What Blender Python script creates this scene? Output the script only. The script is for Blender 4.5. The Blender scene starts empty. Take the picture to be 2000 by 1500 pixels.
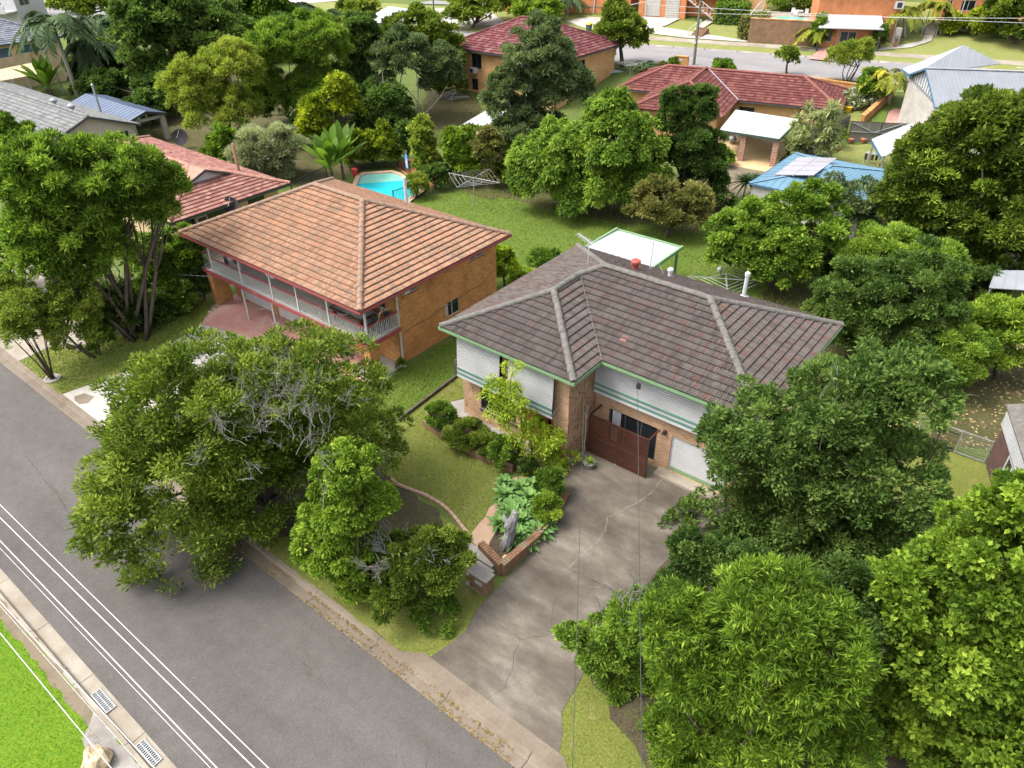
import bpy, math, random
import numpy as np
from math import sin, cos, radians, pi
from mathutils import Vector, Matrix

SC = bpy.context.scene
COL = SC.collection
rng = np.random.default_rng(11)
random.seed(5)

# ------------------------------------------------------------------ camera
HC = 21.0
FPX = 1429.0
PITCH, ROLL, YAW = radians(34.754), radians(-0.734), radians(-38.863)
FW = np.array([sin(YAW) * cos(PITCH), cos(YAW) * cos(PITCH), -sin(PITCH)])
_r = np.array([cos(YAW), -sin(YAW), 0.0])
_u = np.cross(_r, FW)
RT = cos(ROLL) * _r + sin(ROLL) * _u
UP = -sin(ROLL) * _r + cos(ROLL) * _u
CAMP = np.array([0.0, 0.0, HC])
cd = bpy.data.cameras.new("camera")
cam = bpy.data.objects.new("camera", cd)
COL.objects.link(cam)
cd.sensor_width = 36.0
cd.lens = FPX / 2000 * 36.0
cd.clip_start = 0.1
cd.clip_end = 2000
cam.matrix_world = Matrix(((RT[0], UP[0], -FW[0], 0), (RT[1], UP[1], -FW[1], 0), (RT[2], UP[2], -FW[2], HC), (0, 0, 0, 1)))
SC.camera = cam

# ------------------------------------------------------------------ light
SUN_EL, SUN_AZ = radians(58), math.atan2(-0.62, -0.60)   # direction towards the sun in the xy plane
w = bpy.data.worlds.new("World")
SC.world = w
w.use_nodes = True
nt = w.node_tree
bg = nt.nodes["Background"]
sky = nt.nodes.new("ShaderNodeTexSky")
sky.sky_type = 'NISHITA'
sky.sun_disc = False
sky.sun_elevation = SUN_EL
sky.sun_rotation = pi / 2 - SUN_AZ
sky.air_density = 1.0
sky.dust_density = 5.0
sky.ozone_density = 0.6
hs = nt.nodes.new("ShaderNodeHueSaturation")      # thin white overcast
hs.inputs["Saturation"].default_value = 0.38
nt.links.new(sky.outputs[0], hs.inputs["Color"])
nt.links.new(hs.outputs[0], bg.inputs[0])
bg.inputs[1].default_value = 0.15
sl = bpy.data.lights.new("sun", 'SUN')
sl.energy = 0.75
sl.angle = radians(16)
sl.color = (1.0, 0.95, 0.87)
so = bpy.data.objects.new("sun", sl)
COL.objects.link(so)
sd = Vector((cos(SUN_AZ) * cos(SUN_EL), sin(SUN_AZ) * cos(SUN_EL), sin(SUN_EL)))
so.rotation_euler = sd.to_track_quat('Z', 'Y').to_euler()
so.location = (0, 0, 60)
vs = SC.view_settings
vs.view_transform = 'Standard'
vs.look = 'None'
vs.exposure = 1.72
vs.gamma = 1.0
SC.cycles.max_bounces = 6
SC.cycles.diffuse_bounces = 3
SC.cycles.transparent_max_bounces = 4
try:
    SC.cycles.use_denoising = True
    SC.cycles.denoiser = 'OPENIMAGEDENOISE'
except Exception:
    pass

# ------------------------------------------------------------------ terrain and picture-to-place helpers
ED = np.array([0.972, 0.233])
ND = np.array([-0.233, 0.972])
_ts = [-1e4, 70, 88, 101, 112, 135, 180, 260, 1e4]
_tz = [0, 0, 3.0, 3.0, 5.0, 8.6, 12, 14, 14]


def tz(x, y):
    return float(np.interp(ND[0] * x + ND[1] * y, _ts, _tz))


def ray(px, py):
    return (px - 1000) / FPX * RT - (py - 750) / FPX * UP + FW


def GZ(px, py, z=0.0):
    d = ray(px, py)
    return CAMP + d * ((z - HC) / d[2])


def G(px, py, dz=0.0):
    d = ray(px, py)
    t, st = 5.0, 1.0
    while t < 600:
        p = CAMP + d * t
        if p[2] <= tz(p[0], p[1]) + dz:
            lo, hi = t - st, t
            for _ in range(30):
                m = (lo + hi) / 2
                q = CAMP + d * m
                if q[2] <= tz(q[0], q[1]) + dz: hi = m
                else: lo = m
            return CAMP + d * hi
        t += st
    return CAMP + d * t


def onY(px, py, y):
    d = ray(px, py)
    return CAMP + d * (y / d[1])


def onX(px, py, x):
    d = ray(px, py)
    return CAMP + d * (x / d[0])


def onP(px, py, P, n):
    d = ray(px, py)
    n = np.array([n[0], n[1], 0.0])
    return CAMP + d * (np.dot(np.array(P) - CAMP, n) / np.dot(d, n))


def near_axis(px, py, b):
    d = ray(px, py)
    t = (b[0] * d[0] + b[1] * d[1]) / (d[0] ** 2 + d[1] ** 2)
    return CAMP + d * t


def depth(p):
    return float(np.dot(np.array(p) - CAMP, FW))


# ------------------------------------------------------------------ mesh helpers
class MB:
    def __init__(s, O=(0, 0, 0), ex=(1, 0), z=0):
        s.v, s.f, s.t = [], [], []
        s.O = np.array([O[0], O[1], O[2] if len(O) > 2 else 0.0])
        e = np.array(ex, float); e /= np.linalg.norm(e)
        s.ex = np.array([e[0], e[1], 0]); s.ey = np.array([-e[1], e[0], 0])

    def P(s, p):
        return s.O + s.ex * p[0] + s.ey * p[1] + np.array([0, 0, p[2]])

    def add(s, vs_, fs, tint=0.5):
        k = len(s.v)
        s.v.extend([s.P(p) for p in vs_])
        for f in fs:
            s.f.append(tuple(i + k for i in f)); s.t.append(tint)
        return s

    def box(s, x0, y0, z0, x1, y1, z1, tint=0.5):
        if x0 > x1: x0, x1 = x1, x0
        if y0 > y1: y0, y1 = y1, y0
        if z0 > z1: z0, z1 = z1, z0
        v = [(x0, y0, z0), (x1, y0, z0), (x1, y1, z0), (x0, y1, z0), (x0, y0, z1), (x1, y0, z1), (x1, y1, z1), (x0, y1, z1)]
        return s.add(v, [(3, 2, 1, 0), (4, 5, 6, 7), (0, 1, 5, 4), (1, 2, 6, 5), (2, 3, 7, 6), (3, 0, 4, 7)], tint)

    def poly(s, pts, tint=0.5):
        return s.add(pts, [tuple(range(len(pts)))], tint)

    def prism(s, pts2, z0, z1, tint=0.5):
        n = len(pts2)
        a = sum(pts2[i][0] * pts2[(i + 1) % n][1] - pts2[(i + 1) % n][0] * pts2[i][1] for i in range(n))
        if a < 0: pts2 = pts2[::-1]
        v = [(p[0], p[1], z0) for p in pts2] + [(p[0], p[1], z1) for p in pts2]
        fs = [tuple(range(n - 1, -1, -1)), tuple(range(n, 2 * n))]
        fs += [(i, (i + 1) % n, n + (i + 1) % n, n + i) for i in range(n)]
        return s.add(v, fs, tint)

    def slab(s, pts3, th, tint=0.5):
        """a tilted sheet with thickness (pts3 counter-clockwise seen from above)"""
        n = len(pts3)
        v = [tuple(p) for p in pts3] + [(p[0], p[1], p[2] - th) for p in pts3]
        fs = [tuple(range(n)), tuple(range(2 * n - 1, n - 1, -1))]
        fs += [(i, n + i, n + (i + 1) % n, (i + 1) % n) for i in range(n)]
        return s.add(v, fs, tint)

    def bar(s, a, b, w, h=None, tint=0.5):
        """square bar from a to b (local)"""
        h = h or w
        a, b = np.array(a, float), np.array(b, float)
        d = b - a; L = np.linalg.norm(d)
        if L < 1e-6: return s
        d /= L
        up = np.array([0, 0, 1.0]) if abs(d[2]) < .95 else np.array([1.0, 0, 0])
        sx = np.cross(d, up); sx /= np.linalg.norm(sx); sy = np.cross(sx, d)
        c = [(-1, -1), (1, -1), (1, 1), (-1, 1)]
        v = [a + sx * i * w / 2 + sy * j * h / 2 for i, j in c] + [b + sx * i * w / 2 + sy * j * h / 2 for i, j in c]
        return s.add(v, [(3, 2, 1, 0), (4, 5, 6, 7), (0, 1, 5, 4), (1, 2, 6, 5), (2, 3, 7, 6), (3, 0, 4, 7)], tint)

    def tube(s, pts, rad, n=7, tint=0.5, cap=True):
        pts = [np.array(p, float) for p in pts]
        if np.isscalar(rad): rad = [rad] * len(pts)
        k = len(s.v)
        for i, p in enumerate(pts):
            d = pts[min(i + 1, len(pts) - 1)] - pts[max(i - 1, 0)]
            d = d / (np.linalg.norm(d) + 1e-9)
            up = np.array([0, 0, 1.0]) if abs(d[2]) < .9 else np.array([1.0, 0, 0])
            a = np.cross(d, up); a /= np.linalg.norm(a); b = np.cross(d, a)
            for j in range(n):
                q = p + (a * cos(2 * pi * j / n) + b * sin(2 * pi * j / n)) * rad[i]
                s.v.append(s.P(q))
        for i in range(len(pts) - 1):
            for j in range(n):
                s.f.append((k + i * n + j, k + (i + 1) * n + j, k + (i + 1) * n + (j + 1) % n, k + i * n + (j + 1) % n)); s.t.append(tint)
        if cap:
            s.f.append(tuple(k + j for j in range(n))); s.t.append(tint)
            e = k + (len(pts) - 1) * n
            s.f.append(tuple(e + n - 1 - j for j in range(n))); s.t.append(tint)
        return s

    def lathe(s, c, prof, n=16, tint=0.5):
        """profile of (r, z) about the vertical axis at c"""
        pts = [(c[0], c[1], c[2] + z) for r, z in prof]
        k = len(s.v)
        for (r, z) in prof:
            for j in range(n):
                s.v.append(s.P((c[0] + r * cos(2 * pi * j / n), c[1] + r * sin(2 * pi * j / n), c[2] + z)))
        for i in range(len(prof) - 1):
            for j in range(n):
                s.f.append((k + i * n + j, k + i * n + (j + 1) % n, k + (i + 1) * n + (j + 1) % n, k + (i + 1) * n + j)); s.t.append(tint)
        s.f.append(tuple(k + n - 1 - j for j in range(n))); s.t.append(tint)
        e = k + (len(prof) - 1) * n
        s.f.append(tuple(e + j for j in range(n))); s.t.append(tint)
        return s

    def build(s, name, mat, parent=None, base=None, smooth=False):
        if base is None:
            base = BASES.get(parent.name, (0, 0, 0)) if parent else (0, 0, 0)
        me = bpy.data.meshes.new(name)
        b = np.array(base, float)
        me.from_pydata([tuple(p - b) for p in s.v], [], s.f)
        a = me.attributes.new("tint", 'FLOAT', 'FACE')
        a.data.foreach_set("value", np.array(s.t, np.float32))
        if smooth: me.polygons.foreach_set("use_smooth", [True] * len(s.f))
        me.materials.append(mat)
        o = bpy.data.objects.new(name, me)
        COL.objects.link(o)
        if parent is not None:
            o.parent = parent
            BASES[o.name] = tuple(b)
        else:
            o.location = tuple(b)
            BASES[o.name] = tuple(b)
        return o


BASES = {}


def meta(o, label=None, cat=None, group=None, kind=None):
    if label: o["label"] = label
    if cat: o["category"] = cat
    if group: o["group"] = group
    if kind: o["kind"] = kind
    return o


def thing(name, label, cat, base, group=None):
    o = bpy.data.objects.new(name, None)
    COL.objects.link(o)
    o.empty_display_size = .3
    o.location = tuple(float(x) for x in base)
    BASES[o.name] = tuple(float(x) for x in base)
    return meta(o, label, cat, group)


def single(name, label, cat, mb, mat, base, group=None, smooth=False):
    o = mb.build(name, mat, None, base, smooth)
    return meta(o, label, cat, group)


def struct(name, mb, mat, label=None):
    o = mb.build(name, mat)
    o["kind"] = "structure"
    if label: o["label"] = label
    return o


def copy_tree(o, parent=None, loc=None):
    c = o.copy(); COL.objects.link(c)
    BASES[c.name] = BASES.get(o.name, (0, 0, 0))
    if parent: c.parent = parent
    if loc is not None:
        c.location = tuple(float(v) for v in loc)
        BASES[c.name] = tuple(float(v) for v in loc)
    for ch in list(o.children): copy_tree(ch, c)
    return c


# ------------------------------------------------------------------ materials
def _n(m, t): return m.node_tree.nodes.new(t)


def ramp(m, stops):
    r = _n(m, "ShaderNodeValToRGB")
    el = r.color_ramp.elements
    while len(el) < len(stops): el.new(0.5)
    for e, (p, c) in zip(el, stops):
        e.position = p; e.color = (*c, 1)
    return r


def newmat(name, rough=.7, spec=.3, metal=0.0):
    m = bpy.data.materials.new(name); m.use_nodes = True
    b = m.node_tree.nodes["Principled BSDF"]
    b.inputs["Roughness"].default_value = rough
    b.inputs["Specular IOR Level"].default_value = spec
    b.inputs["Metallic"].default_value = metal
    return m, b


def noise(m, vec, scale, detail=4, rough=.55):
    n = _n(m, "ShaderNodeTexNoise")
    n.inputs["Scale"].default_value = scale
    n.inputs["Detail"].default_value = detail
    n.inputs["Roughness"].default_value = rough
    if vec is not None: m.node_tree.links.new(vec, n.inputs["Vector"])
    return n


def mixc(m, fac, a, b, mode='MIX'):
    x = _n(m, "ShaderNodeMix"); x.data_type = 'RGBA'; x.blend_type = mode
    L = m.node_tree.links
    for s_, i in ((fac, 0), (a, 6), (b, 7)):
        if isinstance(s_, (int, float)): x.inputs[i].default_value = s_
        elif isinstance(s_, tuple): x.inputs[i].default_value = (*s_, 1)
        else: L.new(s_, x.inputs[i])
    return x.outputs[2]


def pos(m):
    return _n(m, "ShaderNodeNewGeometry").outputs["Position"]


def mapping(m, vec, scale=(1, 1, 1), rot=(0, 0, 0)):
    mp = _n(m, "ShaderNodeMapping")
    mp.inputs["Scale"].default_value = scale
    mp.inputs["Rotation"].default_value = rot
    m.node_tree.links.new(vec, mp.inputs["Vector"])
    return mp.outputs[0]


def bump(m, b, h, strength=.3, dist=.02):
    x = _n(m, "ShaderNodeBump")
    x.inputs["Strength"].default_value = strength
    x.inputs["Distance"].default_value = dist
    m.node_tree.links.new(h, x.inputs["Height"])
    m.node_tree.links.new(x.outputs[0], b.inputs["Normal"])


def basic(name, c1, c2=None, scale=3.0, rough=.6, spec=.3, metal=0.0, bmp=0.0, fine=40.0, stretch=(1, 1, 1), lo=.35, hi=.65):
    """two colours mixed by world-space noise at a coarse and a fine scale"""
    m, b = newmat(name, rough, spec, metal)
    L = m.node_tree.links
    c2 = c2 or tuple(x * .75 for x in c1)
    p = mapping(m, pos(m), stretch)
    n = noise(m, p, scale, 5)
    r = ramp(m, [(lo, c1), (hi, c2)])
    L.new(n.outputs[0], r.inputs[0])
    n2 = noise(m, p, fine, 3)
    r2 = ramp(m, [(.3, (.82, .82, .82)), (.7, (1.12, 1.12, 1.12))])
    L.new(n2.outputs[0], r2.inputs[0])
    L.new(mixc(m, 1.0, r.outputs[0], r2.outputs[0], 'MULTIPLY'), b.inputs["Base Color"])
    if bmp: bump(m, b, n2.outputs[0], bmp)
    return m


def tinted(name, stops, rough=.7, spec=.3, dirt=None, dscale=2.0, bmp=0.0, dlo=.52, dhi=.72):
    """colour from the per-tile tint, plus lichen or dirt in patches of its own"""
    m, b = newmat(name, rough, spec)
    L = m.node_tree.links
    a = _n(m, "ShaderNodeAttribute"); a.attribute_name = "tint"
    r = ramp(m, stops); L.new(a.outputs["Fac"], r.inputs[0])
    p = pos(m)
    n = noise(m, p, 14, 5); n2 = noise(m, p, dscale, 6, .7)
    r2 = ramp(m, [(.3, (.78, .78, .78)), (.7, (1.15, 1.15, 1.15))]); L.new(n.outputs[0], r2.inputs[0])
    c = mixc(m, 1.0, r.outputs[0], r2.outputs[0], 'MULTIPLY')
    if dirt:
        r3 = ramp(m, [(dlo, (0, 0, 0)), (dhi, (1, 1, 1))]); L.new(n2.outputs[0], r3.inputs[0])
        n4 = noise(m, p, 9, 4); r4 = ramp(m, [(.40, (0, 0, 0)), (.58, (1, 1, 1))]); L.new(n4.outputs[0], r4.inputs[0])
        f = _n(m, "ShaderNodeMath"); f.operation = 'MULTIPLY'
        L.new(r3.outputs[0], f.inputs[0]); L.new(r4.outputs[0], f.inputs[1])
        c = mixc(m, f.outputs[0], c, dirt)
    L.new(c, b.inputs["Base Color"])
    if bmp: bump(m, b, n.outputs[0], bmp)
    return m


def brick(name, c1, c2, mortar, bw=.24, bh=.086, ms=.012, rough=.8, stain=None):
    m, b = newmat(name, rough, .2)
    L = m.node_tree.links
    sp = _n(m, "ShaderNodeSeparateXYZ"); L.new(pos(m), sp.inputs[0])
    ad = _n(m, "ShaderNodeMath"); ad.operation = 'ADD'; L.new(sp.outputs[0], ad.inputs[0]); L.new(sp.outputs[1], ad.inputs[1])
    cb = _n(m, "ShaderNodeCombineXYZ"); L.new(ad.outputs[0], cb.inputs[0]); L.new(sp.outputs[2], cb.inputs[1])
    t = _n(m, "ShaderNodeTexBrick")
    L.new(cb.outputs[0], t.inputs["Vector"])
    t.inputs["Scale"].default_value = 1.0
    t.inputs["Brick Width"].default_value = bw
    t.inputs["Row Height"].default_value = bh
    t.inputs["Mortar Size"].default_value = ms
    t.inputs["Color1"].default_value = (*c1, 1)
    t.inputs["Color2"].default_value = (*c2, 1)
    t.inputs["Mortar"].default_value = (*mortar, 1)
    n = noise(m, cb.outputs[0], 1.2, 5); r = ramp(m, [(.3, (.8, .8, .8)), (.72, (1.15, 1.15, 1.15))]); L.new(n.outputs[0], r.inputs[0])
    c = mixc(m, 1.0, t.outputs[0], r.outputs[0], 'MULTIPLY')
    if stain:
        n2 = noise(m, mapping(m, pos(m), (.6, .6, .25)), 1.5, 5); r2 = ramp(m, [(.55, (0, 0, 0)), (.75, (.7, .7, .7))]); L.new(n2.outputs[0], r2.inputs[0])
        c = mixc(m, r2.outputs[0], c, stain)
    L.new(c, b.inputs["Base Color"])
    bump(m, b, t.outputs["Fac"], -.4, .008)
    return m


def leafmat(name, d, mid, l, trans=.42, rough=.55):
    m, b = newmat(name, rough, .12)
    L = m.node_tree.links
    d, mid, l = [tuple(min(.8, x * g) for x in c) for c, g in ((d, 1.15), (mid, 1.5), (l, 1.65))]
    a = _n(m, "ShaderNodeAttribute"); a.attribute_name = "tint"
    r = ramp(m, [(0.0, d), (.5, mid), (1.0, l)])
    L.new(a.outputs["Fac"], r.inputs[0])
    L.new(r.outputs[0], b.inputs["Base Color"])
    tr = _n(m, "ShaderNodeBsdfTranslucent")
    hs = mixc(m, .5, r.outputs[0], mixc(m, 1.0, r.outputs[0], (1.5, 1.6, .6), 'MULTIPLY'))
    L.new(hs, tr.inputs[0])
    mx = _n(m, "ShaderNodeMixShader"); mx.inputs[0].default_value = trans
    out = m.node_tree.nodes["Material Output"]
    L.new(b.outputs[0], mx.inputs[1]); L.new(tr.outputs[0], mx.inputs[2])
    L.new(mx.outputs[0], out.inputs[0])
    return m


def grassmat(name, c1, c2, c3, dry=None, dlo=.6, dhi=.75, scale=.5):
    m, b = newmat(name, .85, .15)
    L = m.node_tree.links
    p = pos(m)
    n1 = noise(m, p, scale, 5, .6); n2 = noise(m, p, 5, 4, .7); n3 = noise(m, p, 13, 5, .85)
    r1 = ramp(m, [(.32, c1), (.68, c2)]); L.new(n1.outputs[0], r1.inputs[0])
    r2 = ramp(m, [(.4, (0, 0, 0)), (.7, (1, 1, 1))]); L.new(n2.outputs[0], r2.inputs[0])
    c = mixc(m, r2.outputs[0], r1.outputs[0], c3)
    if dry:
        n4 = noise(m, p, scale * 2.2, 6, .7); r4 = ramp(m, [(dlo, (0, 0, 0)), (dhi, (1, 1, 1))]); L.new(n4.outputs[0], r4.inputs[0])
        c = mixc(m, r4.outputs[0], c, dry)
    r3 = ramp(m, [(.28, (.45, .45, .45)), (.72, (1.5, 1.5, 1.5))]); L.new(n3.outputs[0], r3.inputs[0])
    c = mixc(m, 1.0, c, r3.outputs[0], 'MULTIPLY')
    L.new(c, b.inputs["Base Color"])
    bump(m, b, n3.outputs[0], .8, .05)
    return m


M = {}
M['olive'] = leafmat('leaf_olive', (.030, .052, .008), (.075, .115, .014), (.19, .22, .035))
M['bright'] = leafmat('leaf_bright', (.024, .052, .007), (.064, .118, .014), (.175, .245, .034))
M['dark'] = leafmat('leaf_dark', (.016, .034, .008), (.040, .074, .015), (.10, .150, .034))
M['lime'] = leafmat('leaf_lime', (.045, .085, .009), (.115, .185, .018), (.26, .33, .045))
M['yellowlime'] = leafmat('leaf_yellow_lime', (.07, .11, .009), (.15, .215, .014), (.28, .33, .03))
M['greygreen'] = leafmat('leaf_grey_green', (.030, .050, .020), (.062, .092, .036), (.14, .17, .08))
M['gold'] = leafmat('leaf_gold', (.055, .085, .008), (.145, .185, .013), (.30, .32, .022))
M['wattle'] = leafmat('leaf_wattle', (.09, .11, .055), (.17, .19, .10), (.28, .29, .17))
M['rusty'] = leafmat('leaf_rusty', (.05, .055, .015), (.10, .11, .028), (.22, .19, .07))
M['agave'] = leafmat('leaf_agave', (.045, .100, .024), (.075, .148, .038), (.135, .21, .065), .12)
M['frond'] = leafmat('leaf_frond', (.018, .036, .014), (.036, .062, .024), (.085, .108, .05), .2, .7)
M['goldfrond'] = leafmat('leaf_gold_frond', (.05, .075, .010), (.125, .14, .014), (.27, .23, .022), .2, .65)
M['drac'] = leafmat('leaf_pale_sword', (.10, .115, .04), (.155, .18, .075), (.24, .26, .12))
M['pink'] = leafmat('petal_pink', (.35, .12, .18), (.5, .22, .28), (.6, .35, .4))
M['whitefl'] = leafmat('petal_white', (.6, .6, .5), (.75, .74, .66), (.8, .8, .75))
M['bark'] = basic('bark_brown', (.11, .085, .065), (.06, .048, .038), 6, .9, .1, bmp=.5, stretch=(1, 1, .2))
M['bark_grey'] = basic('bark_grey', (.17, .155, .135), (.10, .09, .08), 5, .9, .1, bmp=.4, stretch=(1, 1, .3))
M['bark_pale'] = basic('bark_pale', (.42, .39, .34), (.28, .25, .21), 5, .85, .1, stretch=(1, 1, .3))
M['twig'] = basic('twig_grey', (.20, .19, .17), (.12, .115, .10), 9, .85, .1)
M['lawn'] = grassmat('lawn_grass', (.105, .135, .024), (.150, .165, .036), (.125, .135, .030), (.22, .185, .075), .55, .78)
M['lawn_green'] = grassmat('lawn_green', (.066, .115, .016), (.100, .145, .024), (.082, .118, .018), (.15, .15, .05), .58, .8)
M['lawn_vivid'] = grassmat('lawn_vivid', (.070, .155, .006), (.095, .185, .010), (.125, .19, .012))
M['lawn_back'] = grassmat('lawn_back', (.062, .105, .020), (.105, .135, .032), (.088, .115, .028), (.15, .125, .06), .55, .78)
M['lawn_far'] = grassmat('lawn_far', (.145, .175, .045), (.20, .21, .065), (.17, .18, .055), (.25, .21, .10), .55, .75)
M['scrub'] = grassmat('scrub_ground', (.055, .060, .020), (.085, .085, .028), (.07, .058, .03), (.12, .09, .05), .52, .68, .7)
M['mulch'] = grassmat('mulch', (.060, .046, .030), (.085, .066, .044), (.05, .042, .028), (.07, .085, .028), .50, .66, 1.2)


def roadmat(name, base, worn):
    m, b = newmat(name, .88, .2)
    L = m.node_tree.links
    p = pos(m)
    n1 = noise(m, mapping(m, p, (.25, 1, 1)), .55, 5, .6)
    n2 = noise(m, p, 22, 3, .85)
    n3 = noise(m, p, 2.2, 6, .7)
    r1 = ramp(m, [(.3, base), (.7, worn)]); L.new(n1.outputs[0], r1.inputs[0])
    r3 = ramp(m, [(.3, (.88, .88, .88)), (.7, (1.08, 1.08, 1.08))]); L.new(n3.outputs[0], r3.inputs[0])
    r2 = ramp(m, [(.3, (.72, .72, .72)), (.72, (1.28, 1.28, 1.28))]); L.new(n2.outputs[0], r2.inputs[0])
    c = mixc(m, 1.0, mixc(m, 1.0, r1.outputs[0], r3.outputs[0], 'MULTIPLY'), r2.outputs[0], 'MULTIPLY')
    v = _n(m, "ShaderNodeTexVoronoi"); v.inputs["Scale"].default_value = 1.3; L.new(p, v.inputs["Vector"])
    rv = ramp(m, [(.012, (1, 1, 1)), (.02, (0, 0, 0))]); L.new(v.outputs["Distance"], rv.inputs[0])
    c = mixc(m, rv.outputs[0], c, (.45, .42, .38))
    L.new(c, b.inputs["Base Color"])
    bump(m, b, n2.outputs[0], .25, .01)
    return m


def concmat(name, c1, c2, c3, streak=(1, 1, 1), rot=0.0, dirt=(.10, .085, .07), dlo=.55, dhi=.78):
    m, b = newmat(name, .85, .2)
    L = m.node_tree.links
    p = pos(m)
    n1 = noise(m, mapping(m, p, streak, (0, 0, rot)), .8, 6, .65)
    n2 = noise(m, p, 24, 4, .7)
    n3 = noise(m, p, .35, 5, .6)
    r1 = ramp(m, [(.28, c1), (.52, c2), (.75, c3)]); L.new(n1.outputs[0], r1.inputs[0])
    r2 = ramp(m, [(.25, (.8, .8, .8)), (.75, (1.16, 1.16, 1.16))]); L.new(n2.outputs[0], r2.inputs[0])
    c = mixc(m, 1.0, r1.outputs[0], r2.outputs[0], 'MULTIPLY')
    r3 = ramp(m, [(dlo, (0, 0, 0)), (dhi, (.75, .75, .75))]); L.new(n3.outputs[0], r3.inputs[0])
    c = mixc(m, r3.outputs[0], c, dirt)
    L.new(c, b.inputs["Base Color"])
    bump(m, b, n2.outputs[0], .2, .01)
    return m


M['asphalt'] = roadmat('asphalt', (.072, .066, .060), (.102, .094, .086))
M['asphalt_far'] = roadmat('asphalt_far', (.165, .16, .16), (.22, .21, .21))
M['driveway'] = concmat('driveway_concrete', (.066, .054, .041), (.128, .110, .088), (.215, .192, .160), (.45, 1.3, 1), 1.35, dirt=(.050, .041, .032), dlo=.42, dhi=.62)
M['kerb'] = concmat('kerb_concrete', (.120, .096, .070), (.175, .145, .112), (.145, .112, .080), dirt=(.085, .06, .04), dlo=.45, dhi=.75)
M['conc_pale'] = concmat('pale_concrete', (.27, .25, .225), (.34, .32, .295), (.39, .37, .345), dirt=(.22, .18, .135), dlo=.5)
M['conc_grey'] = concmat('grey_concrete', (.16, .145, .13), (.24, .22, .20), (.32, .30, .27))
M['conc_sand'] = concmat('sand_concrete', (.20, .17, .13), (.26, .23, .185), (.31, .285, .24), dirt=(.15, .115, .08), dlo=.48)
M['pinkpave'] = concmat('pink_paving', (.30, .135, .11), (.36, .185, .155), (.39, .28, .24), dirt=(.31, .27, .22))
M['brickpath'] = concmat('brick_path', (.26, .15, .10), (.36, .24, .17), (.30, .21, .15), dirt=(.17, .17, .07), dlo=.5)
M['dirt'] = concmat('bare_dirt', (.125, .098, .066), (.165, .132, .092), (.11, .088, .058), dirt=(.09, .10, .035))
M['patio_tan'] = concmat('patio_tan', (.40, .28, .14), (.47, .34, .18), (.50, .39, .24), dirt=(.33, .24, .12))
M['dryleaf'] = basic('dry_leaf', (.34, .28, .13), (.25, .17, .075), 9, .9, .1)
M['crack'] = basic('crack_dark', (.055, .048, .040), (.10, .088, .065), 3, .95, .05)
M['lightcrack'] = basic('crack_filled', (.22, .20, .165), (.15, .13, .105), 3, .95, .05)
M['litter'] = basic('leaf_litter', (.22, .165, .055), (.13, .09, .038), 9, .9, .1)
M['brick_tan'] = brick('brick_tan', (.42, .245, .14), (.30, .165, .088), (.40, .30, .21), .26, .1, .014)
M['brick_orange'] = brick('brick_orange', (.50, .225, .066), (.32, .135, .040), (.34, .22, .11), .26, .1, .014, stain=(.22, .10, .04))
M['brick_buff'] = brick('brick_buff', (.55, .40, .22), (.49, .35, .185), (.46, .38, .27))
M['brick_far'] = brick('brick_far', (.50, .17, .055), (.43, .14, .045), (.42, .22, .12))
M['brick_mid'] = brick('brick_mid', (.52, .28, .10), (.45, .235, .085), (.42, .29, .17))
M['brick_purple'] = brick('brick_purple', (.10, .045, .042), (.065, .032, .034), (.12, .085, .075))
M['brick_red'] = brick('brick_red', (.26, .10, .065), (.33, .15, .10), (.40, .30, .24), .5, .16, .03)
M['brick_wall'] = brick('brick_retaining', (.22, .115, .062), (.165, .085, .048), (.17, .13, .085), stain=(.085, .065, .042))
M['block_cream'] = brick('block_cream', (.38, .355, .32), (.355, .33, .295), (.30, .28, .25), .42, .2, .014)
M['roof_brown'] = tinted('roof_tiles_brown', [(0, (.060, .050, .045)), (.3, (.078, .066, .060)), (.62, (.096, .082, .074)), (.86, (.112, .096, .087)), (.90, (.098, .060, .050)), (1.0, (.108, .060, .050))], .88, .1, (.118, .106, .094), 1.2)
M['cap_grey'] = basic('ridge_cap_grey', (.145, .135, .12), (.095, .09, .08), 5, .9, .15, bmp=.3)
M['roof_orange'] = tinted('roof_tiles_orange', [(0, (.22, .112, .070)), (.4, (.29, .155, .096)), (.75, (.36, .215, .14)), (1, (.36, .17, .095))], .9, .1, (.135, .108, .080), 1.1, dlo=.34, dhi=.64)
M['cap_orange'] = basic('ridge_cap_orange', (.28, .165, .11), (.16, .12, .09), 4, .85, .2)
M['roof_red'] = tinted('roof_tiles_red', [(0, (.165, .070, .058)), (.5, (.215, .098, .080)), (1, (.29, .155, .125))], .88, .1, (.27, .18, .15), 1.5)
M['cap_red'] = basic('ridge_cap_red', (.34, .19, .14), (.28, .14, .105), 4, .85, .2)
M['roof_maroon'] = tinted('roof_tiles_maroon', [(0, (.085, .025, .028)), (.5, (.115, .034, .037)), (1, (.18, .075, .072))], .88, .1, (.26, .18, .165), 1.5)
M['roof_crimson'] = tinted('roof_tiles_crimson', [(0, (.085, .028, .026)), (.5, (.118, .040, .036)), (1, (.17, .07, .058))], .88, .1, (.07, .03, .028), .8)
M['cap_crimson'] = basic('ridge_cap_crimson', (.21, .088, .07), (.165, .06, .05), 4, .85, .2)
M['roof_slate'] = tinted('roof_tiles_slate', [(0, (.105, .11, .112)), (.5, (.14, .143, .143)), (1, (.185, .185, .18))], .85, .15, (.18, .175, .15), 1.5)
M['roof_bluegrey'] = tinted('roof_tiles_bluegrey', [(0, (.10, .11, .135)), (.5, (.14, .15, .18)), (1, (.2, .205, .23))], .75, .3)
M['metal_white'] = basic('painted_metal_white', (.46, .465, .475), (.40, .40, .405), 1.2, .5, .25)
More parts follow.
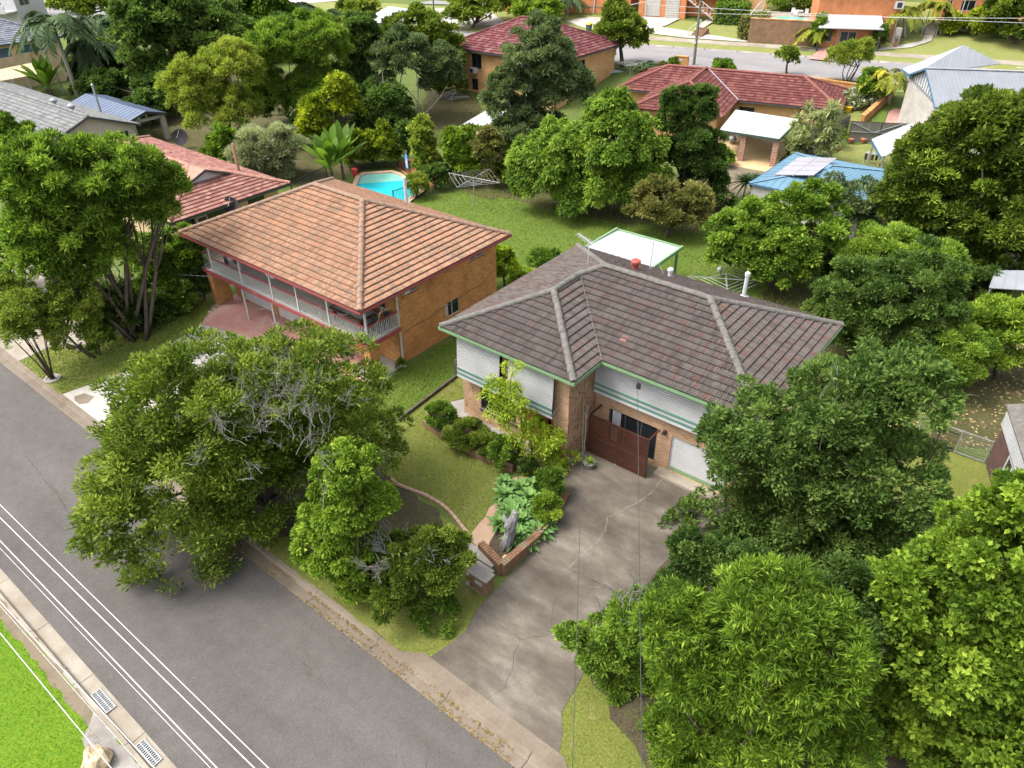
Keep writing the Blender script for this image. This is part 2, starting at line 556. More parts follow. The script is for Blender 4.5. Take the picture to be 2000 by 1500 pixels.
M['metal_whitegreen'] = basic('patio_sheet_white', (.39, .425, .41), (.33, .36, .34), 1.2, .6, .3)
M['metal_grey'] = basic('sheet_roof_grey', (.185, .20, .22), (.16, .175, .19), .6, .5, .3)
M['metal_lightgrey'] = basic('sheet_roof_light', (.265, .28, .30), (.23, .24, .26), .6, .5, .3)
M['metal_blue'] = basic('sheet_roof_blue', (.105, .20, .27), (.092, .178, .245), .7, .5, .3)
M['metal_slateblue'] = basic('sheet_roof_slate_blue', (.10, .13, .19), (.085, .11, .165), .7, .5, .3)
M['metal_green'] = basic('sheet_roof_green', (.24, .32, .29), (.20, .27, .25), .7, .5, .4)
M['fascia_green'] = basic('fascia_green', (.17, .28, .145), (.145, .245, .125), 3, .5, .4)
M['fascia_dkgreen'] = basic('fascia_dark_green', (.035, .055, .045), (.05, .07, .055), 3, .5, .4)
M['fascia_red'] = basic('fascia_red', (.26, .055, .06), (.22, .05, .05), 3, .5, .4)
M['fascia_dark'] = basic('fascia_dark', (.045, .047, .052), (.06, .06, .065), 3, .5, .4)
M['fascia_blue'] = basic('fascia_blue', (.06, .14, .22), (.05, .12, .19), 3, .5, .4)
M['stripe_teal'] = basic('stripe_teal', (.10, .22, .17), (.085, .19, .145), 3, .5, .4)
M['white'] = basic('white_paint', (.47, .47, .475), (.41, .41, .405), 2, .55, .3)
M['cream'] = basic('cream_render', (.42, .385, .32), (.37, .34, .28), .8, .8, .2)
M['creamlight'] = basic('cream_sheet', (.42, .405, .37), (.36, .35, .32), 1.2, .7, .2, stretch=(6, 6, .3))
M['fencecream'] = basic('fence_cream', (.46, .40, .31), (.40, .34, .26), 1.2, .7, .2, stretch=(6, 6, .3))
M['soffit'] = basic('soffit_paint', (.55, .53, .48), (.5, .48, .43), 2, .7, .2)
M['wood_red'] = basic('stained_timber', (.075, .026, .015), (.036, .014, .009), 4, .5, .35, stretch=(.5, .5, 5))
M['wood_door'] = basic('door_timber', (.36, .115, .035), (.26, .08, .025), 5, .45, .4, stretch=(5, 5, .5))
M['wood_grey'] = basic('weathered_timber', (.18, .17, .15), (.11, .105, .095), 3, .9, .1, stretch=(6, 6, .4))
M['wood_old'] = basic('old_sleeper', (.11, .095, .07), (.06, .052, .038), 4, .9, .1)
M['drift'] = basic('driftwood', (.27, .26, .26), (.11, .105, .105), 6, .9, .1, bmp=.6, stretch=(1, 1, .35))
M['pole'] = basic('treated_pole', (.16, .165, .12), (.11, .115, .085), 3, .9, .1)
M['black'] = basic('black_metal', (.018, .018, .02), (.03, .03, .032), 6, .45, .4)
M['steel'] = basic('galvanised_steel', (.30, .31, .31), (.24, .25, .25), 5, .45, .4, metal=.3)
M['alum'] = basic('aluminium', (.50, .50, .50), (.42, .42, .42), 4, .4, .5, metal=.2)
M['terra'] = basic('terracotta', (.42, .15, .075), (.33, .12, .06), 4, .8, .2)
M['ventred'] = basic('vent_red', (.30, .06, .045), (.24, .05, .04), 4, .5, .3)
M['cable'] = basic('dark_cable', (.04, .04, .042), (.06, .06, .06), 4, .6, .3)
M['wire'] = basic('pale_wire', (.50, .50, .49), (.44, .44, .43), 4, .6, .3)
M['glass'], _b = newmat('window_glass', .08, .6); _b.inputs["Base Color"].default_value = (.012, .015, .018, 1)
M['glass_blue'], _b = newmat('window_glass_blue', .15, .6); _b.inputs["Base Color"].default_value = (.06, .10, .14, 1)
M['curtain'] = basic('curtain_cloth', (.42, .42, .44), (.34, .34, .36), 8, .9, .1, stretch=(6, 6, .3))
M['solar'] = basic('solar_glass', (.27, .255, .285), (.24, .23, .255), .8, .25, .5)
M['pool_blue'], _b = newmat('pool_water', .06, .5); _b.inputs["Base Color"].default_value = (.025, .40, .46, 1)
M['pool_pale'], _b = newmat('pool_water_shallow', .06, .5); _b.inputs["Base Color"].default_value = (.20, .50, .42, 1)
M['coping'] = basic('pool_coping', (.50, .34, .24), (.42, .28, .19), 3, .8, .2)
M['poolpave'] = basic('pool_paving', (.44, .19, .085), (.37, .155, .07), 3, .85, .2)
M['signblue'] = basic('sign_blue', (.10, .30, .60), (.08, .26, .55), 3, .5, .3)
M['red'] = basic('red_plastic', (.55, .05, .05), (.45, .04, .04), 3, .5, .3)
M['yellow'] = basic('yellow_plastic', (.75, .45, .03), (.65, .38, .02), 3, .5, .3)
M['magenta'] = basic('magenta_cloth', (.35, .03, .10), (.28, .025, .08), 3, .8, .2)
M['cloth_dark'] = basic('dark_cloth', (.035, .03, .035), (.05, .045, .05), 3, .8, .2)
M['cloth_pale'] = basic('pale_cloth', (.55, .58, .62), (.45, .48, .52), 3, .8, .2)
M['felt'] = basic('table_felt', (.20, .20, .22), (.15, .15, .17), 3, .8, .2)
M['plaster_pink'] = basic('sandstone', (.52, .40, .26), (.40, .30, .19), 3, .85, .2)

# ------------------------------------------------------------------ building kit
def roof_face(mb, E0, E1, inn, z0, slope, poly, gauge=.33, tw=.3, seg=6, step=.078, amp=.018, lo=0.0, hi=1.0, tseg=None):
    """rows of lapped tiles on one roof plane. poly = (u along the eave, t inwards) outline"""
    E0, E1, inn = np.array(E0, float), np.array(E1, float), np.array(inn, float)
    e = (E1 - E0) / np.linalg.norm(E1 - E0)
    T = max(p[1] for p in poly)

    def bounds(t):
        us = []
        n = len(poly)
        for i in range(n):
            a, b = poly[i], poly[(i + 1) % n]
            if (a[1] - t) * (b[1] - t) <= 0 and abs(a[1] - b[1]) > 1e-9:
                us.append(a[0] + (b[0] - a[0]) * (t - a[1]) / (b[1] - a[1]))
        return (min(us), max(us)) if us else (0, 0)
    g = gauge / math.sqrt(1 + slope * slope)
    k, t0 = 0, 0.0
    du = tw / seg; tseg = tseg or seg
    while t0 < T - .02:
        t1 = min(t0 + g, T)
        l0, h0 = bounds(t0 + 1e-3); l1, h1 = bounds(t1 - 1e-3)
        j0, j1 = math.floor(min(l0, l1) / du), math.ceil(max(h0, h1) / du)
        off = (k % 2) * 0
        rowt = random.random()
        tt = {}
        for j in range(j0, j1):
            ua, ub = j * du, (j + 1) * du
            a0, b0 = min(max(ua, l0), h0), min(max(ub, l0), h0)
            a1, b1 = min(max(ua, l1), h1), min(max(ub, l1), h1)
            if b0 - a0 < 1e-4 and b1 - a1 < 1e-4: continue
            ti = (j + off) // tseg
            if ti not in tt:
                tt[ti] = lo + (hi - lo) * min(1, max(0, .5 + .28 * random.gauss(0, 1) + .1 * (rowt - .5)))
            ha = amp * (1 + cos(2 * pi * ua / tw * 2)) ; hb = amp * (1 + cos(2 * pi * ub / tw * 2))

            def p(u, t, h):
                q = E0 + e * u + inn * t
                return (q[0], q[1], z0 + slope * t + h)
            mb.add([p(a0, t0 - .02, step + ha), p(b0, t0 - .02, step + hb), p(b1, t1 + .03, hb * .9 - .004), p(a1, t1 + .03, ha * .9 - .004),
                    p(a0, t0 - .02, step + ha - .016), p(b0, t0 - .02, step + hb - .016)], [(0, 1, 2, 3), (4, 5, 1, 0)], tt[ti])
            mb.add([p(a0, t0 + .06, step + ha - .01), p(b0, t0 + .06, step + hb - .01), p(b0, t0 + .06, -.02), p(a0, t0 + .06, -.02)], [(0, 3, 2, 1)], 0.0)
        t0 = t1; k += 1


def caps(mb, A, B, r=.13, ln=.4):
    A, B = np.array(A, float), np.array(B, float)
    L = np.linalg.norm(B - A); d = (B - A) / L
    n = max(1, int(round(L / ln)))
    sx = np.cross(d, [0, 0, 1.0]); sx /= np.linalg.norm(sx); sy = np.cross(sx, d)
    for i in range(n):
        a = A + d * (L * i / n); b = A + d * (L * (i + 1) / n + .03)
        ra, rb = r * 1.06, r * .92
        v = []
        jx = random.uniform(-.012, .012)
        for q, rr in ((a, ra), (b, rb)):
            for k in range(7):
                th = pi * k / 6
                v.append(q + sx * (rr * cos(th) + jx) + sy * (rr * sin(th) * .85 - .02))
        fs = [(k, k + 1, k + 8, k + 7) for k in range(6)] + [(0, 6, 5, 4, 3, 2, 1)]
        mb.add(v, fs, random.random())


def wall(mb, P0, P1, z0, z1, opens=(), rev=.1):
    """a wall face from P0 to P1 (outward side on the right of the walk), with real recessed openings"""
    P0, P1 = np.array(P0, float), np.array(P1, float)
    L = np.linalg.norm(P1 - P0); e = (P1 - P0) / L; inn = np.array([-e[1], e[0]])
    us = sorted({0, L, *[o[0] for o in opens], *[o[1] for o in opens]})
    zs = sorted({z0, z1, *[o[2] for o in opens], *[o[3] for o in opens]})

    def p(u, d, z):
        q = P0 + e * u + inn * d
        return (q[0], q[1], z)
    for i in range(len(us) - 1):
        for j in range(len(zs) - 1):
            um, zm = (us[i] + us[i + 1]) / 2, (zs[j] + zs[j + 1]) / 2
            if any(o[0] < um < o[1] and o[2] < zm < o[3] for o in opens): continue
            mb.poly([p(us[i], 0, zs[j]), p(us[i + 1], 0, zs[j]), p(us[i + 1], 0, zs[j + 1]), p(us[i], 0, zs[j + 1])])
    for a, b, c, d in opens:
        mb.poly([p(a, 0, c), p(b, 0, c), p(b, rev, c), p(a, rev, c)])
        mb.poly([p(a, rev, d), p(b, rev, d), p(b, 0, d), p(a, 0, d)])
        mb.poly([p(a, 0, c), p(a, rev, c), p(a, rev, d), p(a, 0, d)])
        mb.poly([p(b, rev, c), p(b, 0, c), p(b, 0, d), p(b, rev, d)])


def window(parent, P0, P1, u0, u1, z0, z1, frame='alum', glass='glass', mull=1, rec=.07, sill=None, name='window', fw=.05, curtain=False):
    e = np.array(P1, float) - np.array(P0, float)
    f = MB((P0[0], P0[1], 0), e)
    for a, b, c, d in ((u0, u0 + fw, z0, z1), (u1 - fw, u1, z0, z1), (u0 + fw, u1 - fw, z0, z0 + fw), (u0 + fw, u1 - fw, z1 - fw, z1)):
        f.box(a, rec - .03, c, b, rec + .03, d)
    for k in range(mull):
        um = u0 + (u1 - u0) * (k + 1) / (mull + 1)
        f.box(um - fw / 2, rec - .028, z0 + fw, um + fw / 2, rec + .028, z1 - fw)
    fo = f.build(name, M[frame], parent)
    g = MB((P0[0], P0[1], 0), e).box(u0 + fw * .5, rec - .006, z0 + fw * .5, u1 - fw * .5, rec + .01, z1 - fw * .5)
    g.build('pane', M[glass], fo)
    if curtain:
        c = MB((P0[0], P0[1], 0), e)
        w_ = (u1 - u0)
        c.box(u0 + w_ * .06, rec - .012, z0 + .1, u0 + w_ * .24, rec - .008, z1 - .08)
        c.build('curtain', M['curtain'], fo)
    if sill:
        s = MB((P0[0], P0[1], 0), e).box(u0 - .05, -.07, z0 - .09, u1 + .05, rec, z0 - .002)
        s.build('sill', M[sill], fo)
    return fo


def gable_poly(mb, pts):
    mb.poly(pts)


def ribs(mb, x0, x1, z0, z1, y, pitch=.1, dep=.03):
    """horizontal ribbed sheet in a local frame, facing -y"""
    n = max(1, int(round((z1 - z0) / pitch)))
    p = (z1 - z0) / n
    for k in range(n):
        za = z0 + k * p
        mb.box(x0, y - dep, za + .004, x1, y, za + p * .78)
    mb.box(x0, y, z0, x1, y + .02, z1)


def metal_roof(mb, pts, pitch=.76, th=.04, dirn=None, rib=.03):
    """sheet roof: pts = 4 corners (eave a, eave b, top b, top a), ribs run from eave to top"""
    a, b, c, d = [np.array(p, float) for p in pts]
    mb.slab([a, b, c, d], th, .5)
    n = max(2, int(np.linalg.norm(b - a) / pitch))
    for k in range(n + 1):
        s = k / n
        p, q = a + (b - a) * s, d + (c - d) * s
        mb.bar(p + [0, 0, rib * .4], q + [0, 0, rib * .4], rib * 1.3, rib, .5)


# ------------------------------------------------------------------ plants
def unit(v):
    return v / (np.linalg.norm(v, axis=-1, keepdims=True) + 1e-9)


def leaf_mesh(name, P, A, N, ln, wd, tint, mat, parent, base, fold=.25):
    """one folded leaf blade per point: P base, A axis, N normal"""
    n = len(P)
    A = unit(A); N = unit(N - A * np.sum(N * A, axis=1, keepdims=True)); B = np.cross(A, N)
    ln = np.broadcast_to(np.asarray(ln, float).reshape(-1, 1), (n, 1)); wd = np.broadcast_to(np.asarray(wd, float).reshape(-1, 1), (n, 1))
    mid = P + A * ln * .45 + N * wd * fold
    V = np.empty((n, 4, 3))
    V[:, 0] = P; V[:, 1] = mid + B * wd * .5; V[:, 2] = P + A * ln; V[:, 3] = mid - B * wd * .5
    V -= np.array(base, float)
    me = bpy.data.meshes.new(name)
    me.vertices.add(4 * n); me.loops.add(4 * n); me.polygons.add(n)
    me.vertices.foreach_set("co", V.reshape(-1).astype(np.float32))
    me.loops.foreach_set("vertex_index", np.arange(4 * n, dtype=np.int32))
    me.polygons.foreach_set("loop_start", np.arange(0, 4 * n, 4, dtype=np.int32))
    me.update(calc_edges=True)
    a = me.attributes.new("tint", 'FLOAT', 'FACE')
    a.data.foreach_set("value", np.clip(tint, 0, 1).astype(np.float32))
    me.materials.append(mat)
    o = bpy.data.objects.new(name, me); COL.objects.link(o)
    if parent is not None: o.parent = parent
    else: o.location = tuple(float(v) for v in base)
    return o


def sphere_dirs(n, zmin=-1.0):
    z = rng.uniform(zmin, 1, n); a = rng.uniform(0, 2 * pi, n); r = np.sqrt(1 - z * z)
    return np.stack([r * np.cos(a), r * np.sin(a), z], 1)


def crown_points(ells, total, clk=.3, zmin=-.35, droop=.0, fill=.75, spiky=0.0, nclump=None):
    """leaf points gathered in clumps spread through the ellipsoids. ells: list of (centre, radii)"""
    P_, A_, N_, T_, CC = [], [], [], [], []
    ar = np.array([r[0] * (r[0] + r[2]) for c, r in ells]); ar = ar / ar.sum()
    for (c, r), s in zip(ells, ar):
        n = int(total * s)
        if n < 5: continue
        c = np.array(c); r = np.array(r, float)
        k = nclump or int(max(10, 3.2 / clk ** 2))
        d = sphere_dirs(k, zmin)
        rf = rng.uniform(.30, 1.0, k) ** .55
        lump = 1 + .13 * np.sin(d[:, 0] * 4 + c[0]) * np.cos(d[:, 1] * 5 + c[1])
        cc = c + d * r * (rf * lump)[:, None] * (1.04 - clk * .4)
        cr = (r.mean() * clk) * rng.uniform(.65, 1.35, k)
        ct = rng.normal(0, .15, k)
        CC.append(cc)
        w_ = cr ** 2; idx = rng.choice(k, n, p=w_ / w_.sum())
        dd = sphere_dirs(n, -.55)
        out = unit(cc[idx] - c + np.array([0, 0, r[2] * .4]))
        dd = unit(dd + out * .55 + np.array([0, 0, .18]))
        rad = rng.uniform(.15, 1, n) ** (1 - fill * .75)
        if spiky: rad *= 1 + spiky * np.maximum(0, rng.normal(0, 1, n))
        sq = np.array([1, 1, .8])
        p = cc[idx] + dd * sq * (cr[idx] * rad)[:, None]
        if droop: p[:, 2] -= droop * cr[idx] * rad ** 2 * np.sqrt(dd[:, 0] ** 2 + dd[:, 1] ** 2)
        ax = unit(dd * .8 + out * .3 + rng.normal(0, .55, (n, 3)) + np.array([0, 0, -droop]))
        nm = unit(dd * .5 + np.array([0, 0, .75]) + rng.normal(0, .45, (n, 3)))
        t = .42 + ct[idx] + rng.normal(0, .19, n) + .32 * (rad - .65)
        P_.append(p); A_.append(ax); N_.append(nm); T_.append(t)
    return np.concatenate(P_), np.concatenate(A_), np.concatenate(N_), np.concatenate(T_), np.concatenate(CC)


def limb(mb, a, b, r0, r1, bend=.12, n=5, sides=6):
    a, b = np.array(a, float), np.array(b, float)
    L = np.linalg.norm(b - a)
    off = rng.normal(0, 1, 3) * L * bend; off[2] = abs(off[2]) * .4
    pts = [a + (b - a) * t + off * sin(pi * t) for t in np.linspace(0, 1, n)]
    mb.tube(pts, list(np.linspace(r0, r1, n)), sides, rng.random())


def twig_spray(mb, c, dirv, L, r, depth_=3, kids=3):
    c = np.array(c, float); dirv = unit(np.array(dirv, float))
    e = c + dirv * L
    m = (c + e) / 2 + rng.normal(0, .08, 3) * L
    mb.tube([c, m, e], [r, r * .8, r * .6], 4, rng.random(), cap=False)
    if depth_ > 0:
        for _ in range(kids):
            s = rng.uniform(.45, 1)
            twig_spray(mb, c + (e - c) * s, dirv + rng.normal(0, .55, 3) + [0, 0, .12], L * rng.uniform(.5, .8), r * .62, depth_ - 1, kids)


def ellipses(base, boxes, dd=0.0):
    """crown volumes: each picture box becomes an ellipsoid standing over the trunk base"""
    out = []
    for bx in boxes:
        x0, y0, x1, y1 = bx[:4]
        off = bx[4] if len(bx) > 4 else 0.0
        cx, cy = (x0 + x1) / 2, (y0 + y1) / 2
        p = near_axis(cx, cy, base)
        d = unit(p - CAMP)
        p = p + d * (off + dd)
        Dp = depth(p)
        rx = (x1 - x0) / 2 / FPX * Dp * 1.05
        hv = (y1 - y0) / 2 / FPX * Dp * 1.05 / max(.75, abs(np.dot(d, FW)))
        dl = math.asin(-d[2])
        q = hv * hv - (rx * sin(dl)) ** 2
        rz = math.sqrt(q) / cos(dl) if q > 0 else 0
        rz = min(max(rz, rx * .55), rx * 2.2)
        out.append((p, (rx, rx, rz)))
    return out


TREES = []


def tree(name, label, cat, base, boxes, kind, leaf=None, cover=4.6, clk=.28, zmin=-.4, droop=0.0, bark='bark', trunks=1, r=None,
         group=None, spiky=0.0, aspect=.5, twigs=0, twmat=None, flowers=None, limbs=9, lean=None, fill=.75, lmin=.13, trunk=True, tshift=0.0, b0=None):
    b = np.array(b0) if b0 is not None else G(*base)
    el = ellipses(b, boxes)
    D = np.mean([depth(c) for c, _ in el])
    ln = leaf or max(lmin, D * .0048)
    wd = ln * aspect
    area = sum(pi * rr[0] * max(rr[2], rr[0] * .7) for c, rr in el)
    n = cover * 3.9 * area / (ln * wd * .5)
    if n > 130000:
        f = min(1.5, math.sqrt(n / 130000)); ln *= f; wd *= f; n = 130000
    n = int(n)
    t = thing(name, label, cat, b, group)
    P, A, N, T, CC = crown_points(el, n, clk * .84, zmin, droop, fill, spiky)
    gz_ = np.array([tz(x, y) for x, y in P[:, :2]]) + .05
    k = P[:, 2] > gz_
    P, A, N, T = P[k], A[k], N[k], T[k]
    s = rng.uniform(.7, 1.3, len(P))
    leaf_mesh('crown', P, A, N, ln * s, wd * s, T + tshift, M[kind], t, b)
    if trunk:
        mb = MB()
        c0 = np.mean([c for c, _ in el], axis=0)
        R = max(rr[0] for _, rr in el)
        r = r or max(.07, min(.35, R * .075))
        zc = min(c[2] - .55 * rr[2] for c, rr in el); zc = max(zc, b[2] + .3)
        for j in range(trunks):
            o = np.array([cos(j * 2.4), sin(j * 2.4), 0]) * (r * 1.6 if trunks > 1 else 0) * rng.uniform(.5, 1.2)
            a = b + o; a[2] = tz(a[0], a[1]) - .1
            tgt = c0 * .55 + b * .45 + o * 3; tgt[2] = zc
            if trunks > 1:
                q = CC[rng.integers(len(CC))]; tgt = np.array([q[0] * .5 + b[0] * .5, q[1] * .5 + b[1] * .5, zc])
            rr_ = r / math.sqrt(trunks)
            limb(mb, a, tgt, rr_ * 1.15, rr_ * .8, .05, 6, 8)
            for i in range(max(2, limbs // trunks)):
                q = CC[rng.integers(len(CC))]
                limb(mb, tgt, q, rr_ * .6, rr_ * .12, .1, 6, 6)
        mb.build('trunk', M[bark], t, smooth=True)
    if twigs:
        mb = MB()
        for i in range(twigs):
            c, rr = el[rng.integers(len(el))]
            d = sphere_dirs(1, .1)[0]
            q = c + d * np.array(rr) * rng.uniform(.72, .95)
            twig_spray(mb, q, d + [0, 0, .3], R * .09, max(.012, D * .00055), 2, 3)
        mb.build('twigs', M[twmat or 'twig'], t)
    if flowers:
        fk, fn, fs = flowers
        i = rng.choice(len(P), min(fn, len(P)), replace=False)
        dd = sphere_dirs(len(i), -.2)
        leaf_mesh('blossoms', P[i] + [0, 0, fs * .3], dd, sphere_dirs(len(i)), fs, fs * .8, rng.uniform(0, 1, len(i)), M[fk], t, b)
    TREES.append(t)
    return t, el, b


def frond_crown(name, top, nf, L, mat, parent, base, droop=1.0, leaflets=34, lw=.05, ll=.5, up=.8, width=1.0):
    P, A, N, T = [], [], [], []
    rach = MB()
    for k in range(nf):
        az = 2 * pi * k / nf + rng.uniform(-.25, .25)
        el = rng.uniform(.1, 1.0) * up
        h = np.array([cos(az), sin(az), 0])
        Lk = L * rng.uniform(.8, 1.15)
        pts = []
        for s in np.linspace(0, 1, 9):
            pts.append(np.array(top) + h * Lk * s * cos(el) * (1 - .15 * s) + np.array([0, 0, Lk * (sin(el) * s - droop * .55 * s * s)]))
        rach.tube(pts, list(np.linspace(.035, .01, 9) * max(1, L / 2)), 4, .5, cap=False)
        side = np.array([-sin(az), cos(az), 0])
        tint0 = rng.normal(.45, .12)
        for s in np.linspace(.12, 1, leaflets):
            i = min(int(s * 8), 7); f = s * 8 - i
            q = pts[i] * (1 - f) + pts[i + 1] * f
            dr = unit(pts[i + 1] - pts[i])
            for sg in (-1, 1):
                P.append(q); A.append(side * sg * width + dr * .7 + np.array([0, 0, -.35 * droop]) + rng.normal(0, .12, 3))
                N.append(np.array([0, 0, 1.0]) + side * sg * -.4); T.append(tint0 + rng.normal(0, .12))
    P, A, N, T = np.array(P), np.array(A), np.array(N), np.array(T)
    s_ = rng.uniform(.75, 1.2, len(P))
    o = leaf_mesh('crown', P, A, N, ll * s_, lw * s_ * 2, T, mat, parent, base, .1)
    rach.build('frond_stems', mat, o, base)
    return o


def palm(label, base, top, L, nf=14, mat='frond', r=.14, group=None, b0=None, ttop=None, droop=1.0, lw=.05, ll=.5, name='palm_tree', bark='bark_pale', up=.9):
    b = np.array(b0) if b0 is not None else G(*base)
    tp = np.array(ttop) if ttop is not None else near_axis(top[0], top[1], b)
    t = thing(name, label, 'palm', b, group)
    mb = MB()
    mb.tube([b - [0, 0, .1], b * .6 + tp * .4, tp], [r * 1.25, r, r * .8], 8)
    mb.build('trunk', M[bark], t, smooth=True)
    frond_crown('crown', tp, nf, L, M[mat], t, b, droop, ll=ll, lw=lw, up=up)
    return t


def rosette(name, label, cat, c, R, n, mat, lw=.16, h=.7, group=None, lift=0.0, stem=0.0, curl=.5, parent=None, elmin=.1):
    """sword-leaf rosette: each leaf a tapered, channelled blade"""
    mb = MB()
    for k in range(n):
        az = k * 2.39996 + rng.uniform(-.2, .2)
        f = k / n
        el = elmin + (1.35 - elmin) * f ** .8
        L = R * (1.0 - .35 * f) * rng.uniform(.85, 1.1)
        hd = np.array([cos(az), sin(az), 0]); sd_ = np.array([-sin(az), cos(az), 0])
        v = []
        for s, wf in ((0, .55), (.3, 1.0), (.6, .85), (.85, .4), (1.0, .03)):
            q = np.array(c) + [0, 0, lift + stem] + hd * L * s * cos(el) + np.array([0, 0, L * (sin(el) * s * h - curl * .35 * s * s)])
            wv = lw * wf * (.7 + .3 * R)
            v += [q + sd_ * wv / 2 + [0, 0, wv * .22], q, q - sd_ * wv / 2 + [0, 0, wv * .22]]
        fs = []
        for i in range(4):
            fs += [(i * 3, i * 3 + 3, i * 3 + 4, i * 3 + 1), (i * 3 + 1, i * 3 + 4, i * 3 + 5, i * 3 + 2)]
        mb.add(v, fs, min(1, max(0, .3 + .4 * f + rng.normal(0, .12))))
    if stem > 0:
        t = thing(name, label, cat, c, group)
        mb.build('leaves', M[mat], t)
        MB().tube([np.array(c) - [0, 0, .05], np.array(c) + [0, 0, stem + lift]], [.09, .07], 7).build('stem', M['bark'], t)
        return t
    return single(name, label, cat, mb, M[mat], c, group)

# ------------------------------------------------------------------ ground, roads and paving
def sheet(name, pts, mat, dz, edge=.35, sub=None):
    """flat polygon (world xy) laid dz above the terrain"""
    mb = MB()
    mb.poly([(p[0], p[1], tz(p[0], p[1]) + dz) for p in pts])
    n = mb.v
    if len(n) > 2:
        a = sum(n[i][0] * n[(i + 1) % len(n)][1] - n[(i + 1) % len(n)][0] * n[i][1] for i in range(len(n)))
        if a < 0: mb.f[0] = tuple(reversed(mb.f[0]))
    return struct(name, mb, M[mat])


def pxs(*pts):
    return [G(*p)[:2] for p in pts]


def rough(pts, step=.5, amp=.06):
    """break straight edges into slightly wandering ones"""
    out = []
    n = len(pts)
    for i in range(n):
        a, b = np.array(pts[i][:2], float), np.array(pts[(i + 1) % n][:2], float)
        L = np.linalg.norm(b - a); k = max(1, int(L / step))
        for j in range(k):
            q = a + (b - a) * j / k
            if j: q = q + rng.normal(0, amp, 2)
            out.append(q)
    return out


def terrain():
    xs = np.concatenate([np.arange(-330, -90, 12), np.arange(-90, 40, 2.5), np.arange(40, 130, 10)])
    ys = np.concatenate([[9.15], np.arange(12, 72, 3.0), np.arange(72, 140, 1.5), np.arange(140, 420, 12)])
    mb = MB()
    for y in ys:
        for x in xs: mb.v.append(np.array([x, y, tz(x, y) - (.004 if y < 60 else .03)]))
    W = len(xs)
    for j in range(len(ys) - 1):
        for i in range(W - 1):
            k = j * W + i
            mb.f.append((k, k + 1, k + W + 1, k + W)); mb.t.append(.5)
    struct('ground', mb, M['lawn_back'])


terrain()
# front street
RZ = -.12
sb = MB(); sb.poly([(-330, -70, -.3), (140, -70, -.3), (140, 9.14, -.3), (-330, 9.14, -.3)]); struct('ground', sb, M['dirt'])
mb = MB(); mb.poly([(-330, 2.42, RZ), (140, 2.42, RZ), (140, 8.62, RZ), (-330, 8.62, RZ)]); struct('road', mb, M['asphalt'])
# far-side gutter and kerb (roll-over profile), near-side gutter and kerb
mb = MB()
prof = [(8.55, RZ + .006), (8.62, RZ + .010), (8.92, RZ - .015), (8.98, -.10), (9.04, -.012), (9.18, .006), (9.18, -.3)]
joints = list(np.arange(-330, 141, 3.2))
for a, b in zip(joints[:-1], joints[1:]):
    if b < -120 or a > 60: sp = [(a, b)]
    else: sp = [(a, b - .02)]
    for x0, x1 in sp:
        for (y0, z0), (y1, z1) in zip(prof[:-1], prof[1:]):
            mb.poly([(x0, y0, z0), (x1, y0, z0), (x1, y1, z1), (x0, y1, z1)])
struct('kerb', mb, M['kerb'])
mb = MB()
prof = [(1.86, -.3), (1.86, .006), (2.0, .0), (2.05, -.10), (2.10, RZ - .012), (2.42, RZ + .008), (2.5, RZ + .005)]
for a, b in zip(joints[:-1], joints[1:]):
    for (y0, z0), (y1, z1) in zip(prof[:-1], prof[1:]):
        mb.poly([(a, y0, z0), (b - .02, y0, z0), (b - .02, y1, z1), (a, y1, z1)])
struct('kerb', mb, M['conc_sand'])
# worn pale edge of the near gutter and its kerb-side lawn
mb = MB(); mb.poly([(-330, -70, 0), (140, -70, 0), (140, 1.86, 0), (-330, 1.86, 0)]); struct('lawn', mb, M['lawn_vivid'])
sheet('verge', rough([(-60, 1.50), (-17.2, 1.50), (-17.2, 1.86), (-60, 1.86)], .3, .05), 'dirt', .006)
sheet('path', rough([(-17.6, 1.20), (-14.2, 1.05), (-14.2, 1.85), (-18.2, 1.85)], .3, .04), 'conc_grey', .010)
# grated gutter pits
for gx, lab in (((205, 1367), 'iron gutter grate nearer the left frame edge beside bright lawn'), ((297, 1465), 'iron gutter grate lower down the kerb nearest the bottom edge')):
    c = GZ(gx[0], gx[1], -.1)
    t = thing('storm_grate', lab, 'drain grate', (c[0], 2.22, RZ), 'gutter grates')
    mb = MB()
    x0, x1, y0, y1 = c[0] - .5, c[0] + .5, 2.06, 2.38
    for a in ((x0, y0, x1, y0 + .04), (x0, y1 - .04, x1, y1), (x0, y0 + .04, x0 + .04, y1 - .04), (x1 - .04, y0 + .04, x1, y1 - .04)):
        mb.box(a[0], a[1], RZ, a[2], a[3], RZ + .05)
    mb.build('frame', M['steel'], t)
    mb = MB()
    for k in range(11):
        x = x0 + .1 + k * .08
        mb.box(x - .018, y0 + .04, RZ + .01, x + .018, y1 - .04, RZ + .045)
    mb.box(x0 + .04, (y0 + y1) / 2 - .015, RZ + .012, x1 - .04, (y0 + y1) / 2 + .015, RZ + .05)
    mb.build('grate_bars', M['steel'], t)
    MB().box(x0 + .045, y0 + .045, RZ + .0005, x1 - .045, y1 - .045, RZ + .004).build('pit', M['black'], t)
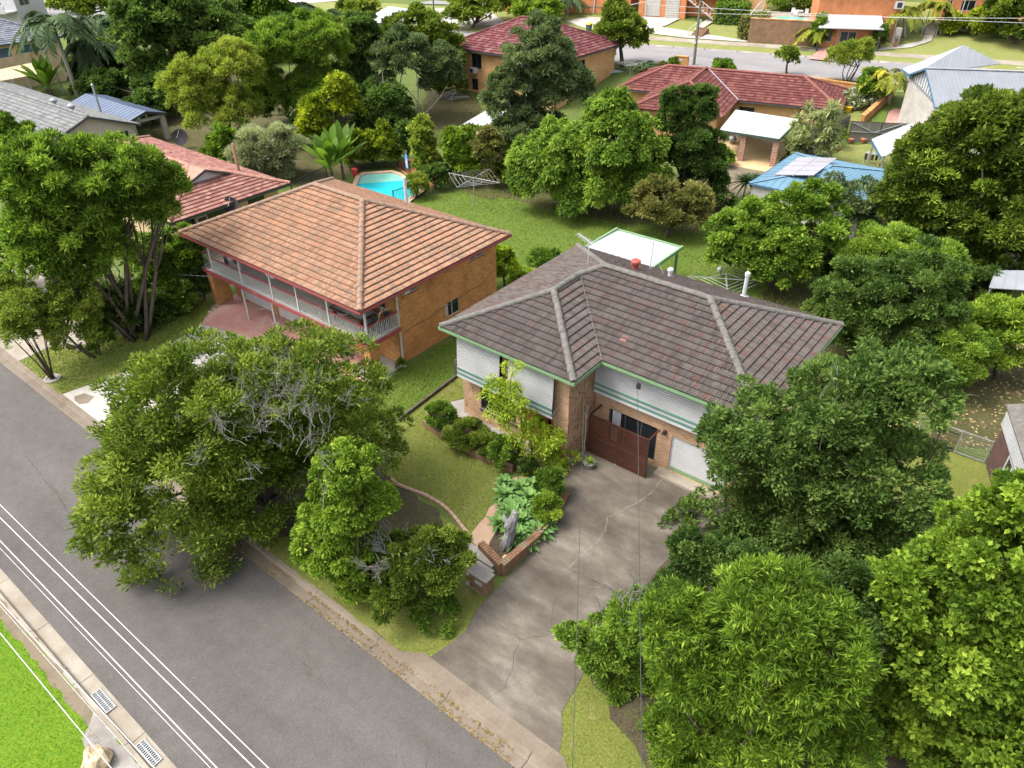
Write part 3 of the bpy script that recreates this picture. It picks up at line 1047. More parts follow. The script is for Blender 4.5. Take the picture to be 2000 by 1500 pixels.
# yellow leaf litter along the far kerb
lit = []
for _ in range(2000):
    x = rng.uniform(-21, -7); f = rng.random()
    y = 8.93 + rng.normal(0, .05) if f < .5 else 8.60 + rng.normal(0, .05)
    if rng.random() < .5 + .5 * sin(x * 2.1) * cos(x * .9): lit.append((x, y, -.10 if f < .5 else RZ + .02))
lit = np.array(lit); n = len(lit)
o = leaf_mesh('leaf_litter', lit, sphere_dirs(n) * [1, 1, .15], np.tile([0, 0, 1.0], (n, 1)) + rng.normal(0, .3, (n, 3)), rng.uniform(.04, .09, n), .05, rng.random(n), M['litter'], None, (0, 0, 0))
o["kind"] = "stuff"; o["label"] = "yellow fallen leaves lying in the kerb gutter"

# brown house: lawns, drive, paths, beds
sheet('verge', rough([(-22.5, 9.16), (-12.0, 9.16), (-11.35, 9.62), (-11.2, 10.3), (-11.1, 11.1), (-11.4, 12.2), (-11.5, 12.9), (-13.8, 14.4), (-17.5, 14.95), (-22.5, 15.5)], .4, .05), 'lawn', .004)
sheet('garden_bed', rough([(-22, 10.6), (-17.5, 9.75), (-14.6, 10.4), (-13.3, 11.8), (-13.9, 13.6), (-15.8, 14.8), (-18.5, 14.8), (-22.3, 16.5)], .4, .15), 'mulch', .008)
sheet('lawn', rough([(-21.3, 17.5), (-20.0, 17.2), (-18.75, 15.0), (-17.6, 14.98), (-15.96, 15.1), (-14.9, 14.85), (-13.75, 14.4), (-14.65, 18.05), (-15.9, 18.2), (-18.6, 18.25), (-20.0, 18.4), (-20.75, 19.8), (-20.4, 20.6), (-19.5, 22.5), (-19.4, 30.5), (-21.9, 30.5), (-21.6, 22)], .5, .03), 'lawn', .009)
sheet('garden_bed', rough([(-20.7, 19.7), (-19.9, 18.45), (-18.5, 18.3), (-14.75, 18.45), (-14.2, 18.8), (-14.6, 19.45), (-19.3, 19.75)], .4, .04), 'mulch', .014)
sheet('path', [(-20.4, 20.55), (-19.2, 19.72), (-14.4, 19.35), (-12.9, 19.25), (-12.9, 20.5), (-13.3, 21.0), (-19.3, 20.32), (-19.35, 21.2), (-19.9, 21.3)], 'conc_grey', .012)
sheet('path', rough([(-14.63, 18.1), (-13.82, 14.35), (-12.85, 14.3), (-13.4, 16.0), (-13.9, 18.7)], .4, .05), 'brickpath', .013)
sheet('garden_bed', rough([(-13.9, 18.9), (-13.4, 16.0), (-12.95, 14.15), (-11.9, 14.1), (-11.7, 15.7), (-11.8, 17.2), (-12.2, 18.7), (-13.2, 19.3)], .4, .03), 'mulch', .011)
drv = [(-11.3, 9.2), (-11.35, 9.62), (-11.2, 10.3), (-11.1, 11.1), (-11.4, 12.1), (-11.4, 13.6), (-11.5, 15.7), (-11.65, 17.2), (-12.15, 18.7), (-13.0, 19.6), (-13.3, 21.0), (-13.3, 22.42), (-6.6, 22.42), (-7.0, 20), (-7.3, 17.6), (-7.15, 12.7), (-7.0, 11.9), (-6.85, 10.7), (-6.45, 10.2), (-5.95, 9.2)]
sheet('driveway', drv, 'driveway', .018)
sheet('verge', rough([(-5.95, 9.16), (-6.5, 10.25), (-6.9, 10.7), (-7.05, 11.9), (-7.2, 12.8), (-4, 13.2), (16, 13.2), (16, 9.16)], .4, .05), 'lawn', .005)
sheet('garden_bed', rough([(-7.3, 12.7), (-7.4, 21), (-6, 30), (-1.2, 30), (-.2, 22), (1, 16), (12, 15), (14, 9.4), (-2.5, 9.7), (-4.6, 11.2), (-6, 12.0)], .6, .2), 'mulch', .010)
sheet('lawn', rough([(-1.3, 31), (-2.6, 27), (1.6, 26), (1.7, 29.0), (1.05, 31.4)], .4, .05), 'lawn', .012)
# concrete crossover strip
mb = MB(); mb.poly([(-12.3, 9.17, .024), (-5.4, 9.17, .024), (-6.0, 9.62, .024), (-11.6, 9.62, .024)]); struct('driveway_apron', mb, M['kerb'])
mb = MB(); mb.box(-10.0, 21.9, -.05, -6.9, 22.42, .14); struct('garage_step', mb, M['conc_sand'])


def ribbon(name, pts, w, mat, dz):
    mb = MB(); P = [np.array(p[:2]) for p in pts]
    Q = []
    for a, b in zip(P[:-1], P[1:]):
        k = max(1, int(np.linalg.norm(b - a) / .18))
        for j in range(k): Q.append(a + (b - a) * j / k + rng.normal(0, .022, 2))
    Q.append(P[-1])
    L, R_ = [], []
    for i, q in enumerate(Q):
        d = unit(Q[min(i + 1, len(Q) - 1)] - Q[max(i - 1, 0)]); nn = np.array([-d[1], d[0]])
        ww = w * rng.uniform(.45, 1.3)
        L.append((*(q + nn * ww / 2), dz)); R_.append((*(q - nn * ww / 2), dz))
    for i in range(len(Q) - 1): mb.poly([R_[i], R_[i + 1], L[i + 1], L[i]])
    return struct(name, mb, M[mat])


for pts, w_, m_ in (
    ([(1186, 1012), (1185, 1030), (1165, 1060), (1135, 1085), (1110, 1111)], .030, 'lightcrack'),
    ([(1110, 1111), (1080, 1104), (1053, 1085)], .020, 'crack'), ([(1110, 1111), (1140, 1125), (1170, 1142)], .020, 'crack'),
    ([(1115, 1120), (1095, 1155), (1078, 1188), (1075, 1235)], .020, 'crack'),
    ([(1303, 925), (1270, 965), (1240, 985), (1190, 1010)], .032, 'lightcrack'),
    ([(1186, 1042), (1215, 1060), (1228, 1080), (1250, 1083), (1275, 1085)], .020, 'crack'),
    ([(1000, 1240), (1016, 1249), (1070, 1240)], .020, 'crack'), ([(1016, 1249), (1004, 1275), (1000, 1310), (985, 1345), (940, 1377)], .024, 'crack'),
    ([(978, 1222), (1000, 1240)], .020, 'crack'), ([(1215, 1165), (1180, 1145), (1140, 1125)], .020, 'crack')):
    ribbon('driveway_crack', pxs(*pts), w_, m_, .0215)
for pts in ([(100, 945), (140, 1010), (165, 1075), (140, 1100)], [(50, 890), (85, 935), (130, 990)], [(590, 1290), (605, 1310), (600, 1330)], [(828, 1435), (838, 1460), (832, 1500)]):
    ribbon('road_crack', [GZ(*p, RZ)[:2] for p in pts], .03, 'crack', RZ + .004)
# brick edging that curves round the lawn
P = pxs((765, 937), (775, 947), (800, 957), (830, 968), (860, 985), (878, 1000), (893, 1018), (918, 1050))
mb = MB()
for a, b in zip(P[:-1], P[1:]):
    k = max(1, int(np.linalg.norm(b - a) / .24))
    for j in range(k):
        p, q = a + (b - a) * (j / k), a + (b - a) * ((j + .92) / k)
        mb.bar((*p, .04), (*q, .04), .13, .14, rng.random())
single('brick_edging', 'curved row of pink brick edging between front lawn and tree bed', 'edging', mb, M['brickpath'], (*P[3], 0))
# low rose-bed wall
P = [(-20.7, 19.55), (-20.05, 18.38), (-18.6, 18.22), (-15.86, 18.2), (-14.85, 18.42)]
mb = MB()
for a, b in zip(P[:-1], P[1:]): mb.bar((*a, .16), (*b, .16), .16, .36)
single('garden_wall', 'low brown brick retaining wall along the rose bed', 'garden wall', mb, M['brick_wall'], (-18, 18.2, 0))
# planter by the drive
P = [(-12.95, 14.08), (-11.66, 13.74), (-11.62, 15.7), (-11.75, 17.2), (-12.2, 18.6)]
mb = MB()
hts = [.55, .55, .4, .25, .12]
for i in range(len(P) - 1):
    a, b = np.array(P[i]), np.array(P[i + 1]); d = unit(b - a); nn = np.array([-d[1], d[0]]) * .12
    k = [(a + nn), (a - nn), (b - nn), (b + nn)]
    v = [(*k[0], -.05), (*k[1], -.05), (*k[2], -.05), (*k[3], -.05), (*k[0], hts[i]), (*k[1], hts[i]), (*k[2], hts[i + 1]), (*k[3], hts[i + 1])]
    mb.add(v, [(0, 1, 2, 3), (4, 7, 6, 5), (0, 4, 5, 1), (1, 5, 6, 2), (2, 6, 7, 3), (3, 7, 4, 0)])
    L = np.linalg.norm(b - a); n = int(L / .12)
    for j in range(n):
        p = a + d * (j + .5) * L / n; hz = hts[i] + (hts[i + 1] - hts[i]) * (j + .5) / n
        mb.bar((*(p - nn * 1.15), hz + .03), (*(p + nn * 1.15), hz + .03), .095, .07)
single('planter_wall', 'brick planter wall with soldier course capping beside driveway', 'garden wall', mb, M['brick_wall'], (-12.3, 14.0, 0))
mb = MB()
for k, (y, z) in enumerate(((13.95, .32), (13.6, .22), (13.25, .12), (12.95, .04))):
    mb.box(-13.1 + k * .22, y - .36, -.05, -12.0 + k * .12, y, z)
t = thing('garden_steps', 'concrete garden steps climbing from the drive to the lawn', 'steps', (-12.6, 13.4, 0))
mb.build('treads', M['conc_grey'], t)
MB().box(-14.0, 13.55, -.02, -13.0, 14.2, .05).build('landing', M['conc_grey'], t)
t = thing('letterbox_pillar', 'brick pillar with letterbox at the foot of the steps', 'letterbox', (-11.75, 12.75, 0))
MB().box(-12.25, 12.62, -.1, -11.45, 13.0, .78).build('pillar', M['brick_wall'], t)
MB().box(-12.3, 12.57, .78, -11.4, 13.05, .84).build('capping', M['conc_grey'], t)
MB().box(-11.95, 12.60, .42, -11.65, 12.618, .58).build('letter_plate', M['alum'], t)
MB().box(-11.9, 12.595, .48, -11.7, 12.599, .50).build('slot', M['black'], t)
single('wheel_stone', 'small pale stone lying in the planter bed by the log', 'stone', MB().lathe((-11.95, 14.35, 0), [(.05, .1), (.14, .12), (.15, .2), (.06, .26)], 7), M['plaster_pink'], (-11.95, 14.35, 0))
# left neighbour's frontage
sheet('lawn', rough([(-41.0, 9.18), (-36.3, 9.18), (-35.7, 12.4), (-36.5, 15.4), (-37.0, 17.4), (-38.0, 19.8), (-40, 20.5), (-40.0, 19.0), (-39.2, 16), (-39.6, 12.5), (-41.2, 10.9)], .5, .05), 'lawn', .008)
sheet('driveway', [(-36.2, 9.18), (-31.0, 9.18), (-31.2, 12), (-31.5, 19.2), (-36.9, 17.5), (-36.4, 15.4), (-35.6, 12.4)], 'conc_pale', .012)
sheet('porch_floor', [(-38.4, 19.0), (-36.9, 17.4), (-31.4, 18.6), (-25, 19.0), (-25, 21.6), (-38.6, 21.6)], 'pinkpave', .020)
sheet('driveway_patch', rough(pxs((145, 775), (165, 768), (185, 775), (172, 788), (155, 790)), .3, .06), 'kerb', .016)
sheet('porch_floor', [(-26.2, 19.3), (-24.5, 19.3), (-24.5, 21.4), (-26.2, 21.4)], 'conc_pale', .028)
sheet('lawn', rough([(-30.5, 9.18), (-22.3, 9.18), (-22.2, 15.4), (-21.5, 18), (-21.9, 30.4), (-24.3, 30.5), (-24.4, 19), (-30.8, 18.4)], .5, .05), 'lawn_green', .006)
sheet('driveway', [(-55, 9.18), (-41.2, 9.18), (-41.4, 10.9), (-39.8, 12.4), (-44, 14.5), (-55, 15)], 'conc_sand', .010)
sheet('garden_bed', rough([(-46, 13.5), (-40, 12.2), (-39.4, 16), (-39.9, 19), (-40.5, 24), (-45.8, 24)], .5, .15), 'mulch', .012)
sheet('lawn', rough([(-46, 31), (-24, 30.6), (-8, 30.6), (-3, 36), (-5, 47), (-12, 48), (-22, 50), (-34, 52), (-38, 46), (-42, 37.5), (-46, 36)], .8, .2), 'lawn_green', .009)
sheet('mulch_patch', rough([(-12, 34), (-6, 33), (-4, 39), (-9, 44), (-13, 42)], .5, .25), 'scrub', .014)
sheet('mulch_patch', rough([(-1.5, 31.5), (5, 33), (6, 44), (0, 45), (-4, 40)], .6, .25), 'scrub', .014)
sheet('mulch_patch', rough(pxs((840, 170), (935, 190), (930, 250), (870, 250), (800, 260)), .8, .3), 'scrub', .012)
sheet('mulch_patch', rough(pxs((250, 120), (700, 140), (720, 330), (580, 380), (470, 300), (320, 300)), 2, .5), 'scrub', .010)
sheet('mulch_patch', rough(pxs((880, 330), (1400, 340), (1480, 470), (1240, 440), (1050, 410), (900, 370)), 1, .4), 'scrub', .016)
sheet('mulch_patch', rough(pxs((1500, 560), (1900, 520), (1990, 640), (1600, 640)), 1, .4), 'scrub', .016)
sheet('dirt_yard', rough(pxs((1390, 330), (1410, 300), (1500, 310), (1480, 370), (1400, 400)), .7, .2), 'dirt', .014)

# back street, laid along ED
def along(s, n, dz=0.0):
    p = ED * s + ND * n
    return (p[0], p[1], tz(p[0], p[1]) + dz)


def strip(name, n0, n1, mat, dz, s0=-160, s1=60, step=4.0, fix=True):
    mb = MB(); s = s0
    while s < s1:
        mb.poly([along(s, n0, dz), along(s + step, n0, dz), along(s + step, n1, dz), along(s, n1, dz)]); s += step
    return struct(name, mb, M[mat])


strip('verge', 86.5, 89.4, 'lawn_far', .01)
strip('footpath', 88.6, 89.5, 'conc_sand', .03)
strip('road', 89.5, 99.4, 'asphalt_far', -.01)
mb = MB(); s = -160
while s < 60:
    a, b, c, d = along(s, 99.4, -.05), along(s + 3.9, 99.4, -.05), along(s + 3.9, 99.6, .12), along(s, 99.6, .12)
    mb.poly([a, b, c, d]); a, b, c, d = along(s, 99.6, .12), along(s + 3.9, 99.6, .12), along(s + 3.9, 99.8, .12), along(s, 99.8, .12); mb.poly([a, b, c, d]); s += 4
struct('kerb', mb, M['conc_grey'])
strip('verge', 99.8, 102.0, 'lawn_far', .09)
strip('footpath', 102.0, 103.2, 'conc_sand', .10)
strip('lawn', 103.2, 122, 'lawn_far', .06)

# ================================================================== brown-roofed house
BH = thing('brick_house', 'two storey tan brick house with dark brown tiled roof and white ribbed shutters', 'house', (-13, 26, 0))
EZ, SL = 4.75, .40
X0, X1, XW, Y0, YM, Y1 = -19.95, -6.07, -12.83, 19.75, 21.75, 30.5
# walls
wf, wr_, wm, wrt = 20.32, -13.38, 22.42, -6.65
wl, wb = -19.3, 29.9


def uy(px, y):
    return onY(px[0], px[1], y)


a = uy((938, 752), wf); b = uy((990, 815), wf)
d0, d1 = uy((1052, 830), wf)[0], uy((1101, 860), wf)[0]
win_o = [(a[0] - wl, a[0] - wl + 2.05, .75, 2.0)]
door_u = (-15.9 - wl, -14.15 - wl)
mb = MB()
wall(mb, (wl, wf), (wr_, wf), 0, 4.62, [win_o[0], (door_u[0], door_u[1], .12, 2.15), (.5, 2.4, 2.9, 4.2), (3.0, 5.0, 2.9, 4.2)])
wall(mb, (wr_, wf), (wr_, wm), 0, 4.62)
gd = (uy((1313, 850), wm)[0] - wr_, -7.0 - wr_)
sw = (uy((1190, 800), wm)[0] - wr_, uy((1284, 845), wm)[0] - wr_)
wall(mb, (wr_, wm), (wrt, wm), 0, 4.62, [(sw[0], sw[1], .25, 2.05), (gd[0], gd[1], .14, 2.0), (.6, 2.6, 2.9, 4.2), (3.4, 5.6, 2.9, 4.2)], .12)
wall(mb, (wrt, wm), (wrt, wb), 0, 4.62, [(1.5, 3.2, 2.9, 4.1)])
wall(mb, (wrt, wb), (wl, wb), 0, 4.62)
wall(mb, (wl, wb), (wl, wf), 0, 4.62)
mb.build('walls', M['brick_tan'], BH)
# dark header bricks scattered on the front walls
mb = MB()
for k in range(330):
    row = rng.integers(0, 26); u = (rng.integers(0, 25) + .5 * (row % 2)) * .24
    if row % 2 == 0 or u > 5.8: continue
    z = row * .086 + .03
    o = win_o[0]
    if (o[0] - .15 < u < o[1] + .15 and o[2] - .15 < z < o[3] + .1) or (door_u[0] - .2 < u < door_u[1] + .15): continue
    mb.box(wl + u, wf - .014, z, wl + u + .05, wf + .02, z + .062, .3)
for k in range(500):
    row = rng.integers(0, 50); u = (rng.integers(0, 9) + .5 * (row % 2)) * .24
    if row % 2 or u > 1.95: continue
    z = row * .086 + .03
    mb.box(wr_ - .02, wf + u, z, wr_ + .014, wf + u + .05, z + .062, .3)
mb.build('brick_pattern', M['brick_red'], BH)
window(BH, (wl, wf), (wr_, wf), win_o[0][0], win_o[0][1], .75, 2.0, 'fascia_dark', 'glass', 1, .07, 'fascia_dark')
window(BH, (wl, wf), (wr_, wf), .5, 2.4, 2.9, 4.2, 'fascia_dark', 'glass', 1)
window(BH, (wl, wf), (wr_, wf), 3.0, 5.0, 2.9, 4.2, 'fascia_dark', 'glass', 1)
window(BH, (wr_, wm), (wrt, wm), .6, 2.6, 2.9, 4.2, 'fascia_dark', 'glass', 1)
window(BH, (wr_, wm), (wrt, wm), 3.4, 5.6, 2.9, 4.2, 'fascia_dark', 'glass', 1)
window(BH, (wrt, wm), (wrt, wb), 1.5, 3.2, 2.9, 4.1, 'fascia_dark', 'glass', 1)
window(BH, (wr_, wm), (wrt, wm), sw[0], sw[1], .25, 2.05, 'fascia_dark', 'glass', 2, .08, None, 'sliding_door', .06, True)
# entry doors: timber panels with tall glass lights
dm = MB((wl, wf, 0))
dx0, dx1 = door_u
n = 4
for k in range(n):
    u = dx0 + (dx1 - dx0) * k / n; v = dx0 + (dx1 - dx0) * (k + 1) / n
    dm.box(u + .005, .05, .12, u + .14, .10, 2.15); dm.box(v - .14, .05, .12, v - .005, .10, 2.15)
    dm.box(u + .14, .05, .12, v - .14, .10, .62); dm.box(u + .14, .05, 2.0, v - .14, .10, 2.15)
do = dm.build('door', M['wood_door'], BH)
gm = MB((wl, wf, 0))
for k in range(n):
    u = dx0 + (dx1 - dx0) * k / n; v = dx0 + (dx1 - dx0) * (k + 1) / n
    gm.box(u + .14, .07, .62, v - .14, .08, 2.0)
gm.build('door_glass', M['glass'], do)
MB((wl, wf, 0)).box(dx1 - .49, .02, 1.0, dx1 - .45, .05, 1.14).build('handle', M['steel'], do)
MB().box(wl + dx0 - .2, wf - .5, 0, wl + dx1 + .1, wf - .003, .115).build('door_step', M['conc_sand'], BH)
# garage door
gm = MB((wr_, wm, 0)); gw = gd[1] - gd[0]
for k in range(12):
    z = .36 + k * .136
    gm.box(gd[0] + .05, .075, z, gd[1] - .05, .10, z + .118); gm.box(gd[0] + .05, .085, z + .118, gd[1] - .05, .10, z + .136)
go = gm.build('garage_door', M['white'], BH)
MB((wr_, wm, 0)).box(gd[0] + .05, .07, .142, gd[1] - .05, .10, .36).build('bottom_rail', M['fascia_green'], go)
f = MB((wr_, wm, 0)); f.box(gd[0] + .0, .05, .14, gd[0] + .05, .118, 2.0); f.box(gd[1] - .05, .05, .14, gd[1], .118, 2.0); f.box(gd[0] + .051, .05, 1.955, gd[1] - .051, .118, 2.0)
f.build('door_frame', M['white'], go)
# soffit, gutters and fascia
so_ = MB()
so_.prism([(X0 + .05, Y0 + .05), (XW - .05, Y0 + .05), (XW - .05, YM + .05), (X1 - .05, YM + .05), (X1 - .05, Y1 - .05), (X0 + .05, Y1 - .05)], 4.60, 4.635)
so_.build('soffit', M['soffit'], BH)
gu = MB()
ring = [(X0, Y0), (XW, Y0), (XW, YM), (X1, YM), (X1, Y1), (X0, Y1)]


def gutter(mb, ring, z, w_=.07, h=.13):
    n = len(ring)
    A = [np.array(p, float) for p in ring]
    off = []
    for i in range(n):
        a, b, c = A[i - 1], A[i], A[(i + 1) % n]
        d1, d2 = unit(b - a), unit(c - b)
        n1, n2 = np.array([d1[1], -d1[0]]), np.array([d2[1], -d2[0]])
        m = unit(n1 + n2); off.append(b + m * w_ / max(.3, np.dot(m, n1)))
    for i in range(n):
        a, b, c, d = A[i], A[(i + 1) % n], off[(i + 1) % n], off[i]
        v = [(*a, z - h), (*b, z - h), (*c, z - h), (*d, z - h), (*a, z - .03), (*b, z - .03), (*c, z), (*d, z)]
        mb.add(v, [(0, 3, 2, 1), (4, 5, 6, 7), (3, 7, 6, 2), (0, 1, 5, 4)])


gutter(gu, ring, EZ + .03, .06, .15)
gu.build('gutter', M['fascia_green'], BH)
# roof
R = 4.375; RWn = 3.56
rb = MB()
kb = dict(tw=.2, seg=4, tseg=2)
roof_face(rb, (X0, Y0), (X0, Y1), (1, 0), EZ, SL, [(0, 0), (10.75, 0), (10.75 - R, R), (5.55 + R - 3.56 + 0.0, R), (5.55, 3.56), (3.56, 3.56)], **kb)
roof_face(rb, (X0, Y0), (XW, Y0), (0, 1), EZ, SL, [(0, 0), (7.12, 0), (3.56, 3.56)], **kb)
roof_face(rb, (XW, Y0), (XW, YM), (-1, 0), EZ, SL, [(0, 0), (2.0, 0), (5.56, 3.56), (3.56, 3.56)], **kb)
roof_face(rb, (XW, YM), (X1, YM), (0, 1), EZ, SL, [(0, 0), (6.76, 0), (6.76 - R, R), (-3.56 + R - 3.56, R), (-3.56, 3.56)], **kb)
roof_face(rb, (X1, YM), (X1, Y1), (-1, 0), EZ, SL, [(0, 0), (8.75, 0), (R, R)], **kb)
roof_face(rb, (X1, Y1), (X0, Y1), (0, -1), EZ, SL, [(0, 0), (13.88, 0), (13.88 - R, R), (R, R)], **kb)
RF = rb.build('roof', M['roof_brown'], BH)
cp = MB()
z1 = EZ + SL * 3.56 + .07; zr = EZ + SL * R + .07
ap = (X0 + 3.56, Y0 + 3.56, z1); k2 = (X0 + 3.56, YM + 3.56, z1); rl = (X0 + R, YM + R, zr); rr = (X1 - R, YM + R, zr)
for A, B in (((X0, Y0, EZ + .07), ap), ((XW, Y0, EZ + .07), ap), (ap, k2), (k2, rl), (rl, rr), ((X1, YM, EZ + .07), rr), ((X1, Y1, EZ + .07), rr), ((X0, Y1, EZ + .07), rl)):
    caps(cp, A, B, .15, .42)
cp.build('ridge_caps', M['cap_grey'], RF)
vl = MB(); vl.bar((XW, YM, EZ + .10), (k2[0], k2[1], z1 + .035), .035, .03); vl.build('valley_flashing', M['cap_grey'], RF)
# replaced red tiles
rt = MB()
for px in ((1210, 652), (1500, 645)):
    q = GZ(px[0], px[1], 5.55); t_ = (q[1] - YM)
    if px[0] < 1400:
        for j in range(2):
            rt.slab([(q[0] + j * .15, q[1], EZ + SL * t_ + .085), (q[0] + j * .15 + .14, q[1], EZ + SL * t_ + .085), (q[0] + j * .15 + .14, q[1] + .3, EZ + SL * (t_ + .3) + .06), (q[0] + j * .15, q[1] + .3, EZ + SL * (t_ + .3) + .06)], .02)
rt.build('replacement_tiles', M['roof_red'], RF)
# awning shutters


def shutter(P0, u0, u1, zt, zb, y, label=None, lean=.12):
    s = MB((P0[0], P0[1], 0))
    n = int((zt - zb) / .105); p = (zt - zb) / n
    for k in range(n):
        z = zb + k * p
        oy = -lean * (1 - k / n)
        s.box(u0, y + oy - .03, z, u1, y + oy - .005, z + p * .66)
        s.add([(u0, y + oy + .035, z), (u1, y + oy + .035, z), (u1, y + oy + .035, z + p), (u0, y + oy + .035, z + p)], [(3, 2, 1, 0), (0, 1, 2, 3)])
    s.box(u0 - .02, y - lean - .03, zb - .05, u1 + .02, y - lean + .05, zb)
    o = s.build('shutter', M['metal_white'], BH)
    st = MB((P0[0], P0[1], 0))
    for a_, b_ in ((.10, .19), (.36, .47)):
        st.box(u0, y - lean - .035, zb + a_, u1, y - lean - .029 + .012, zb + b_)
    st.build('stripe', M['stripe_teal'], o)
    for u in (u0 + .03, u1 - .03): MB((P0[0], P0[1], 0)).bar((u, y - lean, zb + .05), (u, y + .32, zb + .25), .03).build('stay', M['alum'], o)
    return o


ys = wf - .28
q0, q1 = onY(893, 660, ys), onY(977, 700, ys); q2, q3 = onY(994, 706, ys), onY(1083, 742, ys)
zb_ = onY(900, 735, ys - .12)[2]
shutter((wl, wf), q0[0] - wl, q1[0] - wl, 4.6, zb_, -.28)
shutter((wl, wf), q2[0] - wl, q3[0] - wl, 4.6, zb_, -.28)
zb2 = onY(1165, 765, wm - .3)[2]
shutter((wr_, wm), .05, 6.6, 4.6, zb2, -.22, lean=.05)
# flues, vents, antenna and mast on the roof


def roofz(x, y):
    return EZ + SL * min(x - X0, X1 - x, Y1 - y, y - YM if x > XW else 99) + .05


v = MB(); p = GZ(1453, 575, 5.15); z = roofz(p[0], p[1])
v.lathe((p[0], p[1], z - .1), [(.09, 0), (.09, 1.15), (.12, 1.15), (.12, 1.3), (.02, 1.38)], 12); v.lathe((p[0], p[1], z - .02), [(.26, 0), (.11, .1)], 12)
v.build('flue_pipe', M['white'], RF)
v = MB(); p = GZ(1240, 531, 5.75); z = roofz(p[0], p[1]); v.lathe((p[0], p[1], z - .1), [(.16, 0), (.16, .42), (.24, .44), (.24, .54), (.17, .60)], 14)
v.build('roof_vent', M['ventred'], RF)
v = MB(); p = GZ(1308, 541, 5.4); z = roofz(p[0], p[1]); v.lathe((p[0], p[1], z - .1), [(.10, 0), (.10, .42), (.15, .42), (.15, .5), (.1, .55)], 12); v.lathe((p[0], p[1], z - .02), [(.2, 0), (.11, .06)], 12)
v.build('vent_pipe', M['white'], RF)
v = MB(); p = GZ(1270, 519, 5.3); z = roofz(p[0], p[1])
v.tube([(p[0], p[1], z - .1), (p[0] + .05, p[1], z + 1.45)], .025, 6)
for dx, dy in ((-.8, -.5), (.85, -.2), (.1, .8)): v.tube([(p[0] + .03, p[1], z + .95), (p[0] + dx, p[1] + dy, roofz(p[0] + dx, p[1] + dy))], .008, 4)
v.lathe((p[0], p[1], z - .04), [(.15, 0), (.05, .08)], 8)
v.build('mast', M['alum'], RF)
v = MB(); p = GZ(1148, 521, 5.95); z = roofz(p[0], p[1]); top = z + 1.15
v.tube([(p[0], p[1], z - .1), (p[0], p[1], top)], .02, 6)
e = np.array([.72, -.35, 0]); e /= np.linalg.norm(e); pr = np.array([-e[1], e[0], 0])
c0 = np.array([p[0], p[1], top]); a_, b_ = c0 - e * 1.0, c0 + e * .35
v.bar(a_, b_, .025)
for k in range(11):
    q = a_ + (b_ - a_) * k / 10
    v.bar(q - pr * (.14 + .012 * k), q + pr * (.14 + .012 * k), .014)
v.bar(b_ - pr * .2 + [0, 0, .3], b_ - pr * .2 - [0, 0, .3], .016); v.bar(b_ + pr * .2 + [0, 0, .3], b_ + pr * .2 - [0, 0, .3], .016)
v.build('tv_antenna', M['alum'], RF)
# service point on the fascia and wall light
MB().box(-11.05, YM - .2, 4.25, -10.9, YM - .1, 4.5).build('service_box', M['black'], BH)
MB().lathe((-9.95, wm - .09, 1.95), [(.03, .22), (.08, .2), (.09, .05), (.03, 0)], 8).build('wall_lamp', M['black'], BH)

# patio cover behind
PC = thing('patio_cover', 'white ribbed patio cover on green posts behind the brown roof', 'patio cover', (-19.8, 36.6, 0))
mr = MB(); metal_roof(mr, [(-22.1, 34.4, 2.62), (-17.6, 34.4, 2.62), (-17.55, 38.2, 2.5), (-22.0, 38.2, 2.5)], .45); mr.build('roof', M['metal_white'], PC)
g = MB(); g.box(-22.18, 34.3, 2.44, -22.06, 38.3, 2.66); g.box(-17.6, 34.3, 2.42, -17.48, 38.3, 2.64); g.box(-22.06, 38.2, 2.4, -17.6, 38.3, 2.6); g.build('fascia', M['fascia_green'], PC)
for x, y in ((-17.7, 34.6), (-17.7, 38.0), (-21.9, 34.6), (-21.9, 38.0)):
    MB().box(x - .06, y - .06, 0, x + .06, y + .06, 2.42).build('post', M['stripe_teal'], PC)

# slatted gate
GT = thing('slatted_gate', 'dark red timber slatted gate screen before the sliding door', 'gate', (-11.6, 21.5, 0))
gx0, gx1, gy = -13.05, -10.2, 21.5
f = MB()
for x in (gx0, (gx0 + gx1) / 2, gx1): f.box(x - .035, gy - .035, .06, x + .035, gy + .035, 2.1)
for z in (.08, 1.12, 2.06): f.box(gx0 + .035, gy - .03, z - .03, (gx0 + gx1) / 2 - .035, gy + .03, z + .03); f.box((gx0 + gx1) / 2 + .035, gy - .03, z - .03, gx1 - .035, gy + .03, z + .03)
for x in (gx0, gx1): f.box(x - .03, gy + .035, 2.02, x + .03, 22.38, 2.09)
f.build('frame', M['wood_red'], GT)
s = MB()
for a, b in ((gx0 + .035, (gx0 + gx1) / 2 - .035), ((gx0 + gx1) / 2 + .035, gx1 - .035)):
    for k in range(18):
        z = .15 + k * .105
        if abs(z + .03 - 1.12) < .06: continue
        s.box(a, gy - .022, z, b, gy - .002, z + .066, rng.random())
s.build('slats', M['wood_red'], GT)
MB().box(gx1 - .05, gy - .06, 1.1, gx1 + .01, gy - .036, 1.22).build('latch', M['black'], GT)
MB().lathe(((gx0 + gx1) / 2, gy - .05, 0), [(.04, 0), (.04, .06)], 8).build('wheel', M['steel'], GT)
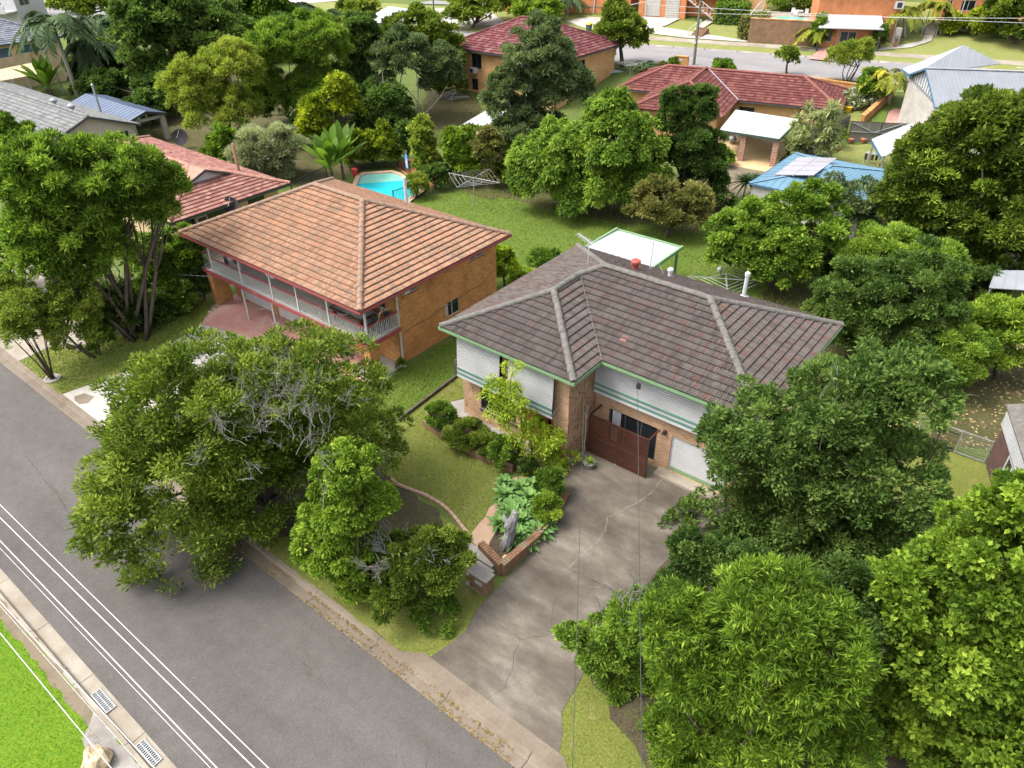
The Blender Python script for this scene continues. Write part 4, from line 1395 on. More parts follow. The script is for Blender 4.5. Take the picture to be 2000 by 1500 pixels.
# pot with spiky plant and thin bare stem
p = G(1150, 912)
t = thing('potted_plant', 'variegated spiky plant in a grey pot beside the gate', 'pot plant', p)
MB().lathe(p, [(.18, 0), (.25, .25), (.27, .27), (.22, .24)], 12).build('pot', M['conc_grey'], t)
rs = rosette('tmp', '', '', p + [0, 0, .28], .5, 26, 'lime', .05, .9)
rs.parent = t; rs.location = (0, 0, .28); rs.name = 'leaves'
for k in ('label', 'category'):
    if k in rs: del rs[k]
p = onY(1143, 860, 21.35); p[2] = 0
mb = MB(); mb.tube([(p[0], 21.3, 0), (p[0] + .02, 21.3, 1.2), (p[0], 21.3, 2.3)], [.025, .02, .014], 6)
for k in range(14):
    a = rng.uniform(0, 6.28); z = rng.uniform(2.0, 2.7); mb.tube([(p[0], 21.3, 2.2), (p[0] + .15 * cos(a), 21.3 + .15 * sin(a), z)], .008, 4)
single('bare_sapling', 'thin bare stem plant standing beside the pier and gate', 'sapling', mb, M['bark_pale'], (p[0], 21.3, 0))

# ================================================================== orange-roofed neighbour
LH = thing('verandah_house', 'two storey orange brick house with weathered terracotta hip roof and white verandah', 'house', (-31.7, 24.4, 0))
Z4, S4 = 4.5, .43
lx0, lx1, ly0, ly1 = -39.3, -24.12, 18.78, 29.95
hw = (ly1 - ly0) / 2
rb = MB(); W = lx1 - lx0; Dp_ = ly1 - ly0
kw = dict(gauge=.335, tw=.24, seg=4, step=.085, amp=.014, tseg=2)
roof_face(rb, (lx0, ly0), (lx1, ly0), (0, 1), Z4, S4, [(0, 0), (W, 0), (W - hw, hw), (hw, hw)], **kw)
roof_face(rb, (lx1, ly0), (lx1, ly1), (-1, 0), Z4, S4, [(0, 0), (Dp_, 0), (hw, hw)], lo=.1, hi=1.1, **kw)
roof_face(rb, (lx1, ly1), (lx0, ly1), (0, -1), Z4, S4, [(0, 0), (W, 0), (W - hw, hw), (hw, hw)], **kw)
roof_face(rb, (lx0, ly1), (lx0, ly0), (1, 0), Z4, S4, [(0, 0), (Dp_, 0), (hw, hw)], **kw)
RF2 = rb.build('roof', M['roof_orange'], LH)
cp = MB(); zr = Z4 + S4 * hw + .08; c = Z4 + .08
for A, B in (((lx0, ly0, c), (lx0 + hw, ly0 + hw, zr)), ((lx1, ly0, c), (lx1 - hw, ly0 + hw, zr)), ((lx1, ly1, c), (lx1 - hw, ly0 + hw, zr)), ((lx0, ly1, c), (lx0 + hw, ly0 + hw, zr)), ((lx0 + hw, ly0 + hw, zr), (lx1 - hw, ly0 + hw, zr))):
    caps(cp, A, B, .15, .4)
cp.build('ridge_caps', M['cap_orange'], RF2)
v = MB(); q = GZ(794, 393, 5.0); zz = Z4 + S4 * (ly1 - q[1])
v.lathe((q[0], q[1], zz - .1), [(.10, 0), (.10, 1.75), (.02, 1.78)], 10); v.lathe((q[0], q[1], zz), [(.3, 0), (.12, .1)], 8)
v.build('flue_pipe', M['white'], RF2)
gu = MB(); gutter(gu, [(lx0, ly0), (lx1, ly0), (lx1, ly1), (lx0, ly1)], Z4 + .03, .06, .16); gu.build('gutter', M['fascia_red'], LH)
MB().box(lx0 + .05, ly0 + .05, 4.33, lx1 - .05, ly1 - .05, 4.37).build('soffit', M['soffit'], LH)
wx0, wx1, wy0, wy1 = -38.7, -24.7, 21.42, 29.35


def xu(px):
    q = onX(px[0], px[1], wx1); return q[1] - wy0, q[2]


mb = MB()
w1a, w1b = xu((786, 573)), xu((817, 557)); w2a, w2b = xu((917, 505)), xu((944, 490)); w3a, w3b = xu((870, 611)), xu((897, 583))
o1 = (w1a[0], w1b[0], 3.75, 4.28); o2 = (w2a[0], w2b[0], 3.75, 4.28); o3 = (w3a[0], w3b[0], 1.15, 2.05)
wall(mb, (wx1, wy0), (wx1, wy1), -.1, 4.34, [o1, o2, o3])
fo = [(9.0, 10.0, .05, 2.0), (1.2, 3.0, 2.42, 4.1), (5.0, 7.2, 2.42, 4.1), (9.0, 10.8, 3.0, 4.1), (12.0, 13.3, 3.0, 4.1)]
wall(mb, (wx0, wy0), (wx1, wy0), -.1, 4.34, fo)
wall(mb, (wx1, wy1), (wx0, wy1), -.1, 4.34); wall(mb, (wx0, wy1), (wx0, wy0), -.1, 4.34)
mb.build('walls', M['brick_orange'], LH)
for o in (o1, o2): window(LH, (wx1, wy0), (wx1, wy1), *o, 'alum', 'glass_blue', 1, .07, 'brick_orange')
window(LH, (wx1, wy0), (wx1, wy1), *o3, 'alum', 'glass', 1, .07, 'brick_orange', curtain=True)
for o in fo[1:]: window(LH, (wx0, wy0), (wx1, wy0), *o, 'alum', 'glass', 1)
gy = 20.72
ga, gb, gc, gd_ = [onY(*p, gy)[0] for p in ((474, 585), (530, 604), (543, 610), (600, 635))]
mb = MB(); xl, xr = ga - .5, -26.6
go_ = [(ga - xl, gb - xl, .03, 1.95), (gc - xl, gd_ - xl, .03, 1.95), (8.3, 9.3, .03, 1.95)]
wall(mb, (xl, gy), (xr, gy), -.1, 2.19, go_); wall(mb, (xr, gy), (xr, wy0), -.1, 2.19); wall(mb, (xl, wy0), (xl, gy), -.1, 2.19); mb.build('lower_walls', M['brick_orange'], LH)
for o in go_[:2]:
    g = MB((xl, gy, 0))
    for k in range(8):
        z = o[2] + k * (o[3] - o[2]) / 8; g.box(o[0], .06, z, o[1], .09, z + .225)
    g.build('garage_door', M['white'], LH)
MB((xl, gy, 0)).box(8.3, .05, .03, 9.3, .09, 1.95).build('door', M['fascia_red'], LH)
# verandah
dk0, dk1, dy0 = -38.75, -24.45, 19.25
MB().box(dk0, dy0, 2.2, dk1, wy0 - .003, 2.36).build('verandah_floor', M['conc_pale'], LH)
f = MB(); f.box(dk0 - .04, dy0 - .05, 2.15, dk1 + .05, dy0 - .001, 2.38); f.box(dk1 + .001, dy0, 2.15, dk1 + .05, wy0 - .003, 2.38); f.box(dk0 - .04, dy0, 2.15, dk0 - .001, wy0, 2.38); f.build('floor_edge', M['fascia_red'], LH)
ps = [onY(px, py, dy0 + .06)[0] for px, py in ((411, 505), (469, 530), (529, 558), (580, 582), (641, 610))] + [dk1 - .06]
for x in ps: MB().box(x - .045, dy0 + .02, 2.36, x + .045, dy0 + .11, 4.33).build('post', M['white'], LH)


def balustrade(name, P0, P1, z):
    L = float(np.linalg.norm(np.array(P1) - np.array(P0)))
    b = MB((P0[0], P0[1], z), np.array(P1) - np.array(P0))
    b.box(0, -.015, .08, L, .015, .12)
    k = .1
    while k < L:
        b.box(k - .011, -.011, .12, k + .011, .011, .86); k += .115
    o = b.build(name, M['white'], LH)
    MB((P0[0], P0[1], z), np.array(P1) - np.array(P0)).box(0, -.035, .86, L, .035, .92).build('handrail', M['fascia_red'], o)


for a, b in zip(ps[:-1], ps[1:]): balustrade('balustrade', (a + .045, dy0 + .06), (b - .045, dy0 + .06), 2.36)
balustrade('balustrade', (dk1 - .06, dy0 + .12), (dk1 - .06, wy0 - .02), 2.36)
balustrade('balustrade', (dk0 + .06, dy0 + .12), (dk0 + .06, wy0 - .02), 2.36)
MB().box(-38.5, 19.3, -.1, -38.05, 20.3, 2.15).build('pillar', M['brick_orange'], LH)
MB().box(-25.0, 19.35, -.1, -24.55, 19.95, 2.15).build('pillar', M['brick_orange'], LH)
for px in ((478, 590), (540, 640)):
    x = onY(px[0], px[1], dy0 + .1)[0]; MB().lathe((x, dy0 + .12, -.02), [(.05, 0), (.05, 2.17)], 10).build('steel_post', M['white'], LH)
d = MB(); d.tube([(wx1 + .09, wy0 + .08, -.05), (wx1 + .09, wy0 + .08, 4.2), (lx1 - .03, wy0 + .2, 4.36)], .055, 8); d.tube([(wx1 + .09, wy0 + .08, .08), (wx1 + .35, wy0 - .02, .0)], .055, 8)
d.build('downpipe', M['white'], LH)
MB().box(wx1 + .003, wy0 + .55, 3.95, wx1 + .25, wy0 + .85, 4.1).build('duct', M['white'], LH)
d = MB(); y = wy0 + .5; pts = []
for k in range(30): pts.append((wx1 + .012, y + k * .25, 1.75 + .012 * k + .05 * sin(k * .7) + (.35 if k > 24 else 0) * (k - 24) * .2))
d.tube(pts, .016, 4); d.build('wall_cable', M['cable'], LH)
# things on the verandah
t = thing('pool_table', 'dark timber games table with grey felt on the white verandah', 'table', (-26.6, 20.35, 2.36))
b = MB(); b.box(-27.8, 19.75, 3.05, -25.4, 20.95, 3.14); b.build('frame', M['wood_red'], t)
MB().box(-27.68, 19.87, 3.141, -25.52, 20.83, 3.15).build('top', M['felt'], t)
for x in (-27.6, -25.6):
    for y in (19.9, 20.8): MB().box(x - .08, y - .08, 2.362, x + .08, y + .08, 3.048).build('leg', M['wood_red'], t)
for (x, y, lab) in ((-25.0, 20.9, 'black outdoor chair at the verandah corner by the brick wall'), (-25.1, 20.2, 'black outdoor chair beside the corner railing of the verandah')):
    t = thing('chair', lab, 'chair', (x, y, 2.36), 'black verandah chairs')
    MB().box(x - .22, y - .22, 2.76, x + .22, y + .22, 2.82).build('seat', M['black'], t)
    MB().box(x - .22, y + .18, 2.822, x + .22, y + .23, 3.25).build('backrest', M['black'], t)
    for i in (-.18, .18):
        for j in (-.18, .18): MB().box(x + i - .02, y + j - .02, 2.362, x + i + .02, y + j + .02, 2.758).build('leg', M['black'], t)
q = onY(524, 533, 19.9)
t = thing('towel', 'pale blue towel hanging under the verandah roof', 'towel', (q[0], 19.9, 4.2))
b = MB()
for k in range(8): b.add([(q[0] - .35 + k * .09, 19.9 + .03 * sin(k), 4.25), (q[0] - .26 + k * .09, 19.9 + .03 * sin(k + 1), 4.25), (q[0] - .26 + k * .09, 19.9 + .04 * sin(k + 1.5), 3.2), (q[0] - .35 + k * .09, 19.9 + .04 * sin(k + .5), 3.2)], [(0, 1, 2, 3)])
b.build('cloth', M['cloth_pale'], t); MB().box(q[0] - .45, 19.88, 4.25, q[0] + .45, 19.92, 4.27).build('rail', M['alum'], t)
t = thing('clothes_rack', 'metal drying rack with dark washing on the verandah', 'drying rack', (-36.9, 20.2, 2.36))
b = MB()
for x in (-37.6, -36.2):
    b.bar((x, 19.8, 2.37), (x, 20.5, 3.25), .03); b.bar((x, 20.5, 2.37), (x, 19.8, 3.25), .03)
for k in range(6): b.bar((-37.6, 19.8 + k * .14, 3.25), (-36.2, 19.8 + k * .14, 3.25), .02)
b.build('frame', M['steel'], t)
b = MB(); b.box(-37.3, 19.93, 2.75, -36.9, 19.95, 3.24); b.box(-36.8, 20.21, 2.8, -36.4, 20.23, 3.24); b.build('washing', M['cloth_dark'], t)

# low sleeper border and posts between the houses
mb = MB(); mb.bar((-21.3, 17.9, .08), (-21.55, 21.6, .08), .12, .2); mb.bar((-21.55, 21.65, .08), (-21.85, 24.5, .08), .12, .2)
single('sleeper_border', 'dark weathered timber sleeper dividing the two side lawns', 'border', mb, M['wood_old'], (-21.5, 20, 0))
p = G(893, 735); single('fence_post', 'short weathered timber post beside the sleeper border', 'post', MB().box(p[0] - .09, p[1] - .09, 0, p[0] + .09, p[1] + .09, 1.0).box(p[0] - .07, p[1] - .07, 1.0, p[0] + .07, p[1] + .07, 1.04), M['wood_old'], p)

# ================================================================== helper: simple houses
def hip_house(t, x0, x1, y0, y1, ez, sl, roofm, capm, kw=None, gut='fascia_dkgreen', frame=None, zb=0.0):
    """hip roof over a rectangle in a rotated frame; ridge along the longer side"""
    F = frame or ((0, 0, 0), (1, 0))
    rb = MB(*F); kw = kw or dict(gauge=.4, tw=.4, seg=2, step=.06)
    W, Dd = x1 - x0, y1 - y0
    cp = MB(*F)
    if W >= Dd:
        h = Dd / 2
        roof_face(rb, (x0, y0), (x1, y0), (0, 1), ez, sl, [(0, 0), (W, 0), (W - h, h), (h, h)], **kw)
        roof_face(rb, (x1, y0), (x1, y1), (-1, 0), ez, sl, [(0, 0), (Dd, 0), (h, h)], **kw)
        roof_face(rb, (x1, y1), (x0, y1), (0, -1), ez, sl, [(0, 0), (W, 0), (W - h, h), (h, h)], **kw)
        roof_face(rb, (x0, y1), (x0, y0), (1, 0), ez, sl, [(0, 0), (Dd, 0), (h, h)], **kw)
        r0, r1 = (x0 + h, y0 + h), (x1 - h, y0 + h)
    else:
        h = W / 2
        roof_face(rb, (x0, y0), (x1, y0), (0, 1), ez, sl, [(0, 0), (W, 0), (h, h)], **kw)
        roof_face(rb, (x1, y0), (x1, y1), (-1, 0), ez, sl, [(0, 0), (Dd, 0), (Dd - h, h), (h, h)], **kw)
        roof_face(rb, (x1, y1), (x0, y1), (0, -1), ez, sl, [(0, 0), (W, 0), (h, h)], **kw)
        roof_face(rb, (x0, y1), (x0, y0), (1, 0), ez, sl, [(0, 0), (Dd, 0), (Dd - h, h), (h, h)], **kw)
        r0, r1 = (x0 + h, y0 + h), (x0 + h, y1 - h)
    ro = rb.build('roof', M[roofm], t)
    zr, c = ez + sl * h + .09, ez + .09
    near = lambda p: r0 if (p[0] - r0[0]) ** 2 + (p[1] - r0[1]) ** 2 <= (p[0] - r1[0]) ** 2 + (p[1] - r1[1]) ** 2 else r1
    for p in ((x0, y0), (x1, y0), (x1, y1), (x0, y1)): caps(cp, (*p, c), (*near(p), zr), .16, .5)
    caps(cp, (*r0, zr), (*r1, zr), .16, .5)
    cp.build('ridge_caps', M[capm], ro)
    g = MB(*F); gutter(g, [(x0, y0), (x1, y0), (x1, y1), (x0, y1)], ez + .03, .07, .16); g.build('gutter', M[gut], t)
    MB(*F).box(x0 + .06, y0 + .06, ez - .16, x1 - .06, y1 - .06, ez - .13).build('soffit', M['soffit'], t)
    return ro


def box_walls(t, x0, x1, y0, y1, z0, z1, m, front=(), right=(), frame=None, left=(), fr='alum', gl='glass', sill=None):
    """four walls with windows; openings are (u0,u1,z0,z1) along front (y0), right (x1) and left (x0)"""
    F = frame or ((0, 0, 0), (1, 0)); O = np.array([F[0][0], F[0][1]]); ex = np.array(F[1], float); ex /= np.linalg.norm(ex); ey = np.array([-ex[1], ex[0]]); zb = F[0][2]
    Wd = lambda x, y: O + ex * x + ey * y
    mb = MB()
    sh = lambda o: [(a, b, c + zb, d + zb) for a, b, c, d in o]
    wall(mb, Wd(x0, y0), Wd(x1, y0), z0 + zb, z1 + zb, sh(front)); wall(mb, Wd(x1, y0), Wd(x1, y1), z0 + zb, z1 + zb, sh(right))
    wall(mb, Wd(x1, y1), Wd(x0, y1), z0 + zb, z1 + zb); wall(mb, Wd(x0, y1), Wd(x0, y0), z0 + zb, z1 + zb, sh(left))
    mb.build('walls', M[m], t)
    for o in sh(front): window(t, Wd(x0, y0), Wd(x1, y0), *o, fr, gl, 1, .07, sill)
    for o in sh(right): window(t, Wd(x1, y0), Wd(x1, y1), *o, fr, gl, 1, .07, sill)
    for o in sh(left): window(t, Wd(x0, y1), Wd(x0, y0), *o, fr, gl, 1, .07, sill)


# ---- red tiled house on the far left of the verandah house
t = thing('brick_house', 'single storey cream brick house with faded red tiled roof and gablet', 'house', (-55, 26, 0))
ro = hip_house(t, -65.2, -45.6, 21.3, 30.9, 2.62, .34, 'roof_red', 'cap_red', dict(gauge=.36, tw=.32, seg=2, step=.06), 'fascia_dkgreen')
box_walls(t, -64.6, -46.3, 22.0, 30.2, 0, 2.5, 'brick_buff', [(15.0, 16.6, 1.0, 2.1)], [(.6, 1.5, .9, 2.2), (2.1, 3.9, 1.2, 2.2), (5.6, 7.0, .4, 2.2)], fr='fascia_dark')
gm = MB(); zr = 2.62 + .34 * 4.8 + .1
gx = -48.55; hz = 2.62 + .34 * (45.6 - 48.55) * -1
wv = .62 / .34
gm.poly([(gx + .06, 26.1 - wv * .86, hz + .05), (gx + .06, 26.1 + wv * .86, hz + .05), (gx + .06, 26.1, zr - .05)])
gm.build('gablet', M['white'], t)
gm = MB(); gm.slab([(gx + .25, 26.1 - wv, hz + .06), (gx + .25, 26.1, zr + .04), (-50.6, 26.1, zr + .04), (-50.6, 26.1 - wv, hz + .06)][::-1], .05); gm.slab([(gx + .25, 26.1, zr + .04), (gx + .25, 26.1 + wv, hz + .06), (-50.6, 26.1 + wv, hz + .06), (-50.6, 26.1, zr + .04)][::-1], .05)
gm.build('gablet_roof', M['cap_red'], ro)
g = MB(); g.bar((gx + .27, 26.1 - wv, hz + .02), (gx + .27, 26.1, zr), .05, .16); g.bar((gx + .27, 26.1 + wv, hz + .02), (gx + .27, 26.1, zr), .05, .16); g.build('barge_board', M['fascia_dark'], ro)
q = GZ(328, 300, 3.7); MB().lathe((q[0], q[1], 3.35), [(.2, 0), (.2, .2), (.32, .3), (.3, .5), (.12, .62)], 12).build('roof_vent', M['cap_red'], ro)
q = GZ(465, 327, 3.4); MB().lathe((q[0], q[1], 3.05), [(.11, 0), (.11, 2.1), (.03, 2.15)], 10).build('flue_pipe', M['cap_red'], ro)


def dish(label, base, top, R, mat='cloth_dark', b0=None, tilt=(.62, -.72, .3)):
    b = np.array(b0) if b0 is not None else G(*base)
    tp = near_axis(top[0], top[1], b)
    t = thing('satellite_dish', label, 'satellite dish', b)
    MB().tube([b, tp], .04, 8).build('mast', M['steel'], t)
    n = unit(np.array(tilt)); a = unit(np.cross(n, [0, 0, 1.0])); c = np.cross(n, a)
    mb = MB(); vs_ = [tp]; k = 20
    for rr, dz in ((.5, .04), (1.0, .16)):
        for j in range(k): vs_.append(tp + (a * cos(2 * pi * j / k) + c * sin(2 * pi * j / k)) * R * rr + n * R * dz * 1.6)
    fs = [(0, 1 + (j + 1) % k, 1 + j) for j in range(k)] + [(1 + j, 1 + (j + 1) % k, 1 + k + (j + 1) % k, 1 + k + j) for j in range(k)]
    mb.add(vs_, fs); mb.build('reflector', M[mat], t, smooth=True)
    MB().tube([tp - c * R * .9 + n * .2, tp + n * R * 1.1], .02, 5).bar(tp + n * R * 1.05, tp + n * R * 1.25, .08).build('feed_arm', M['steel'], t)


dish('dark satellite dish on a pole beside the cream brick wall', (458, 425), (452, 400), .55, b0=(-45.0, 27.2, .2))
dish('dark satellite dish standing in the yard behind the red tiled roof', (356, 290), (353, 268), .75)
p = onX(390, 428, -46.3); 
t2 = thing('air_conditioner', 'white framed box air conditioner on the cream brick wall', 'air conditioner', (-46.2, p[1], p[2]))
MB().box(-46.28, p[1] - .4, p[2] - .3, -45.95, p[1] + .4, p[2] + .3).build('case', M['white'], t2)
MB().box(-45.949, p[1] - .32, p[2] - .22, -45.93, p[1] + .32, p[2] + .22).build('grille', M['black'], t2)

# ---- grey tiled house with cream gable
t = thing('gable_house', 'cream gable ended house with weathered grey tiled roof', 'house', (-78, 28, 0))
gx, ya, yr, yb, ze, zr = -69.6, 23.9, 28.0, 32.3, 2.75, 4.35
rb = MB(); kw = dict(gauge=.4, tw=.42, seg=2, step=.06)
roof_face(rb, (-96, ya), (gx + .5, ya), (0, 1), ze, (zr - ze) / (yr - ya), [(0, 0), (26.9, 0), (26.9, yr - ya), (0, yr - ya)], **kw)
roof_face(rb, (gx + .5, yb), (-96, yb), (0, -1), ze, (zr - ze) / (yb - yr), [(0, 0), (26.9, 0), (26.9, yb - yr), (0, yb - yr)], **kw)
ro = rb.build('roof', M['roof_slate'], t)
c = MB(); caps(c, (-96, yr, zr + .08), (gx + .5, yr, zr + .08), .16, .45); caps(c, (gx + .45, ya, ze + .06), (gx + .45, yr, zr + .07), .12, .45); c.build('ridge_caps', M['roof_slate'], ro)
w_ = MB(); wall(w_, (gx, ya + .5), (gx, yb - .5), -.1, ze + .02, [(1.6, 2.4, .8, 1.5), (4.9, 6.9, 1.75, 2.45)])
w_.poly([(gx, ya + .5, ze + .02), (gx, yb - .5, ze + .02), (gx, yr, zr - .12)])
wall(w_, (-95, ya + .5), (gx, ya + .5), -.1, ze); wall(w_, (gx, yb - .5), (-95, yb - .5), -.1, ze)
w_.build('walls', M['cream'], t)
window(t, (gx, ya + .5), (gx, yb - .5), 1.6, 2.4, .8, 1.5, 'alum', 'glass_blue', 1); window(t, (gx, ya + .5), (gx, yb - .5), 4.9, 6.9, 1.75, 2.45, 'alum', 'glass', 1, .07, 'cream')
s = MB()
for y in np.arange(ya + 1.2, yb - .6, .95):
    zt = ze + (zr - ze) * (1 - abs(y - yr) / 4.15) - .15
    s.box(gx + .001, y - .015, 0, gx + .012, y + .015, max(1.7, zt))
s.build('panel_joints', M['soffit'], t)
b = MB(); b.bar((gx + .52, ya, ze - .03), (gx + .52, yr, zr - .02), .05, .2); b.bar((gx + .52, yb, ze - .03), (gx + .52, yr, zr - .02), .05, .2); b.build('barge_board', M['fascia_dark'], t)
for px in ((112, 200), (143, 212)):
    q = GZ(px[0], px[1], 4.4); MB().lathe((q[0], yr + .4, zr - .15), [(.16, 0), (.16, .2), (.3, .3), (.32, .5), (.1, .66)], 12).build('roof_vent', M['metal_lightgrey'], ro)
# ---- blue carport behind it
t = thing('carport', 'blue grey metal roofed carport behind the cream gable', 'carport', (-76, 34.5, 0))
r = MB(); zr_, ze_ = 3.0, 2.45
metal_roof(r, [(-84, 32.7, ze_), (-72.2, 32.7, ze_), (-72.2, 34.6, zr_), (-84, 34.6, zr_)], .6); metal_roof(r, [(-72.2, 36.6, ze_), (-84, 36.6, ze_), (-84, 34.6, zr_), (-72.2, 34.6, zr_)], .6)
r.build('roof', M['metal_slateblue'], t)
b = MB(); b.bar((-72.2, 32.7, ze_ - .1), (-72.2, 34.6, zr_ - .1), .06, .2); b.bar((-72.2, 36.6, ze_ - .1), (-72.2, 34.6, zr_ - .1), .06, .2); b.build('barge_board', M['fascia_dark'], t)
g_ = MB(); g_.poly([(-73.2, 33.0, ze_ - .05), (-73.2, 36.2, ze_ - .05), (-73.2, 34.6, zr_ - .12)]); g_.build('gable_infill', M['cream'], t)
for x, y in ((-72.6, 36.2), (-72.6, 33.1), (-83, 36.2)): MB().box(x - .22, y - .22, -.1, x + .22, y + .22, ze_ - .1).build('post', M['cream'], t)
MB().box(-72.7, 33.3, ze_ - .4, -72.5, 36.0, ze_ - .12).build('beam', M['creamlight'], t)
q = GZ(197, 219, 2.9); single('flue_pipe', 'tall grey metal flue standing beside the blue carport roof', 'flue', MB().lathe((q[0], q[1], 0), [(.1, 0), (.1, 5.2), (.14, 5.2), (.14, 5.4), (.03, 5.5)], 10), M['steel'], (q[0], q[1], 0))

# ---- cream brick two storey house, top left
t = thing('brick_house', 'two storey buff brick house with dark blue grey tiled roof', 'house', (-112, 42, 0))
x1 = -107.2
zE = 5.1
for px, nm in (((110, 100), 'n'),): pass
yN = onX(118, 90, x1)[1]
hip_house(t, -121, x1 + .6, 24, yN + .6, zE, .42, 'roof_bluegrey', 'roof_bluegrey', dict(gauge=.42, tw=.45, seg=2, step=.06), 'fascia_dkgreen')


def wx(a, b):
    p, q = onX(a[0], a[1], x1), onX(b[0], b[1], x1); return (p[1] - 24.6, q[1] - 24.6, min(p[2], q[2]), max(p[2], q[2]))


box_walls(t, -120.4, x1, 24.6, yN, -.5, zE - .12, 'brick_buff', [], [wx((-25, 119), (18, 92)), wx((42, 105), (82, 82)), wx((90, 88), (101, 77))], gl='glass_blue', fr='white')
# low roofs beside it
a = [GZ(*p, 2.6) for p in ((0, 158), (112, 138), (75, 126), (0, 142))]
t = thing('lean_to_roof', 'brown tiled lean to roof below the buff brick house', 'lean-to', (*a[0][:2], 0))
metal_roof(m_ := MB(), [tuple(a[0]), tuple(a[1]), tuple(a[2] + [0, 0, .35]), tuple(a[3] + [0, 0, .35])], .5); m_.build('roof', M['plaster_pink'], t)
for s_ in (.2, .45, .7, .97):
    q = a[0] + (a[1] - a[0]) * s_; MB().box(q[0] - .07, q[1] - .07, -.05, q[0] + .07, q[1] + .07, q[2] - .05).build('post', M['white'], t)
a = [GZ(*p, 2.4) for p in ((0, 181), (62, 189), (48, 180), (0, 163))]
t = thing('garden_shed', 'low dark roofed cream shed at the left frame edge', 'shed', (*a[0][:2], 0))
m_ = MB(); m_.slab([tuple(a[0]), tuple(a[1]), tuple(a[2] + [0, 0, .2]), tuple(a[3] + [0, 0, .25])], .08); m_.build('roof', M['wood_old'], t)
m_ = MB(); m_.prism([a[0][:2], a[1][:2] * .985 + a[0][:2] * .015, a[2][:2], a[3][:2]], -.1, 2.28); m_.build('walls', M['creamlight'], t)
b = G(88, 133)
t = thing('water_tank', 'cream ribbed rainwater tank beside the buff brick wall', 'water tank', b)
prof = [(1.05, 0)]
for k in range(9): prof += [(1.05, .1 + k * .2), (1.1, .16 + k * .2), (1.1, .22 + k * .2), (1.05, .28 + k * .2)]
MB().lathe(b, prof + [(.9, 2.05), (.3, 2.2)], 20).build('shell', M['creamlight'], t); MB().tube([b + [.3, 0, 2.2], b + [-.8, .3, 3.2], b + [-.9, .4, 4.2]], .06, 6).build('inlet_pipe', M['white'], t)
b = G(20, 42)
t = thing('white_house', 'white rendered house with dark window at the top left edge', 'house', b)
box_walls(t, -6, 5, -3, 3, -2, 6, 'white', [(7.0, 8.4, 2.8, 4.6)], [(1, 3, 2.6, 4.4)], frame=((b[0], b[1], b[2]), (.9, .43)))
m_ = MB((b[0], b[1], b[2]), (.9, .43)); m_.box(-6.4, -3.4, 6.001, 5.4, 3.4, 6.25); m_.build('roof', M['metal_white'], t)
m_ = MB((b[0], b[1], b[2]), (.9, .43)); m_.box(-2, -5.4, 1.9, 5, -3.003, 2.1); m_.box(-2, -5.4, 2.1, 5, -5.3, 3.0); m_.build('balcony', M['white'], t)

# ---- tan house with maroon roof, centre back
a0 = np.array(G(897, 196)); z0 = 0
ang = (1.0, .10)
t = thing('brick_house', 'two storey tan brick house with maroon tiled roof behind grey green tree', 'house', (-58, 70, 0))
cL = GZ(872, 78, 5.4); cR = GZ(1180, 77, 5.4); cF = GZ(995, 98, 5.4)
xa, xb, ya = -60.6, -46.2, 65.0
yb_ = 76.5
hip_house(t, xa - .6, xb + .6, ya - .6, yb_ + .6, 5.5, .42, 'roof_maroon', 'roof_maroon', dict(gauge=.42, tw=.42, seg=2, step=.06), 'fascia_dark')


def wyf(a, b):
    p, q = onY(a[0], a[1], ya), onY(b[0], b[1], ya); return (p[0] - xa, q[0] - xa, min(p[2], q[2]), max(p[2], q[2]))


box_walls(t, xa, xb, ya, yb_, -.3, 5.36, 'brick_mid', [(.25, 1.5, 3.9, 5.1), (3.1, 4.5, 3.6, 5.1), (.5, 1.6, 1.2, 2.5), (3.0, 3.9, 1.3, 2.5), (9.5, 11.0, 3.7, 4.9)], [(4, 5.5, 3.8, 4.9)], fr='fascia_dark', sill='brick_mid')
MB().box(xa - .003 - .02, ya - .03, .55, xb + .003, ya - .003, .7).build('floor_band', M['conc_sand'], t)
t2 = thing('air_conditioner', 'white box air conditioner hung below a window of the tan house', 'air conditioner', (xa + 3.6, ya, 3.4))
MB().box(xa + 3.1, ya - .45, 3.15, xa + 3.95, ya - .01, 3.7).build('case', M['white'], t2); MB().box(xa + 3.17, ya - .47, 3.22, xa + 3.6, ya - .452, 3.62).build('grille', M['black'], t2)
a = [GZ(*p, 2.6) for p in ((1140, 150), (1222, 139), (1180, 122), (1135, 118))]
t = thing('awning', 'pale green metal awning roof attached behind the tan house', 'awning', (*a[0][:2], 0))
m_ = MB(); m_.slab([tuple(a[0]), tuple(a[1]), tuple(a[2] + [0, 0, .25]), tuple(a[3] + [0, 0, .3])], .07); m_.build('roof', M['metal_green'], t)
for q in (a[0], a[1]): MB().box(q[0] - .06, q[1] - .02, tz(q[0], q[1]) - .05, q[0] + .06, q[1] + .1, q[2] - .06).build('post', M['steel'], t)
a = [GZ(*p, 2.4) for p in ((892, 250), (985, 252), (1000, 228), (957, 220))]
t = thing('garden_shed', 'white metal roofed shed half hidden behind the grey green tree', 'shed', (*a[0][:2], 0))
metal_roof(m_ := MB(), [tuple(a[0]), tuple(a[1]), tuple(a[2] + [0, 0, .4]), tuple(a[3] + [0, 0, .4])], .5); m_.build('roof', M['metal_white'], t)
m_ = MB(); m_.prism([q[:2] * .97 + np.mean([w_[:2] for w_ in a], axis=0) * .03 for q in a], -.1, 2.3); m_.build('walls', M['creamlight'], t)
a = [GZ(*p, 2.8) for p in ((690, 35), (830, 40), (820, 22), (775, 12))]
t = thing('carport', 'white ribbed metal roof among the trees at the top', 'carport', (*a[0][:2], tz(*a[0][:2])))
zz = max(tz(*q[:2]) for q in a)
a = [G(*p, 3.0) for p in ((700, 45), (828, 42), (800, 18), (760, 12))]
